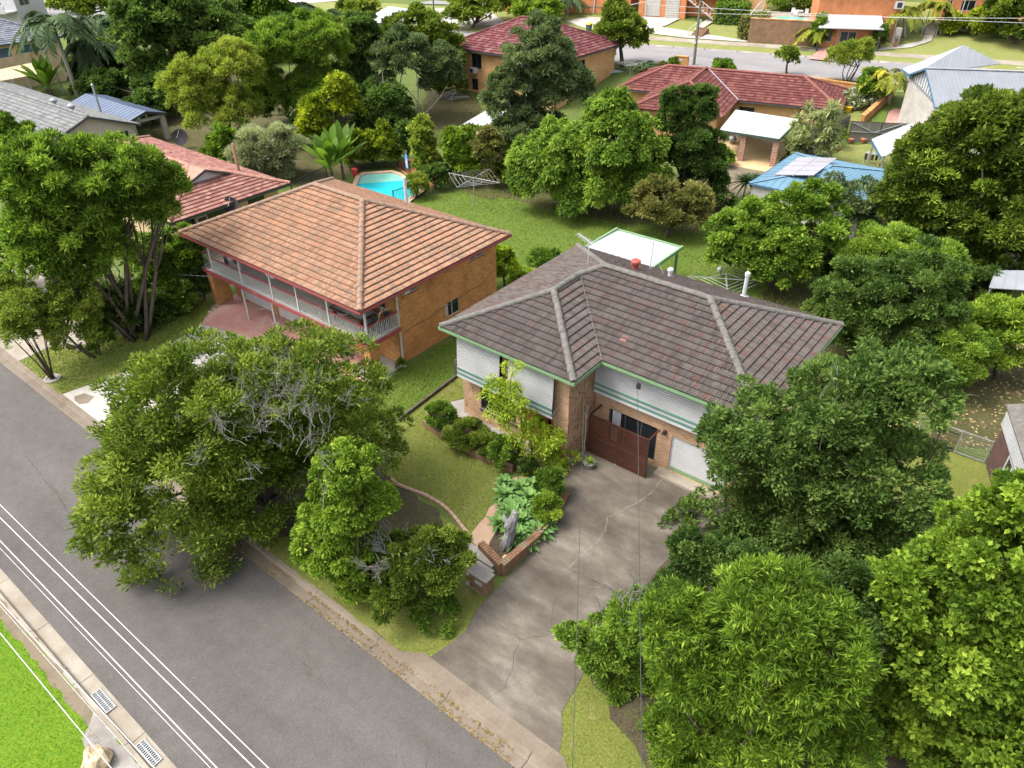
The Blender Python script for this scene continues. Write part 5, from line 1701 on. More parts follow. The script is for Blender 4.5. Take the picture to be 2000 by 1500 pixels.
metal_roof(m_ := MB(), [tuple(q) for q in a], .9); m_.build('roof', M['metal_white'], t)
for q in a[:2]: MB().box(q[0] - .1, q[1] + .1, tz(*q[:2]) - .1, q[0] + .1, q[1] + .3, q[2] - .08).build('post', M['white'], t)

# ---- crimson hip-roofed house with patio
t = thing('brick_house', 'low crimson tiled hip roof house with pale patio roof', 'house', (-32, 73, 0))
# main range runs along ED at the back, a wing comes forward
Of = (-33.5, 74.2, 0)
FR = ((-34.0, 75.2, 0), (.975, .22))
ro = hip_house(t, -8.5, 13.5, -4.2, 4.2, 2.75, .42, 'roof_crimson', 'cap_crimson', dict(gauge=.4, tw=.36, seg=2, step=.06), 'fascia_dark', FR)
box_walls(t, -7.9, 12.9, -3.6, 3.6, -.2, 2.6, 'brick_mid', [(12, 13.5, .9, 2.1)], [(2, 3.6, .9, 2.1)], frame=FR, fr='fascia_dark')
FW_ = ((-34.0, 75.2, 0), (.975, .22))
h = 4.4; rb = MB(*FW_); sl = .42; zE = 2.75
wx0, wx1, wy0 = -4.8, 4.0, -11.0
kw = dict(gauge=.4, tw=.36, seg=2, step=.06)
roof_face(rb, (wx1, wy0), (wx1, -4.2), (-1, 0), zE + .004, sl, [(0, 0), (6.8, 0), (6.8 + 4.2, 4.2), (4.4, 4.4)], **kw)
roof_face(rb, (wx0, -4.2), (wx0, wy0), (1, 0), zE + .004, sl, [(0, 0), (6.8, 0), (6.8 - 4.4, 4.4), (-4.2, 4.2)], **kw)
roof_face(rb, (wx0, wy0), (wx1, wy0), (0, 1), zE + .004, sl, [(0, 0), (8.8, 0), (4.4, 4.4)], **kw)
ro2 = rb.build('wing_roof', M['roof_crimson'], t)
c = MB(*FW_); zr = zE + sl * 4.4 + .09; ap = (-.4, wy0 + 4.4, zr)
for A, B in (((wx0, wy0, zE + .09), ap), ((wx1, wy0, zE + .09), ap), (ap, (-.4, 0, zr))): caps(c, A, B, .16, .5)
c.build('ridge_caps', M['cap_crimson'], ro2)
v_ = MB(*FW_); v_.bar((wx1, -4.2, zE + .1), (-.4 + .2, 0, zr - .05), .12, .04); v_.build('valley_flashing', M['metal_lightgrey'], ro2)
MB(*FW_).box(wx0 + .5, wy0 + .6, -.1, wx1 - .6, -4.0, 2.6).build('wing_walls', M['brick_mid'], t)
for px in ((1345, 140), (1395, 171)):
    q = GZ(px[0], px[1], 4.0); MB().lathe((q[0], q[1], 3.4), [(.12, 0), (.12, .3), (.4, .35), (.38, .5), (.1, .6)], 12).build('roof_vent', M['metal_lightgrey'], ro)
# patio roof with brick columns
pa = [GZ(*p, 2.55) for p in ((1405, 254), (1522, 272), (1562, 233), (1437, 214))]
t = thing('patio_cover', 'pale flat patio roof on red brick columns by the crimson roof', 'patio cover', (-24, 65, 0))
m_ = MB(); m_.slab([tuple(q) for q in pa], .1); m_.build('roof', M['metal_whitegreen'], t)
g = MB(); g.bar(pa[0] - [0, 0, .08], pa[1] - [0, 0, .08], .1, .2); g.bar(pa[1] - [0, 0, .08], pa[2] - [0, 0, .08], .1, .2); g.build('fascia', M['fascia_dkgreen'], t)
for s_ in (.04, .42, .96):
    q = pa[0] + (pa[1] - pa[0]) * s_ + (pa[3] - pa[0]) * .06
    MB((q[0], q[1], 0), (.97, .25)).box(-.24, -.24, -.1, .24, .24, 2.4).build('column', M['brick_red'], t)
sheet('patio_floor', [tuple(pa[0][:2] + (pa[0] - pa[3])[:2] * .15), tuple(pa[1][:2] + (pa[1] - pa[2])[:2] * .15), tuple(pa[2][:2]), tuple(pa[3][:2])], 'patio_tan', .03)
sheet('patio_edge', rough([tuple(pa[0][:2] + (pa[0] - pa[3])[:2] * .45), tuple(pa[1][:2] + (pa[1] - pa[2])[:2] * .35), tuple(pa[1][:2] + (pa[1] - pa[2])[:2] * .12), tuple(pa[0][:2] + (pa[0] - pa[3])[:2] * .12)], .5, .1), 'dirt', .026)
b = G(1428, 288)
t = thing('kettle_barbecue', 'silver lidded kettle barbecue on the crimson house patio', 'barbecue', b)
MB().lathe(b + [0, 0, .5], [(.1, 0), (.3, .12), (.36, .28), (.34, .42), (.2, .55), (.03, .58)], 16).build('bowl', M['steel'], t)
for k in range(3): MB().tube([b + [.3 * cos(k * 2.1), .3 * sin(k * 2.1), 0], b + [.15 * cos(k * 2.1), .15 * sin(k * 2.1), .56]], .02, 5).build('leg', M['black'], t)
b = G(1462, 268)
t = thing('garden_table', 'dark round low table under the pale patio roof', 'table', b)
MB().lathe(b + [0, 0, .5], [(.5, 0), (.52, .03), (.5, .06)], 18).build('top', M['black'], t); MB().lathe(b, [(.25, 0), (.05, .05), (.05, .5)], 10).build('stand', M['black'], t)

# ---- blue shed with solar panels
t = thing('metal_shed', 'cream walled metal shed with sky blue roof', 'shed', (-15, 55, 0))
e = [GZ(1466, 358, 2.5), GZ(1692, 404, 2.5), GZ(1722, 352, 2.5)]
sx0, sx1, sy0, sy1 = -18.95, -10.95, 51.4, 60.2
zr = 3.75
r = MB(); xm = (sx0 + sx1) / 2; h4 = 4.0; zr = 2.5 + .2 * h4
ra, rb_ = (xm, sy0 + h4, zr), (xm, sy1 - h4, zr)
c1, c2, c3, c4 = (sx0, sy0, 2.5), (sx1, sy0, 2.5), (sx1, sy1, 2.5), (sx0, sy1, 2.5)
for P_ in ([c1, c2, ra], [c2, c3, rb_, ra], [c3, c4, rb_], [c4, c1, ra, rb_]): r.slab(P_, .05)
for k in range(1, 20):
    y = sy0 + k * (sy1 - sy0) / 20
    for sg, xe in ((1, sx0), (-1, sx1)):
        lim = min(h4, y - sy0, sy1 - y); r.bar((xe, y, 2.515), (xe + sg * lim, y, 2.515 + .2 * lim), .03, .03)
for k in range(1, 16):
    x = sx0 + k * (sx1 - sx0) / 16; lim = min(x - sx0, sx1 - x)
    r.bar((x, sy0, 2.515), (x, sy0 + lim, 2.515 + .2 * lim), .03, .03)
ro = r.build('roof', M['metal_blue'], t)
cp = MB()
for A, B in ((c1, ra), (c2, ra), (c3, rb_), (c4, rb_), (ra, rb_)): cp.bar(np.array(A) + [0, 0, .04], np.array(B) + [0, 0, .04], .3, .03)
cp.build('ridge_capping', M['metal_blue'], ro)
box_walls(t, sx0 + .15, sx1 - .15, sy0 + .15, sy1 - .15, -.1, 2.44, 'creamlight')
rd = MB()
for k in range(40):
    x = sx0 + .2 + k * .19; rd.box(x, sy0 + .12, 0, x + .05, sy0 + .149, 2.4)
for k in range(44):
    y = sy0 + .2 + k * .19; rd.box(sx1 - .149, y, 0, sx1 - .12, y + .05, 2.4)
rd.build('wall_ribs', M['creamlight'], t)
g = MB(); gutter(g, [(sx0, sy0), (sx1, sy0), (sx1, sy1), (sx0, sy1)], 2.52, .07, .14); g.build('gutter', M['fascia_blue'], t)
pa = [onP(*p, (sx0, sy0, 2.5), (0, 1)) for p in ()]


def onRoof(px, py, slope, x_e, sg, zoff):
    d = ray(px, py); k = 0.0
    # plane z = 2.5 + slope*sg*(x-x_e) + zoff
    tt = (2.5 + zoff - slope * sg * x_e - HC) / (d[2] - slope * sg * d[0])
    return CAMP + d * tt


t = thing('solar_array', 'pale solar panel array tilted on the blue shed roof', 'solar panels', (-16.5, 55, 2.6))
q = [onRoof(*p, .2, sx0, 1, .14) for p in ((1512, 341), (1588, 342), (1634, 308), (1560, 306))]
for i in range(2):
    for j in range(4):
        def L(a, b): return q[0] + (q[1] - q[0]) * a + (q[3] - q[0]) * b + (q[2] - q[1] - q[3] + q[0]) * a * b
        a0, a1, b0, b1 = i / 2 + .006, (i + 1) / 2 - .006, j / 4 + .008, (j + 1) / 4 - .008
        m_ = MB(); m_.slab([tuple(L(a0, b0)), tuple(L(a1, b0)), tuple(L(a1, b1)), tuple(L(a0, b1))], .04); m_.build('panel', M['solar'], t)
m_ = MB()
for s_ in (.1, .5, .9): m_.bar(q[0] + (q[1] - q[0]) * s_ - [0, 0, .07], q[3] + (q[2] - q[3]) * s_ - [0, 0, .07], .05)
m_.bar(q[1] - [0, 0, .03], q[2] - [0, 0, .03], .03, .05)
m_.build('rails', M['alum'], t)
# cream metal fence running right of the shed
A, B = G(1668, 470)[:2], G(1830, 492)[:2]
FN = []


def panel_fence(name, label, A, B, h, mat, capm=None, pw=2.35, cat='fence', pales=True):
    A, B = np.array(A[:2], float), np.array(B[:2], float); L = np.linalg.norm(B - A)
    t = thing(name, label, cat, (A[0], A[1], tz(*A)))
    F = lambda: MB((A[0], A[1], tz(*A)), B - A)
    n = max(1, int(round(L / pw)))
    for k in range(n):
        m_ = F(); a, b = L * k / n, L * (k + 1) / n
        if pales:
            x = a + .04
            while x < b - .05:
                m_.box(x, -.012 + (.006 if int(x * 50) % 2 else 0), .04, min(x + .105, b - .04), .012, h - .03 + .02 * sin(x * 17), rng.random()); x += .115
        else:
            x = a + .04
            while x < b - .05:
                m_.box(x, -.03, .04, x + .1, 0, h - .03); m_.box(x + .1, -.012, .04, x + .19, .012, h - .03); x += .19
        m_.build('panel', M[mat], t)
    for k in range(n + 1):
        F().box(L * k / n - .035, -.04, -.1, L * k / n + .035, .04, h + .02).build('post', M[capm or mat], t)
    m_ = F(); m_.box(0, -.05, h - .02, L, -.041, h + .03); m_.box(0, .041, h * .25, L, .07, h * .25 + .07); m_.box(0, .041, h * .8, L, .07, h * .8 + .07); m_.build('rail', M[capm or mat], t)
    return t


panel_fence('metal_fence', 'cream ribbed metal fence running right from the blue shed', A, B, 1.75, 'fencecream', None, 2.4, pales=False)
panel_fence('metal_fence', 'cream ribbed metal fence half hidden at the right edge', G(1845, 498), G(2050, 520), 1.75, 'fencecream', None, 2.4, pales=False)
# grey timber fence and double gate
panel_fence('timber_fence', 'weathered grey paling fence running down from the gate to the shed', G(1652, 262), G(1572, 318), 1.7, 'wood_grey')
A, B = G(1655, 276), G(1773, 278)
gt = panel_fence('timber_gate', 'weathered grey paling gate with diagonal braces behind the shed', A, B, 1.8, 'wood_grey', 'wood_old', 2.6, 'gate')
L = np.linalg.norm((B - A)[:2]); m_ = MB((A[0], A[1], tz(*A[:2])), (B - A)[:2])
m_.bar((.1, -.06, 1.7), (L * .4, -.06, .9), .09, .05); m_.bar((L * .8, -.06, 1.7), (L * .4, -.06, .9), .09, .05); m_.bar((.05, -.066, .9), (L, -.066, .9), .09, .04); m_.bar((L * .8, -.07, 1.9), (L * .93, -.3, .9), .1, .05)
m_.build('brace', M['metal_lightgrey'], gt)
# pots
for px, h, lab in (((1637, 293), .9, 'terracotta pot with leafy plant at the corner of the paling fence'), ((1660, 279), .1, 'empty terracotta pot at the foot of the paling gate nearer the fence'), ((1685, 279), .1, 'empty terracotta pot in the middle of the paling gate')):
    b = G(*px)
    t = thing('plant_pot', lab, 'plant pot', b, 'terracotta pots by the gate')
    MB().lathe(b, [(.15, 0), (.23, .3), (.26, .31), (.26, .37), (.2, .37)], 14).build('pot', M['terra'], t)
    if h > .5:
        P_, A_, N_, T_, _ = crown_points([(b + [0, 0, 1.1], (.5, .5, .75))], 350, .4)
        leaf_mesh('plant', P_, A_, N_, .2, .08, T_, M['olive'], t, b)

# ---- grey metal roofed house at the right
t = thing('metal_roof_house', 'cream block house with grey corrugated roof and striped gable', 'house', (-12, 90, 0))
P0 = G(1755, 242); 
gA = G(1757, 243)                     # left end of the gable wall foot (far)
e_ = unit(np.array([.33, -.94])) if False else None
EH = 5.6
c1 = GZ(1778, 148, EH); c2 = GZ(1835, 207, EH)     # eave corners on the gable wall, far and near
d_ = unit((c2 - c1)[:2]); nn = np.array([-d_[1], d_[0]])  # along wall towards viewer; into the house
Lw = np.linalg.norm((c2 - c1)[:2])
F = ((c1[0], c1[1], 0), (d_[0], d_[1]))
apz = EH + 1.7
m_ = MB(*F); zb = 0
hw2 = Lw / 2
W_ = 16.0
s1 = 1.7 / hw2
metal_roof(m_, [(Lw + .3, -.35, EH - .05), (Lw + .3, W_, EH - .05), (hw2, W_, apz), (hw2, -.35, apz)], .3, .05, rib=.022)
metal_roof(m_, [(-.3, W_, EH - .05), (-.3, -.35, EH - .05), (hw2, -.35, apz), (hw2, W_, apz)], .3, .05, rib=.022)
m_.build('roof', M['metal_grey'], t)
m_ = MB(*F); m_.bar((hw2, -.36, apz + .06), (hw2, W_, apz + .06), .3, .05); m_.build('ridge_capping', M['metal_lightgrey'], t)
w_ = MB(*F)
w_.poly([(0, 0, -.6), (Lw, 0, -.6), (Lw, 0, EH - .1), (0, 0, EH - .1)]); w_.poly([(Lw, 0, -.2), (Lw, W_ - .3, -.2), (Lw, W_ - .3, EH - .1), (Lw, 0, EH - .1)]); w_.poly([(0, W_ - .3, -.2), (0, 0, -.2), (0, 0, EH - .1), (0, W_ - .3, EH - .1)])
w_.build('walls', M['block_cream'], t)
w_ = MB(*F); w_.poly([(0, .02, EH - .1), (Lw, .02, EH - .1), (hw2, .02, apz - .1)]); w_.build('gable', M['white'], t)
b_ = MB(*F)
for k in range(1, 14):
    x = Lw * k / 14; b_.box(x - .06, -.03, EH - .07, x + .06, .018, EH - .1 + (apz - EH + .02) * (1 - abs(x - hw2) / hw2))
b_.box(0, -.05, EH - .18, Lw, -.002, EH - .04)
b_.build('battens', M['metal_grey'], t)
g = MB(*F); g.bar((Lw + .34, -.35, EH - .07), (Lw + .34, W_, EH - .07), .12, .12); g.bar((Lw + .3, -.37, EH - .12), (hw2, -.37, apz - .03), .04, .16); g.bar((-.3, -.37, EH - .12), (hw2, -.37, apz - .03), .04, .16); g.build('gutter', M['fascia_blue'], t)
A_, B_, R_, T_ = GZ(1762, 134, EH + .3), GZ(1781, 148, EH + .3), GZ(1955, 124, EH + .9), GZ(1882, 88, EH + 2.4)
m_ = MB(); m_.slab([tuple(A_), tuple(B_), tuple(T_)], .06); m_.slab([tuple(B_), tuple(R_), tuple(T_)], .06)
for k in range(1, 12):
    q = B_ + (R_ - B_) * k / 12; f_ = k / 12; top_ = B_ + (T_ - B_) * min(1, f_ * 1.9) if f_ < .53 else R_ + (T_ - R_) * min(1, (1 - f_) * 2.1)
    m_.bar(q + [0, 0, .02], top_ + [0, 0, .02], .05, .03)
m_.build('back_roof', M['metal_lightgrey'], t)
m_ = MB(); m_.bar(A_ - [0, 0, .08], B_ - [0, 0, .08], .14, .14); m_.build('back_gutter', M['fascia_blue'], t)
ant = GZ(1995, 165, 6.6)
m_ = MB(); m_.tube([ant - [0, 0, .6], ant + [0, 0, 1.2]], .03, 5); m_.bar(ant + [-.8, .2, 1.2], ant + [.6, -.1, 1.2], .04); m_.bar(ant + [-.6, -.25, 1.2], ant + [-.5, .5, 1.2], .03); m_.build('tv_antenna', M['alum'], t)
# white carport
a = [GZ(*p, 2.5) for p in ((1728, 306), (1850, 300), (1860, 215), (1703, 272))]
t = thing('carport', 'white sheet carport roof with blue fascia behind the big right tree', 'carport', (*a[0][:2], 0))
d1 = a[3] - a[0]
q0, q1 = a[3], GZ(1722, 306, 2.5); q2, q3 = GZ(1905, 262, 2.5), GZ(1865, 212, 2.5)
m_ = MB(); metal_roof(m_, [tuple(q0), tuple(q1), tuple(q2 + [0, 0, .3]), tuple(q3 + [0, 0, .3])], .45); m_.build('roof', M['metal_white'], t)
m_ = MB(); m_.bar(q0 - [0, 0, .1], q1 - [0, 0, .1], .1, .2); m_.build('fascia', M['fascia_blue'], t)
for q in (q0 * .97 + q3 * .03, q1 * .97 + q2 * .03): MB().box(q[0] - .06, q[1] - .06, -.1, q[0] + .06, q[1] + .06, q[2] - .04).build('post', M['steel'], t)
b = G(1700, 322)
t = thing('clothes_airer', 'white clothes airer with dark and magenta washing behind the blue shed', 'clothes airer', b)
m_ = MB(b)
for x in (-.6, .6): m_.bar((x, -.3, 0), (x, .3, 1.0), .03); m_.bar((x, .3, 0), (x, -.3, 1.0), .03)
for k in range(5): m_.bar((-.6, -.3 + k * .15, 1.0), (.6, -.3 + k * .15, 1.0), .03)
m_.build('frame', M['white'], t)
m_ = MB(b)
for k, x in enumerate((-.45, .05, .35)): m_.box(x - .12, -.3 + k * .15 - .01, .45, x + .1, -.3 + k * .15 + .01, .98)
m_.build('dark_washing', M['cloth_dark'], t); MB(b).box(-.28, -.16, .4, -.1, -.14, .98).build('washing', M['magenta'], t)
# orange retaining walls and drive by that house
def ret_wall(label, pts, h, w_=.3, mat='brick_wall', capm='brick_orange', name='retaining_wall'):
    P = [np.array(G(*p)) if len(p) == 2 else np.array(p) for p in pts]
    t = thing(name, label, 'retaining wall', P[0])
    m_ = MB(); c_ = MB()
    for a, b in zip(P[:-1], P[1:]):
        za, zb_ = a[2], b[2]
        d = unit((b - a)[:2]); nn = np.array([-d[1], d[0]]) * w_ / 2
        v = []
        for (q, z) in ((a, za), (b, zb_)):
            v += [(*(q[:2] + nn), z - .3), (*(q[:2] - nn), z - .3), (*(q[:2] - nn), z + h), (*(q[:2] + nn), z + h)]
        m_.add(v, [(0, 1, 2, 3), (7, 6, 5, 4), (0, 4, 5, 1), (1, 5, 6, 2), (2, 6, 7, 3), (3, 7, 4, 0)])
        c_.bar((*a[:2], za + h + .05), (*b[:2], zb_ + h + .05), w_ + .1, .1)
    m_.build('wall', M[mat], t); c_.build('capping', M[capm], t)
    return t


ret_wall('orange brick retaining wall stepping down beside the brick path', [(1682, 242), (1715, 212), (1742, 187)], .7, .35, 'brick_orange')
ret_wall('orange brick garden wall along the footpath above the crimson roof', [(1578, 170), (1680, 185)], .9, .3, 'brick_orange')
sheet('path', pxs((1728, 240), (1758, 242), (1778, 165), (1758, 162)), 'pinkpave', .03)
sheet('garden_bed', rough(pxs((1620, 205), (1680, 178), (1715, 205), (1680, 240), (1630, 235)), .8, .2), 'lawn_far', .03)
sheet('lawn', rough(pxs((1700, 240), (1726, 240), (1752, 185), (1722, 212)), .8, .1), 'lawn_green', .035)
sheet('lawn', rough(pxs((1590, 330), (1655, 283), (1775, 285), (1790, 330), (1740, 335)), .8, .1), 'lawn_far', .02)
b = G(1655, 219); t = thing('garden_umbrella', 'yellow plastic bucket lying on the small lawn by white flowers', 'bucket', b)
MB().lathe(b, [(.25, 0), (.4, .5), (.45, .52), (.38, .5)], 14).build('bucket', M['yellow'], t); MB().tube([b + [-.42, 0, .5], b + [0, 0, .75], b + [.42, 0, .5]], .02, 5).build('handle', M['steel'], t)
t.name = 'bucket_toy'

# ---- house at the right edge
t = thing('gable_house', 'dark purple brick house with white gable at the right edge', 'house', (3, 30, 0))
HF = ((.92, 31.3, 0), (.318, -.948)); hP = lambda x: (HF[0][0] + .318 * x, HF[0][1] - .948 * x)
zt = float(near_axis(1960, 800, np.array([.92, 31.3, 0]))[2]); zb = zt - .75
m_ = MB(); wall(m_, hP(0), hP(9), 0, zb, [(1.7, 3.2, .9, zb - .15)]); wall(m_, (HF[0][0] + 8, HF[0][1] + 2.7), hP(0), 0, zb); m_.build('walls', M['brick_purple'], t)
window(t, hP(0), hP(9), 1.7, 3.2, .9, zb - .15, 'white', 'glass', 1, .04, 'white', 'window', .1)
m_ = MB(*HF); m_.box(-.1, -.06, zb + .001, 9, .3, zt)
for k in range(60): m_.box(-.08 + k * .15, -.075, zb + .01, .0 + k * .15, -.06, zt - .02)
m_.build('gable_cladding', M['metal_white'], t)
m_ = MB(*HF); m_.slab([(-.4, -.1, zt + .08), (9, -.1, zt + .08), (9, 4.5, zt + 1.5), (-.4, 4.5, zt + 1.5)], .07); m_.slab([(9, 9.2, zt + .08), (-.4, 9.2, zt + .08), (-.4, 4.5, zt + 1.5), (9, 4.5, zt + 1.5)], .07); m_.build('roof', M['cap_grey'], t)
m_ = MB(*HF); m_.box(2.2, -.32, .9, 2.75, -.003, 1.5); m_.build('meter_box', M['metal_grey'], t)
# wire gate fence
t = thing('wire_fence', 'galvanised wire mesh fence with gate beside the purple brick house', 'fence', (-1, 31, 0))
m_ = MB(); xs = [-1.9, -.3, .85]
for x in xs: m_.lathe((x, 31.25, 0), [(.03, -.1), (.03, 1.25)], 6)
for z in (.08, 1.2): m_.bar((-1.9, 31.25, z), (.85, 31.25, z), .04)
m_.build('frame', M['steel'], t)
m_ = MB()
for k in range(12): m_.bar((-.3 + k * .096, 31.25, .08), (-.3 + k * .096, 31.25, 1.2), .007)
for k in range(8): m_.bar((-.3, 31.25, .12 + k * .14), (.85, 31.25, .12 + k * .14), .007)
m_.build('mesh', M['steel'], t)
m_ = MB(); m_.box(-1.82, 31.23, .12, -.38, 31.27, .2); m_.box(-1.82, 31.23, .95, -.38, 31.27, 1.0)
for k in range(30): m_.bar((-1.82 + k * .049, 31.25, .2), (-1.82 + k * .049, 31.25, .95), .012)
m_.build('gate', M['black'], t)

# ---- pool beside the back lawn
t = thing('swimming_pool', 'turquoise backyard pool with sandy coping and pale shallow end', 'pool', (-45.5, 41, 0))
rim = [GZ(*p, .14) for p in ((692, 372), (703, 345), (714, 339), (765, 336), (778, 340), (796, 352), (822, 368), (790, 392), (720, 400))]
out = []
cc = np.mean(rim, axis=0)
m_ = MB()
n = len(rim)
for i in range(n):
    a, b = rim[i], rim[(i + 1) % n]; ao, bo = cc + (a - cc) * 1.16, cc + (b - cc) * 1.16
    m_.add([tuple(a), tuple(b), tuple(bo), tuple(ao), tuple(a - [0, 0, .13]), tuple(b - [0, 0, .13])], [(0, 1, 2, 3), (0, 4, 5, 1)])
m_.build('coping', M['coping'], t)
m_ = MB(); m_.poly([(p[0], p[1], .035) for p in rim]); m_.build('water', M['pool_blue'], t)
sh = [rim[0] * .45 + rim[1] * .55, rim[1], rim[2], rim[3], rim[4], rim[5] * .8 + rim[4] * .2]
m_ = MB(); m_.poly([(*((p - cc) * .985 + cc)[:2], .041) for p in sh]); m_.build('shallow_step', M['pool_pale'], t)
sheet('pool_paving', rough(pxs((770, 322), (800, 310), (850, 330), (880, 350), (830, 372), (795, 345)), .8, .1), 'poolpave', .03)


def bar_fence(label, P0, P1, h=1.2, z=.0):
    P0, P1 = np.array(P0[:2], float), np.array(P1[:2], float); L = np.linalg.norm(P1 - P0)
    t = thing('pool_fence', label, 'pool fence', (*P0, 0), 'black pool fences')
    F = lambda: MB((P0[0], P0[1], 0), P1 - P0)
    m_ = F(); m_.box(0, -.02, .1, L, .02, .14); m_.box(0, -.02, h - .04, L, .02, h); m_.build('rails', M['black'], t)
    m_ = F(); x = .1
    while x < L: m_.box(x - .01, -.01, .14, x + .01, .01, h - .04); x += .13
    m_.build('bars', M['black'], t)
    for k in range(int(L / 2.4) + 2):
        x = min(L, k * 2.4); F().box(x - .03, -.03, -.05, x + .03, .03, h + .05).build('post', M['black'], t)


bar_fence('black pool fence along the far side of the pool by the yellow hedge', G(685, 335), G(776, 327))
bar_fence('black pool fence round the orange paving at the right of the pool', G(776, 327), G(802, 343))
bar_fence('black pool fence at the far end of the orange paving', G(802, 343), G(835, 341))
bar_fence('black pool fence on the near side behind the terracotta roof', G(770, 402), G(838, 378))
bar_fence('black pool fence running left along the yard behind the terracotta roof', G(572, 385), G(640, 352))
b = G(797, 340); t = thing('pool_sign', 'blue and white safety sign on the pool fence', 'sign', b)
MB(b, (1, -.4)).box(-.28, -.04, .5, .28, -.02, 1.7).build('board', M['signblue'], t); MB(b, (1, -.4)).box(-.2, -.05, .6, .2, -.042, 1.25).build('notice', M['white'], t)
b = G(694, 344); t = thing('pool_bin', 'small red plastic container beside the pool coping', 'bin', b)
MB().lathe(b, [(.2, 0), (.26, .6), (.28, .62), (.1, .7)], 12).build('body', M['red'], t); MB().lathe(b + [0, 0, .7], [(.05, 0), (.05, .05)], 8).build('knob', M['red'], t)


def hoist(label, base, top, R, rot=.3, b0=None, lines=3, lift=.25):
    b = np.array(b0) if b0 is not None else G(*base); tp = near_axis(*top, b)
    t = thing('clothes_hoist', label, 'clothes hoist', b, 'rotary clothes hoists')
    hz = tp[2] - b[2]
    MB().tube([b - [0, 0, .1], tp - [0, 0, .0]], .035, 8).build('mast', M['steel'], t)
    m_ = MB(); ends = []
    for k in range(4):
        a = rot + k * pi / 2; e_ = tp + np.array([R * cos(a), R * sin(a), -.05]); ends.append(e_)
        m_.tube([tp - [0, 0, .05], e_], .022, 6); m_.tube([tp - [0, 0, lift * hz], tp * .5 + e_ * .5 - [0, 0, .03]], .011, 5)
    m_.build('arms', M['steel'], t)
    m_ = MB()
    for s_ in np.linspace(.45, 1, lines + 1):
        for k in range(4): m_.tube([tp + (ends[k] - tp) * s_, tp + (ends[(k + 1) % 4] - tp) * s_], .007, 3)
    m_.build('lines', M['alum'], t)


hoist('large rotary clothes hoist standing on the green back lawn', (926, 403), (925, 346), 2.3, .15, lift=.3)
hoist('rotary clothes hoist behind the brown roof beside the white flue', (1420, 578), (1418, 543), 2.2, .5, lift=-.25)
hoist('small clothes hoist on leaf litter beside the tan house', (884, 222), (882, 187), 1.9, .5)
hoist('small clothes hoist beside the pale green awning', (1231, 150), (1231, 122), 1.8, .3)
b = G(1408, 540); t = thing('satellite_dish', 'small white dish on a thin pole behind the brown roof', 'satellite dish', b)
tp = near_axis(1406, 527, b); MB().tube([b, tp], .03, 6).build('mast', M['steel'], t); MB().lathe(tp - [0, 0, .2], [(.02, 0), (.15, .1), (.18, .22), (.15, .34), (.02, .44)], 10).build('cover', M['white'], t)

# ================================================================== across the back street
def frame2(pa, pb):
    a, b = G(*pa), G(*pb)
    d = (b - a)[:2]; L = float(np.linalg.norm(d))
    return (tuple(a[:2]) + (min(a[2], b[2]),), tuple(d / L)), L


def plane_u(F, px):
    O = np.array(F[0]); e = np.array([F[1][0], F[1][1], 0]); n = np.array([-e[1], e[0]])
    q = onP(px[0], px[1], O, n); return float(np.dot((q - O)[:2], e[:2])), float(q[2] - O[2])


def win_px(F, a, b):
    p, q = plane_u(F, a), plane_u(F, b)
    return (min(p[0], q[0]), max(p[0], q[0]), min(p[1], q[1]), max(p[1], q[1]))


def hz_of(F, px):
    return plane_u(F, px)[1]


# orange house with white porch roof
F, L = frame2((1592, 97), (1712, 97))
t = thing('brick_house', 'orange brick house with white porch roof across the back street', 'house', F[0])
box_walls(t, -.3, L + 2.0, 2.6, 11, -1, 6.2, 'brick_far', [win_px(((F[0]), F[1]), (1614, -12), (1655, 3)), win_px(F, (1680, -10), (1720, 4))], frame=F, fr='white')
box_walls(t, .2, L - .3, .7, 2.597, -1, hz_of(F, (1640, 50)) , 'brick_far', [(.8, 1.9, .8, 2.2), (3.0, 5.2, .8, 2.2), (6.4, 7.0, .8, 2.2)] if L > 7.4 else [(.6, 1.5, .8, 2.0), (2.4, 4.2, .8, 2.0)], frame=F, fr='white')
zt = hz_of(F, (1650, 52)); zt2 = zt + 1.0
m_ = MB(*F); m_.slab([(-.2, -.9, zt), (L + .1, -.9, zt), (L + .1, 2.9, zt2), (-.2, 2.9, zt2)], .12); m_.build('porch_roof', M['metal_white'], t)
for x in (.1, L - .1): MB(*F).box(x - .08, -.7, -.5, x + .08, -.54, zt - .1).build('porch_post', M['fascia_dark'], t)
m_ = MB(*F); m_.slab([(-.9, 2.0, 6.3), (L + 2.6, 2.0, 6.3), (L + 2.6, 12, 7.5), (-.9, 12, 7.5)], .2); m_.build('roof', M['roof_maroon'], t)
for x in (2.3,): MB(*F).tube([(x, .62, -.2), (x, .62, zt - .2)], .05, 6).build('downpipe', M['white'], t)
a = plane_u(F, (1737, 15)); t2 = thing('air_conditioner', 'white fan unit on the corner of the orange brick house', 'air conditioner', np.array(F[0]) + [0, 0, a[1]])
m_ = MB(*F); m_.box(L + 1.2, 2.2, a[1] - .4, L + 2.2, 2.59, a[1] + .4); m_.build('case', M['white'], t2)
m_ = MB(*F); m_.lathe((L + 1.7, 2.18, a[1]), [(.02, -.01), (.3, -.01), (.3, .01), (.02, .01)], 14); 
m_ = MB(*F); m_.box(L + 1.45, 2.185, a[1] - .27, L + 1.99, 2.198, a[1] + .27); m_.build('fan_grille', M['black'], t2)
MB(*F).box(L + 1.9, 1.2, -.5, L + 2.5, 2.55, 2.4).build('side_stair', M['conc_pale'], t)

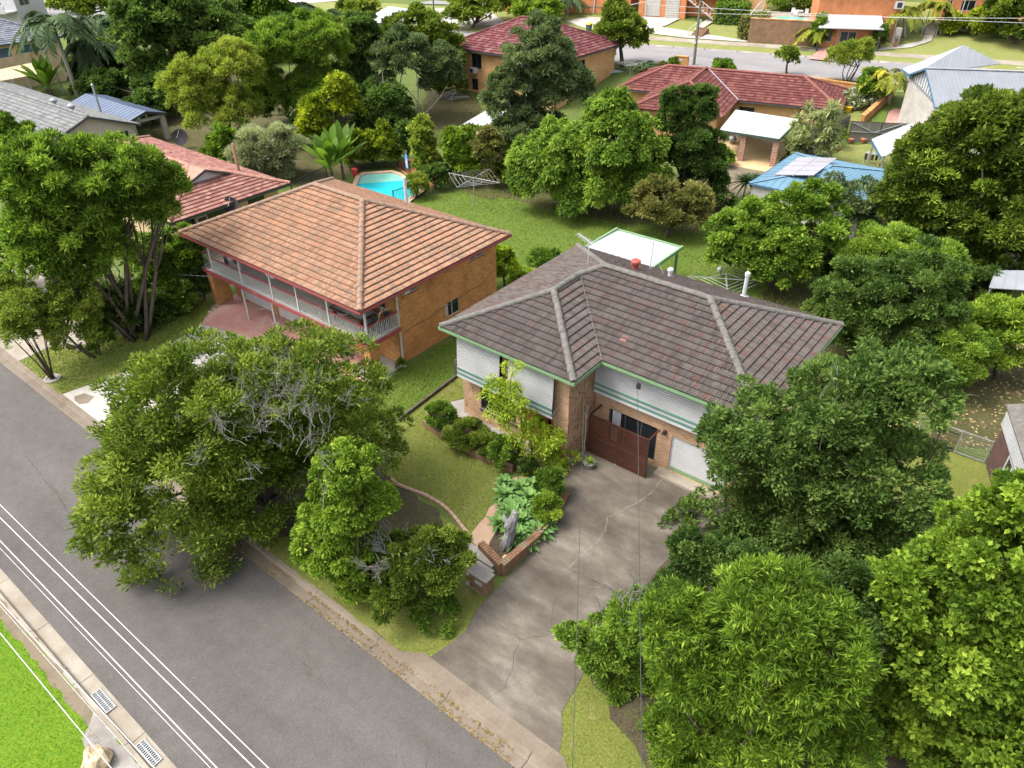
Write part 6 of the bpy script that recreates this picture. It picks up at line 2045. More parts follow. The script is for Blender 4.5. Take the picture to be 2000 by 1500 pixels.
# orange house further right
F, L = frame2((1830, 42), (1950, 42))
t = thing('brick_house', 'orange brick house with dark windows at the top right', 'house', F[0])
box_walls(t, 0, L + 6, .5, 9, -1, 5.2, 'brick_far', [win_px(F, (1847, 22), (1864, 2)), win_px(F, (1876, 22), (1910, 2)), win_px(F, (1921, 22), (1940, 2))], frame=F, fr='white')
m_ = MB(*F); m_.slab([(-.8, -.2, 5.3), (L + 7, -.2, 5.3), (L + 7, 9.5, 6.8), (-.8, 9.5, 6.8)], .2); m_.build('roof', M['roof_maroon'], t)
MB(*F).tube([(2.6, .42, -.5), (2.6, .42, 5)], .06, 6).build('downpipe', M['white'], t)
# stairs with rails
F, L = frame2((1802, 70), (1824, 72))
t = thing('garden_steps', 'pale concrete stairs climbing between golden palms at the top right', 'steps', F[0])
m_ = MB(*F)
for k in range(9): m_.box(0, k * .3, -.3, L, k * .3 + .31, .17 * (k + 1))
m_.build('treads', M['conc_sand'], t)
for x in (-.15, L + .15):
    m_ = MB(*F); m_.bar((x, 0, .9), (x, 2.7, 2.4), .08); m_.bar((x, 0, -.2), (x, 0, .9), .08); m_.bar((x, 2.7, 1.0), (x, 2.7, 2.4), .08); m_.build('handrail', M['metal_lightgrey'], t)
sheet('path', pxs((1700, 98), (1760, 90), (1800, 82), (1805, 70), (1822, 72), (1818, 82), (1780, 94), (1710, 101)), 'conc_pale', .12)

# brick retaining block and pool terrace
F, L = frame2((1459, 84), (1590, 92))
hw = hz_of(F, (1460, 36)); 
t = thing('retaining_wall', 'tall red brown brick wall holding up a small pool terrace', 'retaining wall', F[0])
MB(*F).box(0, 0, -.5, L, .35, hw).build('wall', M['brick_wall'], t); MB(*F).box(0, .351, -.5, .35, 9, hw).build('side_wall', M['brick_wall'], t)
MB(*F).box(-.03, -.04, hw + .001, L + .03, .4, hw + .1).build('capping', M['brick_orange'], t)
m_ = MB(*F); m_.box(.36, .36, hw - .6, L + 1, 9, hw - .3); struct('terrace', m_, M['conc_sand'])
t = thing('swimming_pool', 'small pale blue pool on the raised brick terrace', 'pool', F[0])
m_ = MB(*F); m_.lathe((L * .55, 2.6, hw - .28), [(2.3, 0), (2.3, .06), (2.0, .07)], 20); m_.build('coping', M['coping'], t)
m_ = MB(*F); m_.lathe((L * .55, 2.6, hw - .2), [(1.98, 0), (1.98, .03)], 20); m_.build('water', M['pool_pale'], t)
t = thing('garden_table', 'white table and chairs set on the raised brick terrace', 'table', F[0])
m_ = MB(*F)
m_.lathe((L * .62, 5.6, hw + .35), [(.6, 0), (.62, .05)], 14); m_.lathe((L * .62, 5.6, hw - .3), [(.3, 0), (.05, .1), (.05, .64)], 8); m_.build('top', M['white'], t)
for k in range(3):
    a = k * 2.1 + .3; m_ = MB(*F); x, y = L * .62 + 1.0 * cos(a), 5.6 + 1.0 * sin(a); m_.box(x - .22, y - .22, hw + .1, x + .22, y + .22, hw + .16); m_.box(x - .22, y + .18, hw + .161, x + .22, y + .23, hw + .6)
    for i in (-.18, .18):
        for j in (-.18, .18): m_.box(x + i - .02, y + j - .02, hw - .3, x + i + .02, y + j + .02, hw + .099)
    m_.build('chair', M['white'], t)
m_ = MB(*F); m_.bar((-.3, 1.0, hw + .3), (.3, 8, hw + 1.5), .06); m_.bar((-.3, 1.0, hw - .4), (-.3, 1.0, hw + .3), .06); m_.bar((.3, 8, hw - .3), (.3, 8, hw + 1.5), .06)
for k in range(8): m_.bar((-.2 + k * .07, 1.8 + k * .8, hw - .3), (-.2 + k * .07, 1.8 + k * .8, hw + .45 + k * .14), .04)
single('hand_rail', 'sloping pale handrail along the side of the pool terrace', 'handrail', m_, M['white'], F[0])

# double garage house
F, L = frame2((1254, 33), (1330, 37))
t = thing('brick_house', 'orange brick house with two cream roller garage doors and stairs', 'house', F[0])
z8 = 7.0
box_walls(t, -.6, L + .5, 0, 9, -1, z8, 'brick_far', [], frame=F)
dA, dB = win_px(F, (1260, 30), (1291, 0)), win_px(F, (1298, 34), (1328, 4))
for d in (dA, dB):
    m_ = MB(*F); n = 8
    for k in range(n):
        z = max(d[2], 0) + k * (2.3 / n); m_.box(d[0], -.05, z, d[1], -.003, z + 2.3 / n - .03)
    m_.build('garage_door', M['creamlight'], t)
x1 = plane_u(F, (1395, 25))[0]
box_walls(t, L + .503, x1 + 3, 1.5, 9, -1, 2.6, 'brick_far', [], frame=F)
MB(*F).box(L + .5, .3, 2.601, x1 + 3, 5.5, 2.75).build('balcony_floor', M['conc_sand'], t)
m_ = MB(*F)
for k in range(26): m_.box(L + .6 + k * (x1 + 2.4 - L) / 26, .34, 2.76, L + .63 + k * (x1 + 2.4 - L) / 26, .38, 3.7)
m_.box(L + .5, .32, 3.7, x1 + 3, .4, 3.78); m_.build('balcony_rail', M['metal_lightgrey'], t)
box_walls(t, L + .6, x1 + 6, 5.6, 10, 2.6, 6, 'brick_mid', [(1.5, 3, .9, 2), (5, 6.4, .9, 2)], frame=F)
t2 = thing('garden_stair', 'white railed stair climbing the brick wall beside the garages', 'steps', F[0])
m_ = MB(*F); xs = L + .8; xe = x1 + .8
for k in range(11): m_.box(xe - k * (xe - xs) / 11, -.9, .25 * k - .1, xe - (k + 1) * (xe - xs) / 11, .29, .25 * k + .05)
m_.build('treads', M['brick_orange'], t2)
for y in (-.93,):
    m_ = MB(*F); m_.bar((xe, y, .9), (xs, y, 3.6), .08); m_.bar((xe, y, -.1), (xs, y, 2.6), .1)
    for k in range(8): m_.bar((xe - k * (xe - xs) / 8, y, 2.7 * k / 8), (xe - k * (xe - xs) / 8, y, .9 + 2.7 * k / 8), .05)
    m_.build('handrail', M['white'], t2)
sheet('driveway', pxs((1254, 34), (1328, 38), (1300, 52), (1275, 58), (1248, 60), (1243, 45)), 'conc_pale', .13)
sheet('path', pxs((1268, 58), (1290, 54), (1460, 82), (1455, 84), (1340, 76), (1260, 66)), 'conc_pale', .14)
sheet('path', pxs((1378, 41), (1397, 37), (1392, 45), (1366, 62), (1355, 60)), 'conc_pale', .15)
F, L = frame2((1348, 73), (1362, 76))
t = thing('garden_steps', 'short flight of red brick steps down to the back footpath', 'steps', F[0])
m_ = MB(*F)
for k in range(6): m_.box(-.2, k * .35, -.2, L + .3, k * .35 + .36, .17 * (k + 1))
m_.build('treads', M['brick_wall'], t)
m_ = MB(*F); m_.bar((-.3, 0, 1.0), (-.1, 2.4, 1.9), .07); m_.bar((-.3, 0, -.1), (-.3, 0, 1.0), .07); m_.bar((-.1, 2.4, .6), (-.1, 2.4, 1.9), .07); m_.build('handrail', M['white'], t)
sheet('driveway', pxs((1578, 117), (1610, 92), (1626, 96), (1622, 121)), 'pinkpave', .135)
sheet('driveway', pxs((1105, 42), (1150, 34), (1250, 42), (1160, 52), (1180, 68), (1130, 52)), 'conc_pale', .10)

# brown house behind the round tree
F, L = frame2((1085, 24), (1222, 26))
t = thing('brick_house', 'dark orange brick house with white downpipe behind the street tree', 'house', F[0])
box_walls(t, -8, L + .6, 0, 8, -1, 6, 'brick_far', [win_px(F, (1140, 6), (1160, -8)), win_px(F, (1195, 6), (1215, -8))], frame=F, fr='white')
MB(*F).box(-8.05, -.06, .9, L + .65, -.004, 1.05).build('floor_band', M['conc_sand'], t)
m_ = MB(*F); m_.slab([(-9, -.7, 6), (L + 1.5, -.7, 6), (L + 1.5, 8.6, 7.6), (-9, 8.6, 7.6)], .2); m_.build('roof', M['roof_maroon'], t)
MB(*F).tube([(L * .55, -.12, 0), (L * .58, -.12, 5.5)], .07, 6).build('downpipe', M['white'], t)
m_ = MB(*F); m_.bar((L - .5, -1.6, 1.2), (L + 3, -1.6, 2.0), .08); m_.bar((L - .5, -1.6, 0), (L - .5, -1.6, 1.2), .08); m_.bar((L + 3, -1.6, 0), (L + 3, -1.6, 2.0), .08)
single('hand_rail', 'white handrail in front of the dark orange brick house', 'handrail', m_, M['white'], F[0])

# street furniture
b = G(1355, 126); tp = near_axis(1372, -30, b)
t = thing('power_pole', 'tall greenish timber power pole beside the back street', 'power pole', b)
MB().tube([b - [0, 0, .2], tp], [.17, .12], 10).build('shaft', M['pole'], t)
MB().bar(tp - np.array([1.1, .26, .6]), tp + np.array([1.1, .26, -.6]), .12).build('crossarm', M['pole'], t)
MB().box(b[0] - .2, b[1] - .19, b[2] + 2.2, b[0] + .0, b[1] - .165, b[2] + 2.5).build('plate', M['white'], t)
b = G(1150, 63)
t = thing('wheelie_bin', 'dark green wheelie bin with yellow lid by the back street', 'wheelie bin', b)
MB(b).add([(-.25, -.28, .08), (.25, -.28, .08), (.25, .28, .08), (-.25, .28, .08), (-.3, -.36, 1.0), (.3, -.36, 1.0), (.3, .36, 1.0), (-.3, .36, 1.0)], [(3, 2, 1, 0), (4, 5, 6, 7), (0, 1, 5, 4), (1, 2, 6, 5), (2, 3, 7, 6), (3, 0, 4, 7)]).build('body', M['fascia_dkgreen'], t)
MB(b).add([(-.32, -.39, 1.0), (.32, -.39, 1.0), (.32, .39, 1.0), (-.32, .39, 1.0), (-.3, -.36, 1.06), (.3, -.36, 1.06), (.3, .36, 1.14), (-.3, .36, 1.14)], [(4, 5, 6, 7), (0, 1, 5, 4), (1, 2, 6, 5), (2, 3, 7, 6), (3, 0, 4, 7)]).build('lid', M['yellow'], t)
for x in (-.27, .27): MB(b).tube([(x - .03, .28, .12), (x + .03, .28, .12)], .12, 10).build('wheel', M['black'], t)
b = G(1331, 131); t = thing('brick_letterbox', 'small orange brick letterbox behind the crimson roof', 'letterbox', b)
MB(b, ED).box(-.7, -.25, -.1, .7, .25, 1.1).build('pillar', M['brick_orange'], t); MB(b, ED).box(-.75, -.3, 1.101, .75, .3, 1.2).build('capping', M['brick_orange'], t); MB(b, ED).box(-.3, -.27, .65, .1, -.252, .9).build('letter_plate', M['alum'], t)
b = G(1747, 93); t = thing('letterbox', 'small stone letterbox post on the lawn of the orange house', 'letterbox', b)
MB(b, ED).box(-.2, -.2, -.1, .2, .2, 1.0).build('post', M['brick_wall'], t); MB(b, ED).box(-.3, -.3, 1.001, .3, .3, 1.35).build('box', M['wood_grey'], t)
MB(b, ED).tube([(-.5, 0, 0), (-.5, 0, 3.2)], .03, 5).build('rod', M['steel'], t)
b = G(848, 38); tp = near_axis(845, -20, b); t = thing('power_pole', 'thin timber power pole among the trees at the top', 'power pole', b)
MB().tube([b - [0, 0, .2], tp], [.15, .11], 8).build('shaft', M['pole'], t); MB().bar(tp - np.array([1, .2, .4]), tp + np.array([1, .2, -.4]), .1).build('crossarm', M['pole'], t)
sheet('road', pxs((500, 16), (660, 2), (700, -20), (560, -20)), 'conc_pale', .05)
sheet('driveway', pxs((815, 16), (950, 20), (1000, 50), (880, 52), (830, 40)), 'conc_pale', .06)
sheet('road', pxs((800, 8), (880, 10), (960, 16), (955, 10), (850, 2)), 'asphalt_far', .08)

# ================================================================== overhead lines
def cable(name, label, cat, a, b, r, mat, sag=.0, ext=0.0, group=None, n=14):
    a, b = np.array(a), np.array(b); d = b - a
    a2, b2 = a - d * ext, b + d * ext
    pts = [a2 + (b2 - a2) * s + [0, 0, -sag * 4 * s * (1 - s)] for s in np.linspace(0, 1, n)]
    m_ = MB(); m_.tube(pts, r, 6)
    return single(name, label, cat, m_, M[mat], a2, group)


for pa, pb, z, r, lab in (((142, 1125), (500, 1476), 7.6, .009, 'pale overhead wire over the road, the one nearest the big front tree'),
                          ((116, 1125), (497, 1500), 7.9, .011, 'pale overhead wire over the road, second from the big front tree'),
                          ((66, 1125), (424, 1500), 7.9, .011, 'pale overhead wire over the road, third from the big front tree'),
                          ((52, 1125), (411, 1500), 7.4, .006, 'thin grey overhead wire over the middle of the near lane'),
                          ((0, 1175), (302, 1500), 6.4, .010, 'pale overhead wire hanging above the near gutter edge'),
                          ((0, 1183), (277, 1497), 6.2, .005, 'thin faint overhead wire hanging above the near gutter edge'),
                          ((0, 1236), (217, 1500), 6.4, .010, 'grey overhead wire crossing the bright lawn corner')):
    cable('overhead_wire', lab, 'overhead wire', GZ(*pa, z), GZ(*pb, z), r, 'wire', 0, 3.0, 'overhead wires along the road')
cable('service_wire', 'dark service wire dropping over the drive from the tiled wing', 'service wire', onX(1142, 742, wr_ + .1), GZ(1118, 1500, 6.6), .008, 'cable', .12, .0)
a = np.array([-10.95, YM - .25, 4.35])
cable('service_wire', 'dark service wire dropping over the drive from the fascia service box', 'service wire', a, GZ(1254, 1500, 6.6), .010, 'cable', .12, .0)
q = onY(414, 540, 19.25); cable('service_wire', 'thin wire from the verandah corner through the leaning trees', 'service wire', q, q + np.array([-12.0, -9.0, 2.0]), .012, 'steel', .3)
for pa, pb, lab in (((1480, 26), (2000, 33), 'upper pale wire strung across the back street houses'), ((1450, 17), (2000, 42), 'lower pale wire strung across the back street houses')):
    A_ = near_axis(*pa, G(1470, 100)); B_ = near_axis(*pb, G(2000, 130)); cable('overhead_wire', lab, 'overhead wire', A_, B_, .022, 'wire', .2, .4)

# ================================================================== vegetation
# ---- front garden
t, el, b = tree('broadleaf_tree', 'huge spreading olive green tree with bare grey twigs overhanging the front road', 'tree', (590, 985),
     [(215, 665, 560, 960), (430, 640, 760, 900), (190, 830, 470, 1120), (390, 820, 640, 1090), (560, 770, 795, 960), (255, 1000, 490, 1190), (155, 960, 300, 1090), (250, 700, 400, 860), (330, 720, 620, 980), (470, 760, 700, 980)], 'olive', .125, 6.2, .2, aspect=.36, bark='bark_grey', trunks=2, limbs=26, twigs=0, fill=.65, tshift=.05)
m_ = MB()
for k in range(170):
    px, py = rng.normal(540, 85), rng.normal(765, 70)
    d = ray(px, py); c, rr = el[1]
    zt = c[2] + rr[2] * rng.uniform(.55, .98)
    q = CAMP + d * ((zt - HC) / d[2])
    dr = np.array([rng.normal(-.2, .6), rng.normal(.3, .6), .35]); twig_spray(m_, q - dr * .4, dr, rng.uniform(.3, .6), .009, 2, 3)
m_.build('twigs', M['twig'], t)
tree('broadleaf_tree', 'narrow bright green tree with lime crown tip beside the big olive tree', 'tree', (690, 1150),
     [(620, 865, 735, 960), (600, 920, 765, 1050), (585, 1000, 720, 1130), (640, 1030, 770, 1170)], 'lime', .13, 6.0, .26, aspect=.5, droop=.3, tshift=-.12)
t, el, b = tree('shrub', 'dark leaved bush with pale dead branches beside the garden steps', 'shrub', (800, 1175),
     [(705, 1080, 850, 1200), (790, 1030, 920, 1150), (740, 1040, 880, 1150)], 'olive', .13, 4.4, .28, aspect=.4, bark='bark_grey', trunks=3, tshift=-.1)
m_ = MB()
c = near_axis(790, 1090, b)
for k in range(9):
    a = rng.uniform(0, 6.28)
    twig_spray(m_, c + [.3 * cos(a), .3 * sin(a), .1], [cos(a) * .8, sin(a) * .8, rng.uniform(.2, 1.0)], rng.uniform(.6, 1.0), .032, 3, 3)
m_.tube([b, b * .4 + c * .6 + [.1, 0, 0], c + [.1, 0, .3]], [.09, .07, .045], 7)
m_.build('dead_branches', M['twig'], t)
tree('shrub', 'small leafy sucker growing from the verge lawn below the dead branches', 'shrub', (835, 1205), [(808, 1165, 900, 1225)], 'bright', .10, 2.2, .4, trunk=False)
# young poinciana-like tree
b = G(1040, 905)
t = thing('young_tree', 'young tree with feathery yellow green foliage before the front door', 'tree', b)
m_ = MB(); CL = []
base_ = b + [0, 0, 0]
knots = [(970, 765, 40, 65), (1000, 720, 22, 30), (985, 800, 42, 50), (1045, 850, 48, 45), (1010, 830, 40, 30), (1065, 905, 50, 40), (1100, 888, 28, 28), (1045, 880, 30, 30), (1075, 860, 30, 22), (1000, 770, 36, 40)]
fork = near_axis(1033, 850, b)
m_.tube([b, b * .5 + fork * .5 + [.06, 0, 0], fork], [.06, .05, .04], 7)
for (px, py, hx, hy) in knots:
    q = near_axis(px, py, b); q = q + unit(q - CAMP) * rng.uniform(-.4, .2); limb(m_, fork, q, .03, .012, .1, 5, 5)
    R_ = hx / FPX * depth(q)
    CL.append((q, (R_, R_, R_ * .6)))
P_, A_, N_, T_, _ = crown_points(CL, 9000, .42, -.3, .5, .7, .15)
n = len(P_); s_ = rng.uniform(.7, 1.3, n); leaf_mesh('crown', P_, A_ - [0, 0, .35], N_, .13 * s_, .05 * s_, T_ + .05, M['yellowlime'], t, b)
m_.build('trunk', M['bark_grey'], t, smooth=True)
# rose bed and planter plants
for (bx, base, kind, lab, fl) in (((832, 787, 888, 840), (858, 838), 'bright', 'round green shrub at the left end of the rose bed', None), ((870, 822, 945, 870), (905, 868), 'olive', 'low rose bush with white blooms in the brick edged bed', ('whitefl', 60, .07)),
                              ((915, 842, 975, 885), (945, 885), 'olive', 'sparse rose bush between rounder shrubs in the bed', ('whitefl', 25, .06)), ((955, 855, 1018, 912), (985, 908), 'bright', 'dense dark green shrub near the end of the rose bed', None), ((1012, 893, 1050, 925), (1030, 925), 'dark', 'small dark shrub under the feathery young tree', None)):
    tree('shrub', lab, 'shrub', base, [bx], kind, .10, 4.4, .34, trunk=True, r=.03, flowers=fl, lmin=.09)
ag = [(985, 960, .8), (1000, 1000, .95), (975, 1015, .7), (1018, 1012, .85), (1035, 965, .9), (1045, 1000, .8), (1010, 1040, .95), (1052, 1030, .8), (1030, 1052, .65), (1018, 945, .7), (1040, 940, .6), (995, 985, .8), (1062, 1010, .75), (1000, 1030, .7), (985, 935, .6), (1020, 985, .8)]
for k, (px, py, R_) in enumerate(ag):
    p = G(px, py + 14)
    rosette('agave', 'blue green foxtail agave rosette in the planter bed around the driftwood log', 'agave', p + [0, 0, .05], R_, 30, 'agave', .25, .8, 'agaves in the planter bed', .12)
tree('shrub', 'feathery lime fern at the back of the agave planter', 'fern', (1068, 1015), [(1045, 965, 1095, 1025)], 'lime', .14, 3.2, .4, aspect=.2, trunk=False)
tree('shrub', 'dark bushy shrub at the house end of the agave planter', 'shrub', (1075, 968), [(1045, 915, 1105, 985)], 'bright', .10, 4.5, .33, trunk=False, tshift=-.15)
a = near_axis(1010, 1000, G(985, 1070)); a = G(985, 1070)
t = thing('driftwood_log', 'weathered grey driftwood log leaning among the agaves', 'log', a)
m_ = MB()
tp = near_axis(1006, 1000, a); ax = tp - a
pts = [a - ax * .06, a + ax * .15 + [.05, 0, 0], a + ax * .4 + [.02, .05, .03], a + ax * .6 + [-.02, 0, .02], a + ax * .85 + [.05, 0, 0], tp]
m_.tube(pts, [.20, .24, .19, .23, .17, .09], 9)
k = len(m_.v)
for i in range(k): m_.v[i] = m_.v[i] + rng.normal(0, .022, 3)
m_.build('stem', M['drift'], t)
m2 = MB(); m2.tube([a + ax * .6, a + ax * .72 + np.array([-.3, -.05, .05]), a + ax * .78 + np.array([-.38, -.05, .1])], [.12, .09, .05], 7); m2.build('branch_stub', M['drift'], t)
# carved stone at the bottom left corner
c = G(190, 1492); t = thing('garden_rock', 'pale brown boulder on the bright lawn at the bottom edge', 'rock', c)
m_ = MB(); m_.lathe(c, [(.35, -.05), (.42, .1), (.40, .3), (.28, .46), (.08, .5)], 11)
for i in range(len(m_.v)): m_.v[i] = m_.v[i] + rng.normal(0, .045, 3)
m_.build('boulder', M['plaster_pink'], t)

# ---- right foreground
t, el, b = tree('broadleaf_tree', 'broad dark green tree standing over the garage end of the drive', 'tree', (1600, 1075),
     [(1380, 760, 1620, 960), (1560, 690, 1780, 880), (1600, 840, 1850, 1060), (1400, 930, 1640, 1130), (1275, 980, 1430, 1160), (1620, 1000, 1810, 1180), (1370, 810, 1470, 900), (1690, 700, 1860, 850), (1590, 1060, 1760, 1230), (1490, 1060, 1630, 1170), (1480, 820, 1700, 1020), (1390, 860, 1500, 960), (1500, 940, 1720, 1120)], 'dark', .12, 6.6, .18, aspect=.42, bark='bark', trunks=3, limbs=30, fill=.7, tshift=.17, r=.16)
m_ = MB()
for (px, py) in ((1590, 800), (1625, 790), (1600, 880), (1730, 1000), (1715, 985), (1510, 940), (1660, 960)):
    q = near_axis(px, py, b); d = unit(q - CAMP); q = q - d * 1.5
    twig_spray(m_, q, [rng.normal(0, .25), rng.normal(.1, .2), 1.0], rng.uniform(.6, 1.0), .018, 2, 2)
m_.build('twigs', M['twig'], t)
tree('broadleaf_tree', 'fine leaved bright green tree at the bottom beside the drive', 'tree', (1470, 1500),
     [(1290, 1200, 1500, 1400), (1400, 1110, 1620, 1300), (1500, 1200, 1690, 1420), (1270, 1340, 1480, 1560), (1420, 1330, 1690, 1580), (1250, 1150, 1400, 1280), (1245, 1390, 1420, 1570), (1380, 1200, 1600, 1400)], 'lime', .13, 4.6, .15, aspect=.2, bark='bark', trunks=2, limbs=14, r=.12, fill=.85, tshift=-.28)
tree('broadleaf_tree', 'large round leaved lime green tree filling the bottom right corner', 'tree', (1890, 1500),
     [(1700, 1080, 1900, 1290), (1830, 980, 2060, 1200), (1720, 1270, 1900, 1440), (1880, 1180, 2090, 1400), (1750, 1400, 1960, 1580), (1930, 1380, 2100, 1580), (1940, 930, 2060, 1060), (1800, 1150, 2040, 1450), (1690, 1340, 1840, 1530), (1870, 1280, 2080, 1560)], 'lime', .135, 2.9, .2, aspect=.68, bark='bark_grey', trunks=2, limbs=12, r=.12, fill=.8, tshift=-.13)
t, el, b = tree('shrub', 'straggly yellow green bush with bare twigs leaning over the drive', 'shrub', (1240, 1330),
     [(1120, 1220, 1240, 1310), (1180, 1170, 1300, 1270), (1160, 1280, 1270, 1370), (1225, 1250, 1300, 1400), (1085, 1225, 1140, 1260)], 'bright', .12, 3.0, .3, aspect=.4, bark='bark_grey', trunks=3, spiky=.15, tshift=.1)
m_ = MB()
for k in range(16):
    q = near_axis(rng.uniform(1170, 1260), rng.uniform(1170, 1240), b)
    twig_spray(m_, q, [rng.normal(-.4, .4), rng.normal(.5, .4), .6], rng.uniform(.4, .8), .014, 2, 3)
m_.build('twigs', M['twig'], t)
tree('shrub', 'dark shrub filling the gap between drive bush and fine leaved tree', 'shrub', (1330, 1230), [(1260, 1120, 1400, 1250), (1370, 1060, 1520, 1190), (1560, 1110, 1720, 1270), (1310, 1040, 1420, 1150)], 'dark', .12, 4.5, .24)
tree('broadleaf_tree', 'rounded dark green tree behind the right end of the brown roof', 'tree', (1740, 720),
     [(1590, 520, 1760, 680), (1690, 500, 1870, 680), (1640, 600, 1860, 730)], 'dark', .2, 5.0, .22, aspect=.42, limbs=16, fill=.72, tshift=.1)
tree('broadleaf_tree', 'feathery light green tree rising behind the rounded dark tree', 'tree', (1745, 600), [(1640, 455, 1800, 560), (1770, 480, 1880, 560)], 'bright', .3, 4.0, .28, aspect=.22, tshift=.28)
tree('broadleaf_tree', 'light green ferny tree below the frangipani on the right', 'tree', (1830, 760), [(1790, 640, 1920, 760), (1770, 700, 1880, 760)], 'bright', .2, 4.6, .28, aspect=.25, tshift=.16)
tree('frangipani_tree', 'light green frangipani with white flowers at the right edge', 'tree', (1950, 740), [(1870, 590, 1990, 690), (1930, 600, 2050, 740)], 'lime', .26, 4.0, .25, aspect=.28, flowers=('whitefl', 420, .13), tshift=.1)
t, el, b = tree('broadleaf_tree', 'big dark olive tree with pale flower sprays at the upper right', 'tree', (1850, 520),
     [(1740, 260, 1900, 400), (1830, 200, 2060, 380), (1720, 330, 1860, 450), (1840, 340, 2050, 480), (1760, 400, 1940, 520), (1890, 440, 2040, 560)], 'olive', .25, 4.8, .2, aspect=.4, bark='bark_grey', limbs=24, fill=.7, tshift=-.16)
for (bx) in ((1815, 408, 1880, 445), (1820, 335, 1870, 360), (1905, 355, 1945, 375), (1780, 305, 1850, 330), (1790, 380, 1830, 400)):
    e2 = ellipses(b, [bx], -3.0)
    P_, A_, N_, T_, _ = crown_points(e2, 200, .4); leaf_mesh('flower_spray', P_, A_, N_, .24, .05, T_ + .1, M['lime'], t, b)
tree('citrus_tree', 'rounded glossy bright green tree before the blue shed', 'tree', (1510, 558),
     [(1390, 400, 1540, 540), (1490, 375, 1645, 520), (1420, 440, 1600, 560)], 'bright', .24, 5.2, .2, aspect=.5, limbs=16, tshift=.1)
tree('broadleaf_tree', 'thin sparse tree by the corner of the blue shed', 'tree', (1655, 480), [(1585, 350, 1650, 420), (1635, 355, 1720, 430), (1650, 400, 1710, 450)], 'greygreen', .26, 1.6, .3, aspect=.4, bark='bark_grey', r=.08)
tree('shrub', 'brown tinged sprawling shrub behind the white patio cover', 'shrub', (1300, 462),
     [(1228, 355, 1330, 450), (1290, 380, 1378, 462), (1320, 360, 1390, 420)], 'rusty', .24, 3.6, .26, aspect=.45, spiky=.1)
tree('weeping_tree', 'bright green tree of drooping clumps at the middle of the picture', 'tree', (1140, 412),
     [(1010, 240, 1160, 370), (1120, 210, 1290, 340), (1060, 300, 1240, 410), (1150, 180, 1240, 240), (1000, 300, 1090, 390), (1180, 300, 1300, 400)], 'bright', .30, 5.2, .22, droop=.9, aspect=.4, limbs=16, tshift=.12)
tree('broadleaf_tree', 'dark pointed tree between the drooping bright tree and the patio', 'tree', (1350, 400),
     [(1285, 230, 1400, 370), (1290, 180, 1350, 260), (1340, 170, 1395, 260), (1330, 280, 1415, 400)], 'dark', .26, 5.0, .26, aspect=.4, tshift=-.02)
tree('eucalyptus_tree', 'tall grey green tree in front of the maroon roof', 'tree', (1040, 300),
     [(985, 50, 1110, 180), (945, 150, 1060, 270), (1040, 120, 1150, 240), (960, 220, 1110, 310)], 'greygreen', .38, 4.4, .22, aspect=.3, bark='bark_pale', limbs=16, tshift=.06)
tree('street_tree', 'rounded street tree at the edge of the back road', 'tree', (1215, 130), [(1165, 30, 1265, 105), (1180, 5, 1230, 60)], 'olive', .4, 4.4, .26, aspect=.5)
tree('street_tree', 'lime young tree leaning on the street tree by the tan house', 'tree', (1180, 128), [(1158, 75, 1198, 122)], 'lime', .36, 4.0, .34, tshift=-.1)
# ---- middle left
tree('eucalyptus_tree', 'grey leaved tree with white forked trunk behind the pool', 'tree', (792, 240),
     [(735, 70, 850, 160), (820, 100, 900, 190), (715, 160, 800, 250)], 'greygreen', .38, 4.0, .26, aspect=.35, bark='bark_pale', trunks=3, limbs=9, tshift=-.02)
tree('bottlebrush_tree', 'wide dark green needle leaved tree with many stems left of the pool', 'tree', (585, 250),
     [(490, 60, 600, 160), (570, 40, 680, 150), (480, 140, 570, 240), (560, 130, 690, 230)], 'bright', .42, 5.0, .22, aspect=.2, bark='bark', trunks=6, limbs=18, tshift=.16)
tree('bottlebrush_tree', 'yellow green fine leaved tree with bare stems by the far yard', 'tree', (455, 285),
     [(320, 130, 430, 220), (400, 95, 510, 190), (360, 180, 500, 245)], 'olive', .40, 4.2, .22, aspect=.2, bark='bark', trunks=7, limbs=21, tshift=.42)
tree('broadleaf_tree', 'golden yellow leaved tree left of the pool', 'tree', (655, 300),
     [(640, 145, 690, 200), (590, 190, 650, 250), (650, 185, 705, 240), (580, 220, 640, 290), (625, 240, 670, 280)], 'gold', .36, 3.4, .3, aspect=.45, bark='bark_grey', limbs=12)
tree('wattle_tree', 'pale grey feathery shrub behind the red tiled roof', 'shrub', (520, 350), [(455, 260, 560, 340), (520, 250, 595, 330), (480, 300, 580, 360)], 'wattle', .34, 3.0, .28, aspect=.15, bark='bark', spiky=.15)
tree('hedge', 'tall yellow green hedge screening the far side of the pool', 'hedge', (730, 325), [(670, 262, 740, 330), (715, 250, 785, 325)], 'gold', .34, 4.6, .24, aspect=.35, tshift=-.34)
tree('shrub', 'dark bush between yellow hedge and pool sign', 'shrub', (795, 325), [(775, 240, 815, 325)], 'dark', .34, 4.4, .3)
tree('shrub', 'tall loose lime shrub right of the pool sign', 'shrub', (835, 355), [(805, 235, 850, 330), (815, 290, 860, 355)], 'olive', .32, 4.4, .3, tshift=.25)
tree('shrub', 'bright lime bush beside the rotary hoist', 'shrub', (895, 362), [(865, 250, 905, 330), (875, 290, 925, 360)], 'lime', .32, 4.4, .3, tshift=-.12)
tree('myrtle_shrub', 'loose shrub dotted with pink blossom behind the rotary hoist', 'shrub', (965, 365), [(925, 255, 985, 330), (950, 300, 1010, 362)], 'rusty', .28, 3.6, .3, flowers=('pink', 160, .22), tshift=-.05)
tree('shrub', 'small dark shrub tucked under the lime bush by the back lawn', 'shrub', (848, 368), [(825, 320, 880, 366)], 'dark', .3, 4.2, .32)
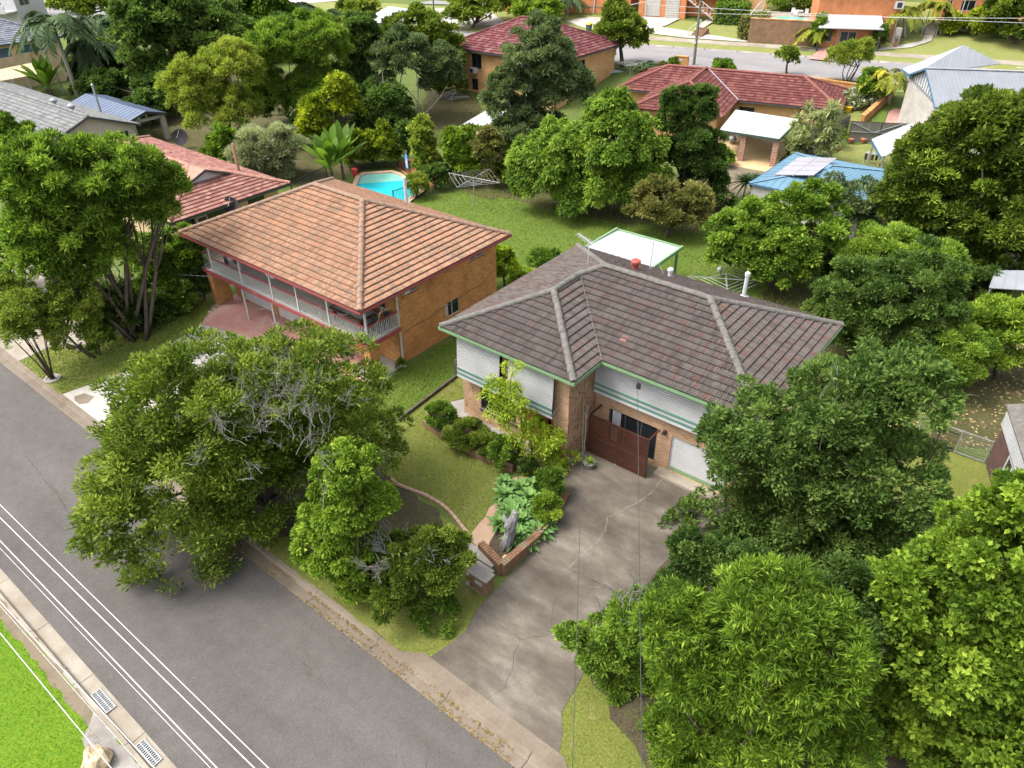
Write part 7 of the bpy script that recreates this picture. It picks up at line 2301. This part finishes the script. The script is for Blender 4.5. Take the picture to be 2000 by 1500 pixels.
tree('shrub', 'pale clumping bamboo bush in front of the pool fence', 'shrub', (812, 388), [(795, 342, 832, 388)], 'olive', .34, 4.0, .34, aspect=.15, tshift=.2)
tree('fig_tree', 'very large dense dark green fig tree at the top left', 'tree', (370, 200),
     [(230, -20, 400, 110), (330, 10, 500, 120), (250, 60, 400, 180), (390, 50, 520, 140), (240, -60, 330, 40)], 'dark', .52, 5.0, .2, aspect=.5, limbs=18, tshift=.14)
tree('broadleaf_tree', 'leafy dark tree at the top edge above the fine leaved trees', 'tree', (480, 80), [(400, -50, 560, 60), (480, -20, 570, 80)], 'bright', .55, 4.6, .24, aspect=.5, tshift=-.1)
tree('broadleaf_tree', 'shaded olive understorey tree behind the tall palms', 'tree', (220, 205), [(150, 95, 260, 200, 9), (220, 130, 320, 240, 4)], 'olive', .42, 4.6, .24, tshift=-.2)
tree('broadleaf_tree', 'dark understorey tree below the great fig', 'tree', (310, 225), [(270, 150, 380, 220), (165, 150, 250, 212, 8)], 'dark', .42, 4.4, .26, tshift=-.1)
tree('broadleaf_tree', 'dark crown between bottlebrush and white trunked tree', 'tree', (715, 225), [(665, 40, 745, 130), (670, 120, 735, 210)], 'dark', .42, 4.6, .26, tshift=.05)
tree('broadleaf_tree', 'green tree with yellow tips beside the maroon roof', 'tree', (860, 190), [(760, 30, 870, 110), (830, 60, 905, 160), (850, 130, 905, 190)], 'olive', .42, 4.6, .24, tshift=-.08)
tree('broadleaf_tree', 'yellow green bush at the top beside the white carport roof', 'tree', (720, 50), [(655, 10, 730, 60), (690, -10, 735, 40)], 'olive', .5, 4.2, .3, tshift=.2)
tree('broadleaf_tree', 'rounded olive tree behind the maroon roof', 'tree', (920, 55), [(872, -5, 935, 55), (925, -20, 1000, 40)], 'olive', .5, 4.2, .3, tshift=.05)
tree('broadleaf_tree', 'pale lime tree behind the peak of the maroon roof', 'tree', (1050, 50), [(1000, 0, 1055, 45), (1040, 5, 1100, 50)], 'lime', .5, 4.0, .3, tshift=-.1)
tree('shrub', 'lime bush between the two wings of the terracotta house yard', 'shrub', (985, 560), [(952, 485, 1010, 555)], 'yellowlime', .2, 4.0, .32, aspect=.4, tshift=-.1)
tree('shrub', 'low lime plants along the side of the brown roofed house', 'shrub', (1030, 545), [(985, 525, 1060, 575)], 'lime', .2, 3.6, .34, aspect=.3)
tree('shrub', 'upright green leafy plants behind the brown roof ridge', 'shrub', (1065, 520), [(1035, 495, 1095, 525)], 'bright', .3, 3.4, .34, aspect=.25)
tree('shrub', 'dark round bush against the orange brick wall', 'shrub', (915, 605), [(898, 580, 930, 608)], 'dark', .13, 4.2, .34)
tree('shrub', 'small plant at the foot of the white downpipe', 'shrub', (783, 722), [(775, 702, 792, 722)], 'bright', .12, 3.0, .4, trunk=False)
# ---- left
t, el, b = tree('leaning_tree', 'big wide tree with many dark leaning stems at the left', 'tree', (262, 655),
     [(10, 290, 170, 420), (120, 280, 290, 400), (230, 300, 330, 400), (60, 360, 230, 480), (130, 430, 250, 545), (270, 380, 345, 440), (20, 400, 120, 520), (320, 330, 368, 400), (190, 360, 300, 450), (30, 450, 150, 560), (100, 470, 200, 570), (0, 300, 90, 420)], 'bright', .22, 4.2, .2, aspect=.22, trunk=False, tshift=.12, fill=.75)
m_ = MB()
for k in range(11):
    c, rr = el[k % len(el)]
    st = b + np.array([rng.normal(0, .45), rng.normal(0, .35), -.1]); st[2] = -.1
    q = c + sphere_dirs(1, -.2)[0] * np.array(rr) * .35
    mid = st * .5 + q * .5 + np.array([rng.normal(.5, .25), rng.normal(0, .25), .3])
    m_.tube([st, st * .72 + mid * .28 + [.08, 0, 0], mid, q], [.13, .115, .085, .04], 7, rng.random())
    for j in range(4): limb(m_, mid, c + sphere_dirs(1, -.3)[0] * np.array(rr) * .75, .05, .012, .1, 5, 5)
m_.build('trunk', M['bark'], t, smooth=True)
tree('broadleaf_tree', 'low spreading tree with sparse yellow green leaves beside the footpath', 'tree', (185, 695),
     [(15, 570, 120, 650), (80, 590, 200, 680), (110, 540, 190, 620)], 'olive', .2, 2.6, .25, aspect=.35, bark='bark', trunks=6, limbs=24, spiky=.1, tshift=.15)
t, el, b = tree('crepe_myrtle', 'bare multi stemmed small tree in a concrete ring on the verge', 'tree', (103, 740), [(10, 600, 70, 660), (5, 630, 60, 680)], 'olive', .17, 1.5, .36, trunk=False, aspect=.35, tshift=.1)
m_ = MB()
for k in range(13):
    tp = near_axis(rng.uniform(15, 95), rng.uniform(610, 670), b)
    m_.tube([b + [rng.normal(0, .06), rng.normal(0, .06), -.05], b * .6 + tp * .4 + [rng.normal(.1, .06), 0, 0], tp], [.045, .03, .010], 5, rng.random())
m_.build('trunk', M['bark'], t, smooth=True)
MB().lathe(b, [(.42, -.02), (.42, .06), (.28, .07), (.27, .04), (.2, .035)], 20).build('tree_ring', M['conc_grey'], t)
tree('shrub', 'large glossy green shrub with orange tips beside the verandah house', 'shrub', (330, 590),
     [(262, 460, 350, 560), (320, 450, 400, 560), (270, 520, 390, 600)], 'bright', .2, 5.0, .22, aspect=.4, tshift=.12)
tree('shrub', 'dark shrub mass with red flecks behind the leaning stems', 'shrub', (270, 640), [(190, 560, 290, 640), (260, 575, 330, 640)], 'dark', .2, 4.4, .26, tshift=-.05)
tree('shrub', 'dark shrub at the corner of the brick verandah pillar', 'shrub', (400, 585), [(372, 515, 418, 585)], 'dark', .2, 4.0, .32)
tree('shrub', 'strappy leaved clump at the edge of the left lawn', 'shrub', (200, 690), [(180, 640, 222, 690)], 'bright', .3, 3.0, .36, aspect=.12, trunk=False, tshift=-.1)
tree('shrub', 'silver leaved shrub under the leaning trees', 'shrub', (215, 600), [(180, 545, 245, 600)], 'wattle', .2, 3.0, .34)
tree('shrub', 'orange yellow shrub at the left picture edge', 'shrub', (10, 570), [(-45, 450, 40, 560)], 'gold', .22, 4.4, .28, tshift=-.1)
tree('broadleaf_tree', 'leafy green tree in front of the grey tiled roof at the left edge', 'tree', (30, 330), [(-40, 240, 50, 300), (10, 250, 92, 300)], 'bright', .3, 4.4, .27, tshift=.05)
tree('shrub', 'green bush low at the left frame edge below the leaning tree', 'shrub', (20, 600), [(-50, 545, 50, 610)], 'olive', .2, 3.6, .3)
b = G(182, 672); m_ = MB(); c = G(146, 682)
t = thing('garden_bench', 'pale stone seat half hidden under the spreading tree', 'bench', c)
MB(c, (1, .4)).box(-.5, -.2, .36, .5, .2, .45).build('seat', M['conc_sand'], t)
for x in (-.38, .38): MB(c, (1, .4)).box(x - .08, -.16, 0, x + .08, .16, .358).build('leg', M['conc_grey'], t)
# ---- palms, bananas and spiky plants
palm('tallest grey trunked palm rising at the top left', (155, 195), (103, 48), 5.6, 22, 'frond', .24, 'tall palms', name='palm_tree', ll=1.1, lw=.11, droop=1.3)
palm('palm with drooping fronds right of the tallest palm', (198, 182), (180, 92), 5.0, 20, 'frond', .2, 'tall palms', ll=1.1, lw=.11, droop=1.5)
palm('second palm crown at the top left beyond the others', (190, 120), (195, 45), 5.6, 20, 'frond', .22, 'tall palms', ll=1.1, lw=.11, droop=1.3)
palm('short weeping palm at the top edge left of the road', (585, 62), (585, 15), 5.0, 18, 'frond', .25, None, ll=1.3, lw=.12, droop=1.7)
palm('weeping palm at the top edge nearer the bottlebrush', (640, 75), (632, 28), 4.6, 18, 'frond', .25, None, ll=1.3, lw=.12, droop=1.7)
palm('golden cane palm beside the brick path and grey roof', (1738, 205), (1735, 150), 3.6, 16, 'goldfrond', .12, None, ll=.7, lw=.06, droop=1.2, up=1.1)
palm('golden cane palm left of the pale stairs', (1768, 75), (1765, 25), 3.2, 16, 'goldfrond', .14, 'golden palms by the stairs', ll=.8, lw=.07, droop=1.2, up=1.1)
palm('golden cane palm right above the pale stairs', (1838, 66), (1830, 12), 3.0, 16, 'goldfrond', .14, 'golden palms by the stairs', ll=.8, lw=.07, droop=1.2, up=1.1)
palm('short palm at the corner of the red brown brick wall', (1597, 92), (1597, 62), 3.0, 14, 'goldfrond', .14, None, ll=.7, lw=.07, droop=1.1, up=1.1)
palm('dark leafed palm before the dark orange brick house', (1110, 28), (1108, -2), 4.0, 14, 'frond', .16, None, ll=.8, lw=.07)
palm('small palm on the lawn beside the pale green awning', (1263, 148), (1262, 128), 1.9, 14, 'frond', .1, None, ll=.4, lw=.05)


def banana(label, base, top, n, L, group=None):
    b = G(*base); tp = near_axis(*top, b); hz = tp[2] - b[2]
    t = thing('banana_plant', label, 'banana plant', b, group); m_ = MB(); st = MB()
    for s in range(3):
        o = np.array([rng.normal(0, .5), rng.normal(0, .5), 0])
        c = b + o; ct = c + [0, 0, hz * .4]
        st.tube([c, ct], [.16, .10], 7)
        for k in range(n // 3):
            az = k * 2.4 + s + rng.uniform(-.3, .3); el = rng.uniform(.75, 1.45); h = np.array([cos(az), sin(az), 0]); sd_ = np.array([-sin(az), cos(az), 0]); v = []
            Lk = L * rng.uniform(.8, 1.1)
            for q, wf in zip(np.linspace(0, 1, 8), (.05, .08, .5, .9, 1, .9, .6, .06)):
                p = ct + h * Lk * q * cos(el) + np.array([0, 0, Lk * (q * sin(el) - .25 * q * q)]); wv = .27 * wf * L / 3
                v += [p + sd_ * wv + [0, 0, .12 * wv], p, p - sd_ * wv + [0, 0, .12 * wv]]
            fs = []
            for i in range(7): fs += [(i * 3, i * 3 + 3, i * 3 + 4, i * 3 + 1), (i * 3 + 1, i * 3 + 4, i * 3 + 5, i * 3 + 2)]
            m_.add(v, fs, min(1, max(0, rng.normal(.38, .15))))
    m_.build('leaves', M['bright'], t); st.build('stem', M['bark'], t)


banana('broad leaved banana clump at the left of the pool', (655, 356), (655, 285), 36, 4.4)
banana('broad leaved banana clump behind the grey tiled roof', (105, 195), (95, 140), 24, 4.8)
for k, (px, py, h, lab) in enumerate(((1450, 400, 1.6, 'tall yucca with sword leaves beside the blue shed'), (1470, 378, 1.0, 'smaller yucca close to the blue shed wall'))):
    rosette('yucca_plant', lab, 'yucca', G(px, py), 1.7 if k == 0 else 1.2, 60, 'frond', .13, .9, 'yuccas by the shed', .2, h, curl=.8, elmin=-.5)
b = G(1585, 325)
t = thing('dracaena_bush', 'large spiky pale green bush beside the patio roof', 'shrub', b)
m_ = MB(); st = MB()
for k in range(95):
    px, py = rng.uniform(1535, 1635), 0
    py = 315 - abs(rng.normal(0, 1)) * 45 - max(0, (px - 1545)) * .45 + rng.uniform(-10, 20); py = min(max(py, 208), 315)
    q = near_axis(px, py, b) + unit(ray(px, py)) * rng.uniform(-1, 1.5)
    st.tube([b + [rng.normal(0, .6), rng.normal(0, .6), 0], q], [.05, .02], 5)
    for j in range(44):
        d = sphere_dirs(1, -.35)[0]; L_ = rng.uniform(.6, .95); s_ = unit(np.cross(d, [0, 0, 1.0])) * .06
        e_ = q + d * L_ - np.array([0, 0, .12])
        m_.add([q + s_, q - s_, q + d * L_ * .6 - s_ * .8, e_, q + d * L_ * .6 + s_ * .8], [(0, 1, 2, 4), (4, 2, 3)], min(1, max(0, rng.normal(.6, .2))))
m_.build('leaves', M['drac'], t); st.build('stem', M['bark_grey'], t)
tree('shrub', 'bright green bush at the top end of the paling fence', 'shrub', (1635, 262), [(1600, 228, 1648, 268)], 'bright', .34, 4.0, .34, tshift=.1)
tree('shrub', 'light green leafy plant at the foot of the patio column', 'shrub', (1418, 325), [(1393, 290, 1432, 325)], 'bright', .3, 3.4, .36, tshift=.2)
tree('shrub', 'thin palm like plant left of the tall yucca', 'shrub', (1400, 395), [(1385, 340, 1415, 395)], 'frond', .36, 2.4, .36, aspect=.12)
tree('shrub', 'dark climber with pink flowers behind the citrus tree', 'shrub', (1405, 415), [(1380, 375, 1430, 415)], 'dark', .26, 3.2, .34, flowers=('pink', 60, .25))
# ---- back street plants
tree('topiary_tree', 'vase shaped pruned tree on the near verge of the back street', 'tree', (1655, 160), [(1618, 95, 1675, 135), (1650, 85, 1700, 130)], 'olive', .34, 2.6, .3, aspect=.2, trunks=5, limbs=20, spiky=.15, tshift=.22)
tree('street_tree', 'thin young tree with small crown on the near verge', 'tree', (1537, 147), [(1515, 97, 1558, 128)], 'olive', .34, 3.2, .34, r=.12, tshift=.1)
tree('shrub', 'round dark shrub on the lawn above the crimson roof', 'shrub', (1410, 140), [(1388, 122, 1432, 142)], 'bright', .34, 4.2, .34)
tree('shrub', 'rust coloured low shrub beside the brick letterbox', 'shrub', (1298, 136), [(1285, 124, 1308, 138)], 'rusty', .3, 3.8, .4, trunk=False, tshift=.2)
tree('shrub', 'small upright green shrub beside the brick letterbox', 'shrub', (1315, 132), [(1309, 114, 1321, 132)], 'bright', .3, 4.0, .4)
tree('shrub', 'bushy green shrub in front of the golden cane palm', 'shrub', (1705, 205), [(1675, 145, 1722, 205)], 'bright', .36, 4.2, .3, tshift=.1)
tree('shrub', 'white flowered ground shrub on the small lawn by the palm', 'shrub', (1668, 205), [(1640, 185, 1705, 212)], 'wattle', .3, 2.6, .36, flowers=('whitefl', 160, .3), trunk=False)
tree('shrub', 'yellow leaved shrub before the white porch roof', 'shrub', (1680, 100), [(1668, 82, 1702, 102)], 'gold', .36, 3.0, .34)
tree('shrub', 'green creeper on the left end of the white porch', 'shrub', (1600, 95), [(1582, 40, 1612, 95)], 'bright', .4, 3.6, .32, tshift=.1)
tree('shrub', 'dark upright shrub at the right post of the white porch', 'shrub', (1717, 98), [(1708, 55, 1730, 98)], 'dark', .4, 3.6, .32)
tree('shrub', 'yellow flowering shrub row under the windows at the top right', 'shrub', (1905, 68), [(1832, 35, 1880, 70), (1880, 28, 1960, 70)], 'gold', .42, 3.6, .28, tshift=-.12)
tree('broadleaf_tree', 'dark leafy tree at the top right corner', 'tree', (1985, 85), [(1930, -10, 2010, 50), (1960, 10, 2060, 85)], 'olive', .45, 4.6, .26, tshift=-.05)
tree('shrub', 'green bank of shrubs behind the raised pool terrace', 'shrub', (1560, 25), [(1510, -10, 1590, 25)], 'olive', .45, 3.6, .3)


def clipped_hedge(label, F, L, dp, h, kind, n):
    t = thing('clipped_hedge', label, 'hedge', F[0])
    O = np.array(F[0]); e = np.array([F[1][0], F[1][1], 0]); nn = np.array([-e[1], e[0], 0])
    u, v, w_ = rng.uniform(0, L, n), rng.uniform(0, dp, n), rng.uniform(0, h, n)
    face = rng.integers(0, 4, n)
    w_ = np.where(face == 0, h, w_); v = np.where(face == 1, 0, v); u = np.where(face == 2, 0, u); u = np.where(face == 3, L, u)
    P_ = O + e * u[:, None] + nn * v[:, None] + np.array([0, 0, 1.0]) * w_[:, None] + rng.normal(0, .12, (n, 3))
    leaf_mesh('foliage', P_, sphere_dirs(n), sphere_dirs(n, 0), .38, .22, rng.normal(.5, .2, n), M[kind], t, O)
    MB(F[0], F[1]).box(.12, .12, 0, L - .12, dp - .12, h - .12).build('core', M['fascia_dkgreen'], t)


F, L = frame2((1396, 47), (1452, 50)); clipped_hedge('clipped square green hedge beside the garden path', F, L, 2.2, 2.4, 'bright', 2600)
F, L = frame2((1441, 75), (1459, 80)); clipped_hedge('clipped red leaved hedge against the tall brick wall', F, L, 4.5, 2.6, 'rusty', 1500)

# ---- filling growth between the named trees
tree('broadleaf_tree', 'dark undergrowth tree behind the golden tree', 'tree', (690, 275), [(680, 175, 800, 275), (560, 225, 640, 300)], 'dark', .4, 4.4, .26, tshift=.02)
tree('shrub', 'lime leaved small tree by the tall red flue pipe', 'shrub', (440, 335), [(405, 255, 470, 335), (440, 285, 480, 330)], 'lime', .34, 3.4, .32, tshift=-.2)
tree('shrub', 'dark shrubs beside the white shed behind the lime bush', 'shrub', (905, 330), [(875, 255, 950, 300), (900, 290, 1010, 345)], 'olive', .34, 4.2, .28, tshift=-.1)
tree('shrub', 'dark bush at the foot of the drooping bright tree', 'shrub', (1010, 372), [(980, 320, 1040, 372)], 'bright', .3, 4.2, .3, tshift=-.1)
tree('shrub', 'spreading dark bush below the big dark olive tree', 'shrub', (1880, 590), [(1820, 515, 1900, 590), (1880, 535, 1960, 600)], 'dark', .24, 4.2, .28)
tree('shrub', 'low green bush between citrus tree and the rounded dark tree', 'shrub', (1640, 560), [(1610, 480, 1680, 560)], 'bright', .24, 4.2, .3)
tree('broadleaf_tree', 'olive tree at the top left edge above the palms', 'tree', (150, 40), [(95, -30, 175, 30), (150, -20, 240, 35)], 'olive', .6, 4.2, .28, tshift=.1)
tree('broadleaf_tree', 'dark tree mass between fig and weeping palms at the top', 'tree', (560, 110), [(500, 40, 600, 110), (500, 70, 560, 150)], 'dark', .5, 4.4, .26, tshift=.1)
tree('broadleaf_tree', 'dark green tree between bottlebrush and white carport roof', 'tree', (690, 110), [(650, 40, 720, 110), (690, 60, 780, 130)], 'olive', .5, 4.4, .26, tshift=-.15)
tree('shrub', 'shaded shrub below the understorey trees by the blue carport', 'shrub', (300, 240), [(250, 185, 330, 245)], 'dark', .4, 4.0, .3)
tree('shrub', 'dark shrub line behind the leaning trees on the verandah side', 'shrub', (350, 610), [(300, 570, 370, 620), (240, 600, 310, 650)], 'bright', .2, 4.0, .3, tshift=-.1)
a = [GZ(*p, 2.2) for p in ((1932, 562), (2060, 570), (2050, 528), (1945, 528))]
t = thing('carport', 'pale flat metal roof low at the right edge behind the olive tree', 'carport', (*a[0][:2], 0))
metal_roof(m_ := MB(), [tuple(q) for q in a], .6); m_.build('roof', M['metal_lightgrey'], t)
for q in (a[0] * .97 + a[2] * .03, a[3] * .97 + a[1] * .03): MB().box(q[0] - .05, q[1] - .05, 0, q[0] + .05, q[1] + .05, q[2] - .05).build('post', M['steel'], t)


def inside(poly, P):
    r = np.zeros(len(P), bool); n = len(poly)
    for i in range(n):
        a, b = poly[i], poly[(i + 1) % n]
        c = (a[1] > P[:, 1]) != (b[1] > P[:, 1])
        r ^= c & (P[:, 0] < (b[0] - a[0]) * (P[:, 1] - a[1]) / (b[1] - a[1] + 1e-12) + a[0])
    return r


def tufts(label, poly, dens, h, mat, holes=()):
    poly = np.array([p[:2] for p in poly]); lo, hi = poly.min(0), poly.max(0)
    n = int(dens * np.prod(hi - lo)); Q = rng.uniform(lo, hi, (n, 2)); Q = Q[inside(poly, Q)]
    for h_ in holes: Q = Q[~inside(np.array(h_), Q)]
    n = len(Q); Z = np.array([tz(x, y) for x, y in Q])
    pt = .5 + .16 * np.sin(Q[:, 0] * 2.1 + np.cos(Q[:, 1] * 1.3) * 2) * np.sin(Q[:, 1] * 1.7 + Q[:, 0] * .4)
    A_ = sphere_dirs(n, .35); s = rng.uniform(.6, 1.3, n) * h
    o = leaf_mesh('grass', np.column_stack([Q, Z + .004]), A_, sphere_dirs(n, 0), s, s * .42, pt + rng.normal(0, .09, n), M[mat], None, (0, 0, 0))
    o["kind"] = "stuff"; o["label"] = label


M['turf'] = leafmat('turf_blades', (.105, .128, .020), (.118, .140, .026), (.14, .14, .042), .3, .8)
M['turf_vivid'] = leafmat('turf_blades_vivid', (.070, .145, .005), (.082, .160, .007), (.105, .175, .012), .3, .8)
M['turf_green'] = leafmat('turf_blades_green', (.066, .112, .012), (.098, .140, .020), (.15, .17, .04), .3, .8)
tufts('short green turf of the front lawn', [(-20.6, 17.3), (-18.75, 15.05), (-17.6, 15.0), (-15.96, 15.15), (-14.9, 14.9), (-13.85, 14.6), (-14.7, 18.0), (-18.6, 18.15), (-20.0, 18.3), (-20.8, 19.7), (-20.5, 20.6), (-19.6, 22.5), (-21.6, 22)], 330, .055, 'turf')
tufts('dry green turf of the kerb verge', [(-22.5, 9.2), (-12.0, 9.2), (-11.4, 9.7), (-11.25, 10.3), (-11.15, 11.1), (-11.5, 12.2), (-11.6, 12.6), (-13.6, 14.2), (-17.5, 14.8), (-22.5, 15.4)], 200, .05, 'turf')
tufts('green turf beside the drive entrance', [(-5.95, 9.2), (-6.5, 10.25), (-6.95, 10.7), (-7.1, 11.9), (-7.25, 12.6), (-4, 13), (-1.5, 9.2)], 300, .05, 'turf')
tufts('bright green turf across the road', [(-30, -4), (-14, -4), (-14, 1.5), (-30, 1.6)], 170, .055, 'turf_vivid')
tufts('green turf between the two houses', [(-24.3, 19), (-22.3, 14.5), (-21.6, 18), (-21.9, 30), (-24.3, 30.3)], 240, .09, 'turf_green')
tufts('green turf of the left frontage', [(-41.0, 9.2), (-36.3, 9.2), (-35.8, 12.4), (-36.6, 15.4), (-37.1, 17.4), (-38.1, 19.6), (-39.8, 19), (-39, 16), (-39.5, 12.5), (-41.2, 10.9)], 160, .1, 'turf_green')
tufts('long grass of the back lawn', [(-46, 31.2), (-24.5, 31.0), (-22.3, 33), (-22.3, 38.6), (-17, 38.6), (-17, 31.2), (-8, 31), (-3, 36), (-5, 47), (-12, 48), (-22, 50), (-34, 52), (-38, 46), (-41, 37.5), (-46, 36)], 55, .12, 'turf_green')

fl = rng.uniform([-3.5, 31.5], [6.5, 44], (1500, 2)); fl2 = rng.uniform([-64, 52], [-50, 66], (900, 2)); Q = np.concatenate([fl, fl2]); n = len(Q)
o = leaf_mesh('fallen_leaves', np.column_stack([Q, np.array([tz(x, y) for x, y in Q]) + .03]), sphere_dirs(n) * [1, 1, .1], np.tile([0, 0, 1.0], (n, 1)) + rng.normal(0, .3, (n, 3)), rng.uniform(.10, .22, n), .1, rng.random(n), M['dryleaf'], None, (0, 0, 0))
o["kind"] = "stuff"; o["label"] = "pale fallen leaves scattered on the shaded yard ground"
